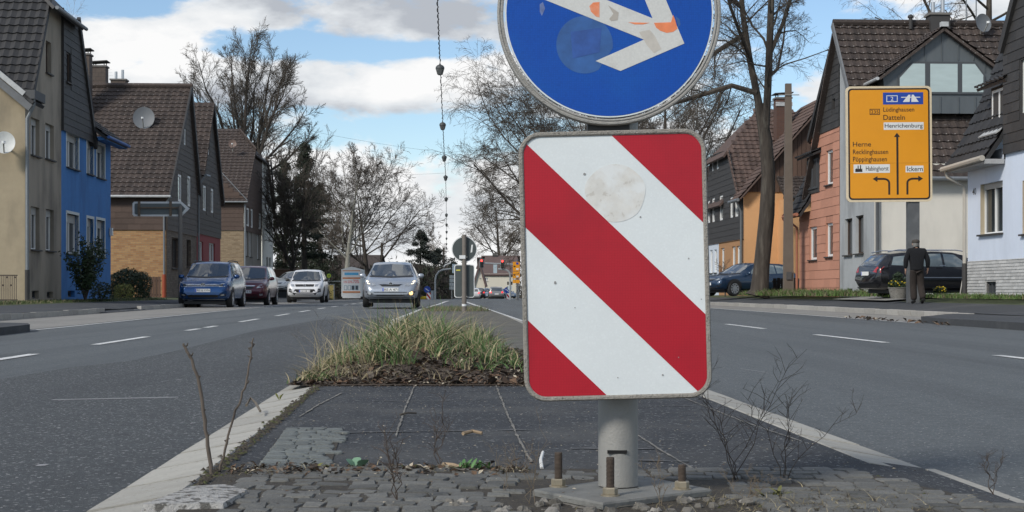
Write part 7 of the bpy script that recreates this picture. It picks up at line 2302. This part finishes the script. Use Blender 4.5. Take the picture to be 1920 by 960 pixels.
# ------------------------------------------------------------------ evergreens and bushes
needle = mat('dark_needles', (.030, .040, .024), .85, .35, 1.5)
needle2 = mat('grey_needles', (.030, .038, .030), .85, .35, 1.5)
leaf_dk = mat('laurel_leaf', (.022, .040, .014), .5, .3, 4)
leaf_md = mat('hedge_leaf', (.026, .048, .016), .6, .3, 4)
leaf_yl = mat('yellow_green_leaf', (.20, .20, .045), .7, .3, 6)
def evergreen(name, label, u, d, vb, vt, wpx, seed, m=needle, n=5200, size=.22, shape='cone', group='dark conifers'):
    R = random.Random(seed)
    H, Wd = (vb - vt) / F * d, wpx / F * d / 2
    T = thing(name, label, 'tree', wp(u, vb, d), 0, group)
    mb = MB(); mb.tube([(0, 0, -.2), (R.uniform(-.1, .1), 0, H * .5), (0, 0, H * .96)], [H * .022, H * .014, .02], 7); 
    br = []
    for k in range(int(30 + H * 6)):
        t = R.random() ** .8
        z = H * (.05 + .93 * t)
        rad = Wd * ((1 - t) ** .75 if shape == 'cone' else math.sqrt(max(0, 1 - abs(2 * t - .9) ** 2.2))) * R.uniform(.55, 1.12) + .12
        a = R.uniform(0, 2 * PI)
        e_ = V3((math.cos(a) * rad, math.sin(a) * rad, R.uniform(-.18, .12) * rad))
        br.append((V3((0, 0, z)), e_))
        mb.tube([(0, 0, z), tuple(V3((0, 0, z)) + e_ * .9)], [.03, .008], 3, cap=False)
    mb.build('trunk', bark_dk, T)
    mb = MB()
    for k in range(n):
        o_, e_ = br[R.randrange(len(br))]
        t = R.random() ** .55
        c = o_ + e_ * t + V3((R.gauss(0, .16), R.gauss(0, .16), R.gauss(0, .13) - .08 * t))
        s_ = size * R.uniform(.5, 1.3)
        a = V3((R.gauss(0, 1), R.gauss(0, 1), R.gauss(0, .5))).normalized() * s_
        b_ = V3((R.gauss(0, 1), R.gauss(0, 1), R.gauss(0, .7) - .3)).normalized() * s_ * .38
        mb.add([c - b_, c + a * .6, c + b_, c - a * .4], [(0, 1, 2, 3)])
    mb.build('crown', m, T)
    return T
evergreen('conifer', 'tall dark conifer mass left of the spreading bare trees', 572, 122, 563, 262, 105, 1, n=22000, size=.17)
evergreen('conifer', 'dark conifer touching the white end of the left house row', 533, 124, 563, 300, 90, 2, n=18000, size=.17)
evergreen('conifer', 'shorter dark conifer right of the tall dark mass', 600, 152, 563, 340, 84, 3, n=13000, size=.18, shape='round')
evergreen('conifer', 'grey-green ragged conifer in the far middle behind the hatchback', 789, 188, 563, 430, 112, 4, needle2, 15000, .2)
evergreen('conifer', 'dark conifer right of the ragged one, left of the traffic masts', 822, 195, 563, 466, 84, 5, needle2, 12000, .2, 'round')
evergreen('conifer', 'low dark evergreen behind the waiting grey off-roader', 850, 215, 563, 490, 60, 6, needle, 8000, .2, 'round')
def bush(name, label, u, d, vb, vt, wpx, seed, m, n, size, cat='bush', group='garden bushes', loose=False, zb=None, yspread=1., flowers=None):
    R = random.Random(seed)
    H, Wd = (vb - vt) / F * d, wpx / F * d / 2
    T = thing(name, label, cat, wp(u, vb, d), 0, group)
    mb = MB(); ends = []
    for k in range(16 if loose else 9):
        a = R.uniform(0, 2 * PI); rad = Wd * R.uniform(.2, .95)
        e_ = V3((math.cos(a) * rad, math.sin(a) * rad * yspread, H * R.uniform(.55, 1.0)))
        ends.append(e_)
        mb.tube([(0, 0, 0), tuple(e_ * .5 + V3((0, 0, H * .1))), tuple(e_)], [.02, .012, .005], 4, cap=False)
    mb.build('stem', bark_dk, T)
    mb = MB()
    for k in range(n):
        if loose:
            e_ = ends[R.randrange(len(ends))]; t = .2 + .8 * R.random()
            c = e_ * t + V3((0, 0, H * .1 * (1 - t))) + V3((R.gauss(0, .07), R.gauss(0, .07), R.gauss(0, .06))) * (1 + H * .5 * (1 - t))
        else:
            while True:
                x, y, z = R.uniform(-1, 1), R.uniform(-1, 1), R.uniform(0, 1)
                if x * x + y * y + (z * 1.0) ** 6 < 1 and x * x + y * y + z * z > .35: break
            j = 1 + .1 * noise.noise((x * 3, y * 3, z * 3 + seed))
            c = V3((x * Wd * j, y * Wd * yspread * j, max(.02, z * H * j)))
        s_ = size * R.uniform(.6, 1.3)
        a = V3((R.gauss(0, 1), R.gauss(0, 1), R.gauss(0, .8))).normalized()
        b_ = a.orthogonal().normalized() if R.random() < .5 else V3((R.gauss(0, 1), R.gauss(0, 1), R.gauss(0, 1))).normalized()
        mb.add([c - b_ * s_ * .3, c + a * s_ * .7, c + b_ * s_ * .3, c - a * s_ * .5], [(0, 1, 2, 3)])
    mb.build('foliage', m, T)
    if flowers:
        mb = MB()
        for k in range(flowers[1]):
            a = R.uniform(0, 2 * PI); q = R.uniform(.2, 1)
            c = V3((math.cos(a) * Wd * q, math.sin(a) * Wd * q - .03, H * R.uniform(.6, 1.05)))
            for i in range(3):
                f = V3((R.gauss(0, 1), R.gauss(0, 1), R.gauss(0, 1))).normalized() * .028; g_ = f.orthogonal().normalized() * .024
                mb.add([c - f, c + g_, c + f, c - g_], [(0, 1, 2, 3)])
        tag(mb.build('flowers', flowers[0], T), kind='stuff')
    return T
bush('laurel_bush', 'tall loose dark laurel in front of the blue wall', 160, 51.5, 565, 438, 84, 1, leaf_dk, 3000, .10, loose=True)
bush('low_bush', 'low dark bush at the foot of the blue wall, right of the tall laurel', 190, 53, 565, 528, 44, 2, leaf_dk, 800, .07)
bush('clipped_hedge', 'broad clipped dark hedge between the blue house and the brick wall', 244, 66, 560, 504, 78, 3, leaf_dk, 8500, .075, 'hedge')
bush('yellow_shrub', 'low yellow-green shrub before the clipped hedge', 232, 62.5, 560, 531, 38, 4, leaf_yl, 900, .06)
bush('yellow_hedge', 'low yellow hedge at the far side of the crossing, left of the cabinet', 798, 152, 564, 555, 24, 5, mat('yellow_leaf', (.45, .36, .03), .8, .25, 4), 700, .14)
# planters
pot_m = mat('planter_concrete', (.20, .19, .17), .95, .3, 20, spot=((.09, .085, .07), 22, .55, .7), bump=.8)
yel = mat('yellow_petals', (.75, .55, .03), .7, .1)
def planter(label, u, d, vb, vt, wpx, seed, topiary):
    Hh, Wd = (vb - vt) / F * d, wpx / F * d / 2
    T = thing('flower_pot', label, 'flower pot', wp(u, vb, d), 0, 'planters on the grass verge')
    mb = MB(); mb.lathe([(Wd * .72, 0), (Wd * .95, Hh * .9), (Wd, Hh * .92), (Wd, Hh), (Wd * .9, Hh), (Wd * .86, Hh * .9)], 20); mb.build('pot', pot_m, T, True, angle=50)
    mb = MB(); mb.lathe([(Wd * .88, Hh * .88), (Wd * .87, Hh * .9)], 16); mb.build('earth', soil, T)
    R = random.Random(seed)
    for nm, m, n, hh, ww in (('foliage', leaf_md, 420, .16, Wd * .95), ('topiary', leaf_dk, 700 if topiary else 0, .42, .20)):
        if not n: continue
        mb = MB()
        for k in range(n):
            a = R.uniform(0, 2 * PI); q = math.sqrt(R.random())
            z = Hh + R.random() * hh
            if nm == 'topiary': q *= math.sin(max(.05, min(1, (z - Hh) / hh)) * PI) ** .5
            c = V3((math.cos(a) * ww * q, math.sin(a) * ww * q, z))
            f = V3((R.gauss(0, 1), R.gauss(0, 1), R.gauss(0, 1) + .4)).normalized(); g_ = f.orthogonal().normalized()
            mb.add([c - f * .03, c + g_ * .018, c + f * .05, c - g_ * .018], [(0, 1, 2, 3)])
        mb.build(nm, m, T)
    mb = MB()
    for k in range(60):
        a = R.uniform(0, 2 * PI); q = math.sqrt(R.random()) * .95
        c = V3((math.cos(a) * Wd * q, math.sin(a) * Wd * q, Hh + R.uniform(.05, .19)))
        for i in range(3):
            f = V3((R.gauss(0, 1), R.gauss(0, 1), R.gauss(0, 1))).normalized() * .026; g_ = f.orthogonal().normalized() * .022
            mb.add([c - f, c + g_, c + f, c - g_], [(0, 1, 2, 3)])
    tag(mb.build('petals', yel, T), kind='stuff')
planter('large rough concrete flower pot with yellow flowers, left of the walking man', 1685, 43.2, 560, 539, 40, 1, True)
planter('smaller low flower pot with yellow flowers, right of the walking man', 1762, 43.4, 556, 550, 25, 2, False)

# ------------------------------------------------------------------ grass, leaves, twigs
g_green = mat('grass_blade', (.080, .142, .042), .7, .35, 3)
g_dry = mat('dry_grass', (.36, .30, .175), .8, .25, 4)
g_old = mat('old_grass', (.17, .145, .085), .85, .3, 4)
def blade(mb, R, p, h, w, lean, m, n=4):
    a = R.uniform(0, 2 * PI)
    side = V3((math.cos(a), math.sin(a), 0)) * w / 2
    l = V3((R.gauss(0, lean), R.gauss(0, lean), 0))
    vs = []
    for i in range(n + 1):
        t = i / n
        q = V3(p) + V3((0, 0, h * (t - .25 * t * t * min(1.5, l.length * 2)))) + l * h * t * t
        k = (1 - t) ** .6
        vs += [q - side * k, q + side * k]
    mb.add(vs, [(2 * i, 2 * i + 1, 2 * i + 3, 2 * i + 2) for i in range(n)], m)
def mound(x, y):
    e = min(1, max(0, (y - 9.02) / .7)) * min(1, max(0, (14.2 - y) / 2.0)) * min(1, max(0, (x - mL(y) - .02) / .45)) * min(1, max(0, (mR(y) - .1 - x) / .6))
    return mz(y) + .004 + e * (.12 * math.exp(-((x + .65) / .7) ** 2) + .035) + e * .03 * noise.noise((x * 6, y * 4, 0))
strip('mulch_bed', mulchm, 9.02, 14.2, .08, lambda y: mL(y) + .06 + .05 * noise.noise((y * 3, 0, 0)), lambda y: mR(y) - .25, lambda x, y, t: mound(x, y), 36, median)
R = random.Random(17)
mb = MB()
tufts = []
for k in range(105):
    y = 9.36 + 3.6 * R.random() ** 1.25
    x = mL(y) + .2 + 1.25 * R.random() ** .9
    if x > -.02 + (y - 9.4) * .0: continue
    if y < 9.7 and R.random() < .35: continue
    tufts.append((x, y, R.uniform(.5, 1.35)))
for x, y in ((.05, 9.6), (-.03, 9.75), (.0, 9.9), (-1.25, 9.3), (-1.12, 9.25), (-1.2, 9.5)): tufts.append((x, y, .75))
for tx, ty, ts in tufts:
    hill = math.exp(-((tx + .62) / .50) ** 2)
    straw = R.random() < .27
    for k in range(40):
        x, y = tx + R.gauss(0, .045), ty + R.gauss(0, .045)
        q = R.random() + (-.26 if straw else .12)
        h_ = ts * (.085 + .20 * hill) * R.uniform(.45, 1.25)
        m = 0 if q > .45 else (1 if q > .14 else 2)
        if m == 2: h_ *= .7
        blade(mb, R, (x, y, mound(x, y) - .01), h_, R.uniform(.005, .011), .6 if m == 0 else .85, m, 5)
for k in range(560):     # long dry stalks
    y = 9.7 + 3.4 * R.random(); x = mL(y) + .1 + 1.15 * R.random()
    blade(mb, R, (x, y, mound(x, y)), R.uniform(.22, .46), R.uniform(.002, .004), .8, 1, 6)
for k in range(700):     # flopped straw along the kerb and the front
    y = 9.1 + 1.2 * R.random(); x = mL(y) + R.uniform(.08, .55) + (R.random() < .3) * R.random() * .8
    blade(mb, R, (x, y, mound(x, y)), R.uniform(.05, .14), .004, 1.6, R.choice((1, 2)), 3)
tag(mb.build('wild_grass', [g_green, g_dry, g_old], None), 'clump of wild green and dry grass', None, None, 'stuff')
# thin weeds on the far edge of the island and sparse verge grass
mb = MB()
for k in range(1500):
    y = 38 + 9 * R.random() ** 1.5; x = mL(y) + .3 + (mR(y) - mL(y) - .6) * R.random()
    blade(mb, R, (x, y, mz(y)), R.uniform(.04, .16), .012, .5, R.choice((0, 2, 2)), 2)
tag(mb.build('island_weeds', [g_green, g_dry, g_old], None), kind='stuff')
vg = mat('verge_grass', (.075, .125, .028), .8, .35, 2)
mb = MB()
for k in range(17000):
    y = 36 + 34 * R.random()
    x = Rx(y, 11.6 + 1.9 * R.random())
    if 44.3 < y < 51 and R.random() < .9: continue
    blade(mb, R, (x, y, rz(y) + .40), R.uniform(.06, .20), .03, .45, R.choice((0, 0, 0, 0, 0, 1)), 2)
for k in range(9000):    # the rough bank before the leaning tree
    y = 50.5 + 14 * R.random(); x = Rx(y, 10.9 + 2.5 * R.random())
    blade(mb, R, (x, y, rz(y) + .40), R.uniform(.12, .36), .035, .5, R.choice((0, 0, 1)), 2)
tag(mb.build('verge_grass', [vg, g_old], None), kind='stuff')
mb = MB()
for k in range(5000):
    y = 40 + 26 * R.random(); x = Lx(y, -10.7 - 1.2 * R.random())
    blade(mb, R, (x, y, rz(y) + .22), R.uniform(.04, .13), .03, .45, R.choice((0, 0, 1)), 2)
tag(mb.build('verge_grass', [mat('left_verge_grass', (.06, .085, .022), .8, .35, 2), g_old], None), kind='stuff')

# fallen leaves and wood chips
lv = [mat('brown_leaf', (.115, .070, .042), .9, .3, 20), mat('grey_leaf', (.12, .10, .08), .9, .3, 20), mat('dark_leaf', (.045, .032, .024), .9, .3, 20), mat('pale_chip', (.46, .40, .30), .9, .2, 20)]
def leaves(name, n, fn, s0, s1, weights, seed, hz_=.5):
    R = random.Random(seed)
    mb = MB()
    for k in range(n):
        x, y, z = fn(R)
        s_ = R.uniform(s0, s1)
        a = R.uniform(0, 2 * PI)
        f = V3((math.cos(a), math.sin(a), R.gauss(0, hz_))).normalized() * s_
        g_ = V3((-math.sin(a), math.cos(a), R.gauss(0, hz_))).normalized() * s_ * R.uniform(.3, .7)
        c = V3((x, y, z + s_ * .25))
        m = R.choices(range(4), weights)[0]
        mb.add([c - f, c + g_ - f * .1 + UZ * s_ * .3, c + f, c - g_ + UZ * s_ * .2, c], [(0, 4, 1), (1, 4, 2), (2, 4, 3), (3, 4, 0)], m)
    return tag(mb.build(name, lv, None), kind='stuff')
def fm(R):
    y = 9.05 + 1.5 * R.random() ** 1.6; x = mL(y) + .08 + (mR(y) - mL(y) - .3) * R.random()
    return x, y, mound(x, y)
leaves('fallen_leaves', 7000, fm, .006, .024, (4, 5, 6, .8), 2, .3)
def fm2(R):
    y = 10.4 + 3.4 * R.random(); x = mL(y) + .08 + (mR(y) - mL(y) - .3) * R.random()
    return x, y, mound(x, y)
leaves('fallen_leaves', 2600, fm2, .008, .028, (5, 4, 6, .6), 3, .35)
leaves('fallen_leaves', 130, fm, .03, .05, (6, 2, 2, .3), 9, .4)
def ff(R):
    y = 8.8 + .3 * R.random() ** .6; x = mL(y) + .15 + (mR(y) - mL(y) - .45) * R.random()
    return x, y, mz(y) + .002
leaves('fallen_leaves', 420, ff, .004, .014, (4, 5, 5, 1), 10, .2)
def fl(R):
    y = 3.75 + 5.2 * R.random(); x = mL(y) + .3 + (mR(y) - mL(y) - .5) * R.random()
    return x, y, mz(y) + (.03 if y < 4.7 else .003)
leaves('litter_specks', 1300, fl, .002, .007, (2, 3, 2, 5), 5, .1)
def fe(R):
    t = R.random(); u, v = 430 + 560 * t, 888 + R.gauss(0, 5)
    x, y = gp(u, v)
    return x, y, mz(y) + .012
leaves('litter_specks', 420, fe, .004, .017, (4, 3, 5, 1.2), 6, .4)
def fk(R):
    y = 27 + 7 * R.random(); x = Rx(y, 7.3 + R.gauss(0, .12))
    return x, y, rz(y) + .01
leaves('kerb_litter', 60, fk, .03, .09, (4, 3, 4, 1), 8, .4)
# dead grass and straw caught in the dirt line and right of the footing
R = random.Random(71)
mb = MB()
for k in range(900):
    if k % 3:
        x, y = R.gauss(.72, .2), R.gauss(3.92, .12)
    else:
        x, y = gp(430 + 560 * R.random(), 886 + R.gauss(0, 6))
    blade(mb, R, (x, y, mz(y) + .008), R.uniform(.008, .035), R.uniform(.0012, .003), 2.2, R.choice((0, 1, 1, 2)), 3)
tag(mb.build('dead_grass', [g_dry, g_old, twig_dk], None), kind='stuff')
# bits lying about on the island, each a thing
def stick(label, pts, r, m, name='stick', cat='stick'):
    b0 = V3(pts[0])
    mb = MB(); mb.tube([V3(p) - b0 for p in pts], [r * (1 - .25 * i / len(pts)) for i in range(len(pts))], 6)
    return tag(mb.build(name, m, None, True, loc=tuple(b0)), label, cat)
def g3(u, v, z=0): x, y = gp(u, v); return (x, y, mz(y) + z)
stick('short broken pale stick lying on the dark asphalt left of the striped board', [g3(868, 817, .008), g3(886, 815, .014), g3(904, 816, .008)], .0075, mat('pale_wood_stick', (.30, .22, .14), .9, .3, 30))
stick('thin dark twig lying on the asphalt left of the pale stick', [g3(750, 780, .006), g3(764, 779, .012), g3(780, 777, .006)], .005, twig_dk)
stick('dry stalk lying across the dirt line beside the pale block patch', [g3(832, 878, .012), g3(850, 882, .016), g3(868, 884, .010)], .008, mat('pale_wood_stick', (.30, .22, .14), .9, .3, 30))
stick('curled knobbly twig lying on the left kerb', [g3(462, 768, .02), g3(470, 764, .045), g3(480, 768, .03), g3(488, 776, .012)], .007, mat('knobbly_twig', (.13, .11, .085), .9, .3, 30))
stick('small white scrap standing beside the dry twigs left of the post', [g3(1016, 878, .0), g3(1014, 874, .02), g3(1018, 868, .035)], .006, mat('white_scrap', (.6, .6, .58), .8), 'scrap', 'scrap')

def twigplant(label, u, v, hpx, wpx, n, seed, m=None, r=.0035, sub=3, sub2=3, lean=0.):
    r *= .42
    n = max(3, int(n * .75))
    sub += 3
    x, y = gp(u, v)
    R = random.Random(seed)
    H, Wd = hpx / F * y, wpx / F * y
    T = thing('dry_plant', label, 'dry plant', (x, y, mz(y) + .005), 0, 'bare dry weeds on the island')
    for k in range(n):
        mb = MB()
        e = V3((R.uniform(-.5, .5) * Wd + lean * H, R.uniform(-.4, .4) * Wd, H * R.uniform(.6, 1.0)))
        pts = [V3((R.gauss(0, .006), R.gauss(0, .006), 0))]
        ns = 7
        for i in range(1, ns + 1):
            t = i / ns
            pts.append(V3((e.x * t ** 1.3, e.y * t ** 1.3, e.z * t)) + V3((R.gauss(0, .007), R.gauss(0, .007), 0)))
        mb.tube(pts, [r * (1 - .75 * i / ns) for i in range(ns + 1)], 5, cap=False)
        for j in range(sub * 2):
            t = R.uniform(.25, .95) * ns; i = int(t); q = pts[i].lerp(pts[min(i + 1, ns)], t - i)
            L = H * R.uniform(.08, .26)
            dv = V3((R.gauss(0, .7), R.gauss(0, .5), R.uniform(.5, 1.2))).normalized()
            p2 = [q, q + dv * L * .5 + V3((R.gauss(0, .004), 0, .004)), q + dv * L]
            mb.tube(p2, [r * .5, r * .4, r * .22], 4, cap=False)
            for w_ in range(sub2):
                s_ = q + dv * L * R.uniform(.3, 1)
                d2 = V3((R.gauss(0, .8), R.gauss(0, .6), R.uniform(.2, 1))).normalized() * L * R.uniform(.15, .4)
                mb.tube([s_, s_ + d2], [r * .32, r * .18], 3, cap=False)
        mb.build('stem', m or twig_dk, T)
    return T
wd_ = mat('weed_stem', (.07, .052, .04), .9, .3, 30)
wp_ = mat('dry_weed_pale', (.16, .125, .085), .9, .3, 30)
twigplant('airy dry weed in front of the right kerb, tallest of its kind', 1380, 905, 285, 300, 7, 1, wd_, .0036, 3, 2, .03)
twigplant('spreading dry weed right of the tallest one, before the pale kerb', 1470, 905, 220, 330, 6, 2, wd_, .0036, 3, 2, .12)
twigplant('small thin dry weed at the right border of the paving', 1865, 930, 105, 70, 4, 3, wd_, .0028, 3, 2)
twigplant('dry twiggy weed growing out of the cobbles left of the sign', 745, 945, 190, 90, 3, 4, wd_, .004, 4, 2, -.05)
twigplant('dry reddish weed behind the dirt line left of the sign', 822, 880, 150, 80, 5, 5, wd_, .0035, 4, 2)
twigplant('faint thin weed on the cobbles between the striped board and the dry weeds', 945, 930, 120, 90, 5, 6, wp_, .0018, 4, 3)
twigplant('short pale weed growing beside the footing of the sign', 1240, 955, 110, 70, 5, 7, wp_, .0022, 3, 2)
twigplant('low brown weed tuft at the right of the footing', 1400, 950, 80, 150, 9, 8, wp_, .002, 4, 2)
twigplant('thin grey weed left of the steel bolts', 995, 950, 170, 60, 3, 9, wp_, .0022, 3, 2)
twigplant('hair-thin weed standing before the silver hatchback', 735, 700, 190, 60, 3, 10, wp_, .0022, 2, 1)
twigplant('thorny dry weed leaning over the left kerb beside the grass clump', 625, 690, 110, 130, 6, 11, wd_, .002, 4, 2, -.3)
# the two bare stems at the left kerb
def stem(label, pts, r0):
    x0, y0 = gp(*pts[0])
    T = thing('dry_shoot', label, 'plant', (x0, y0, mz(y0)), 0, 'two bare shoots at the left kerb')
    P = [V3(((u - pts[0][0]) / F * y0, .0, (pts[0][1] - v) / F * y0)) for u, v in pts]
    n = len(P)
    fine, rad = [], []
    R = random.Random(int(r0 * 1e5))
    for i in range(n - 1):
        for k in range(4):
            t = k / 4
            fine.append(P[i].lerp(P[i + 1], t) + V3((R.gauss(0, .0014), R.gauss(0, .002), 0))); rad.append(r0 * (1 - .5 * (i + t) / n) * R.uniform(.92, 1.1))
    fine.append(P[-1]); rad.append(r0 * .5)
    mb = MB(); mb.tube(fine, rad, 8); mb.build('stem', mat('stem_bark', (.105, .085, .068), .9, .35, 30, bump=.6, stretch=(1, 1, .3)), T, True)
    for k in range(5):
        i = R.randrange(4, len(fine) - 2); q = fine[i]
        mb = MB(); mb.tube([q, q + V3((R.choice((-1, 1)) * .007, 0, .006)), q + V3((R.choice((-1, 1)) * .009, 0, .013))], [.003, .0025, .0012], 5); mb.build('bud', twig_dk, T)
stem('thicker brown bare shoot at the left kerb, leaning left, blunt at the top', [(397, 893), (392, 850), (383, 790), (374, 720), (362, 680), (350, 658), (344, 644)], .0064)
stem('thinner dark bare shoot at the left kerb, curving up to the right', [(412, 885), (424, 830), (438, 780), (457, 735), (464, 705), (470, 665), (475, 634)], .0040)
# green weeds
def leafy(label, u, v, n, L, seed, m, wide=.35, upz=.6):
    x, y = gp(u, v)
    R = random.Random(seed)
    T = thing('green_weed', label, 'weed', (x, y, mz(y) + .006), 0, 'small green weeds at the dirt line')
    for k in range(n):
        a = R.uniform(0, 2 * PI)
        dv = V3((math.cos(a), math.sin(a) * .6, R.uniform(.5, 1.5) * upz)).normalized()
        l = L * R.uniform(.6, 1.15)
        sd = V3((-math.sin(a), math.cos(a), 0)) * l * wide / 2
        p0 = V3((R.gauss(0, .02), R.gauss(0, .015), 0))
        vs = []
        for t, k_ in ((0, .15), (.25, .7), (.5, 1), (.72, .85), (.9, .4), (1, 0)):
            c = p0 + dv * l * t - V3((0, 0, l * .25 * t * t))
            vs += [c - sd * k_ + UZ * .15 * l * k_ * wide, c, c + sd * k_ + UZ * .15 * l * k_ * wide]
        fs = []
        for i in range(5): fs += [(3 * i, 3 * i + 1, 3 * i + 4, 3 * i + 3), (3 * i + 1, 3 * i + 2, 3 * i + 5, 3 * i + 4)]
        mb = MB(); mb.add(vs, fs); mb.build('leaf', m, T, True)
gleaf = mat('fresh_weed_leaf', (.085, .19, .055), .55, .2, 20)
leafy('single broad blue-green weed leaf at the dirt line', 662, 884, 3, .05, 1, mat('bluish_weed_leaf', (.13, .24, .15), .6, .15, 20), .75, 1.4)
leafy('bright green grassy weed at the dirt line left of the sign', 885, 886, 34, .062, 2, gleaf, .16, .8)
leafy('tiny yellow-green weed on the dirt line near the broad leaf', 612, 882, 8, .035, 3, leaf_yl, .3, .6)
leafy('tiny yellow sprout beside the left kerb', 523, 752, 4, .05, 4, leaf_yl, .3, 1.4)
leafy('low green weed among the moss at the right of the footing', 1445, 935, 16, .045, 5, mat('olive_weed_leaf', (.13, .13, .04), .7, .2, 20), .2, .7)

# ------------------------------------------------------------------ far background wood
R = random.Random(99)
mb = MB()
for k in range(42000):
    t = R.random()
    x = -210 + 420 * t
    y = 300 + 60 * R.random()
    hh = 6.5 + 3 * noise.noise((x * .06, 0, 0)) + 1.5 * noise.noise((x * .3, 5, 0))
    z = rz(y) + hh * R.random() ** 1.5 * R.uniform(.7, 1.15)
    s_ = R.uniform(.25, .7)
    f = V3((R.gauss(0, 1), R.gauss(0, .6), R.gauss(0, 1.6))).normalized() * s_
    g_ = V3((R.gauss(0, 1), R.gauss(0, .6), R.gauss(0, 1))).normalized() * s_ * .3
    mb.add([V3((x, y, z)) - f, V3((x, y, z)) + g_, V3((x, y, z)) + f, V3((x, y, z)) - g_], [(0, 1, 2, 3)], R.choice((0, 0, 1)))
tag(mb.build('distant_wood', [mat('far_twigs', (.060, .052, .045), .95, .2, .3), mat('far_evergreen', (.030, .036, .027), .95, .2, .3)], None), kind='stuff')
mb = MB()
for k in range(9500):     # scrub behind the trailer and the bus stop
    x0 = R.uniform(520, 850); d_ = R.uniform(155, 182)
    top = (478 if x0 < 640 else 500) + 22 * noise.noise((x0 * .02, 3, 0))
    z = wz(R.uniform(top, 564), d_)
    s_ = R.uniform(.2, .55)
    f = V3((R.gauss(0, 1), R.gauss(0, .6), R.gauss(0, 1.4))).normalized() * s_
    g_ = V3((R.gauss(0, 1), R.gauss(0, .6), R.gauss(0, 1))).normalized() * s_ * .25
    c = V3((wx(x0, d_), d_, z))
    mb.add([c - f, c + g_, c + f, c - g_], [(0, 1, 2, 3)], R.choice((0, 0, 1)))
tag(mb.build('scrub', [mat('scrub_twigs', (.045, .038, .032), .95, .3, .5), mat('scrub_green', (.028, .036, .020), .95, .3, .5)], None), kind='stuff')
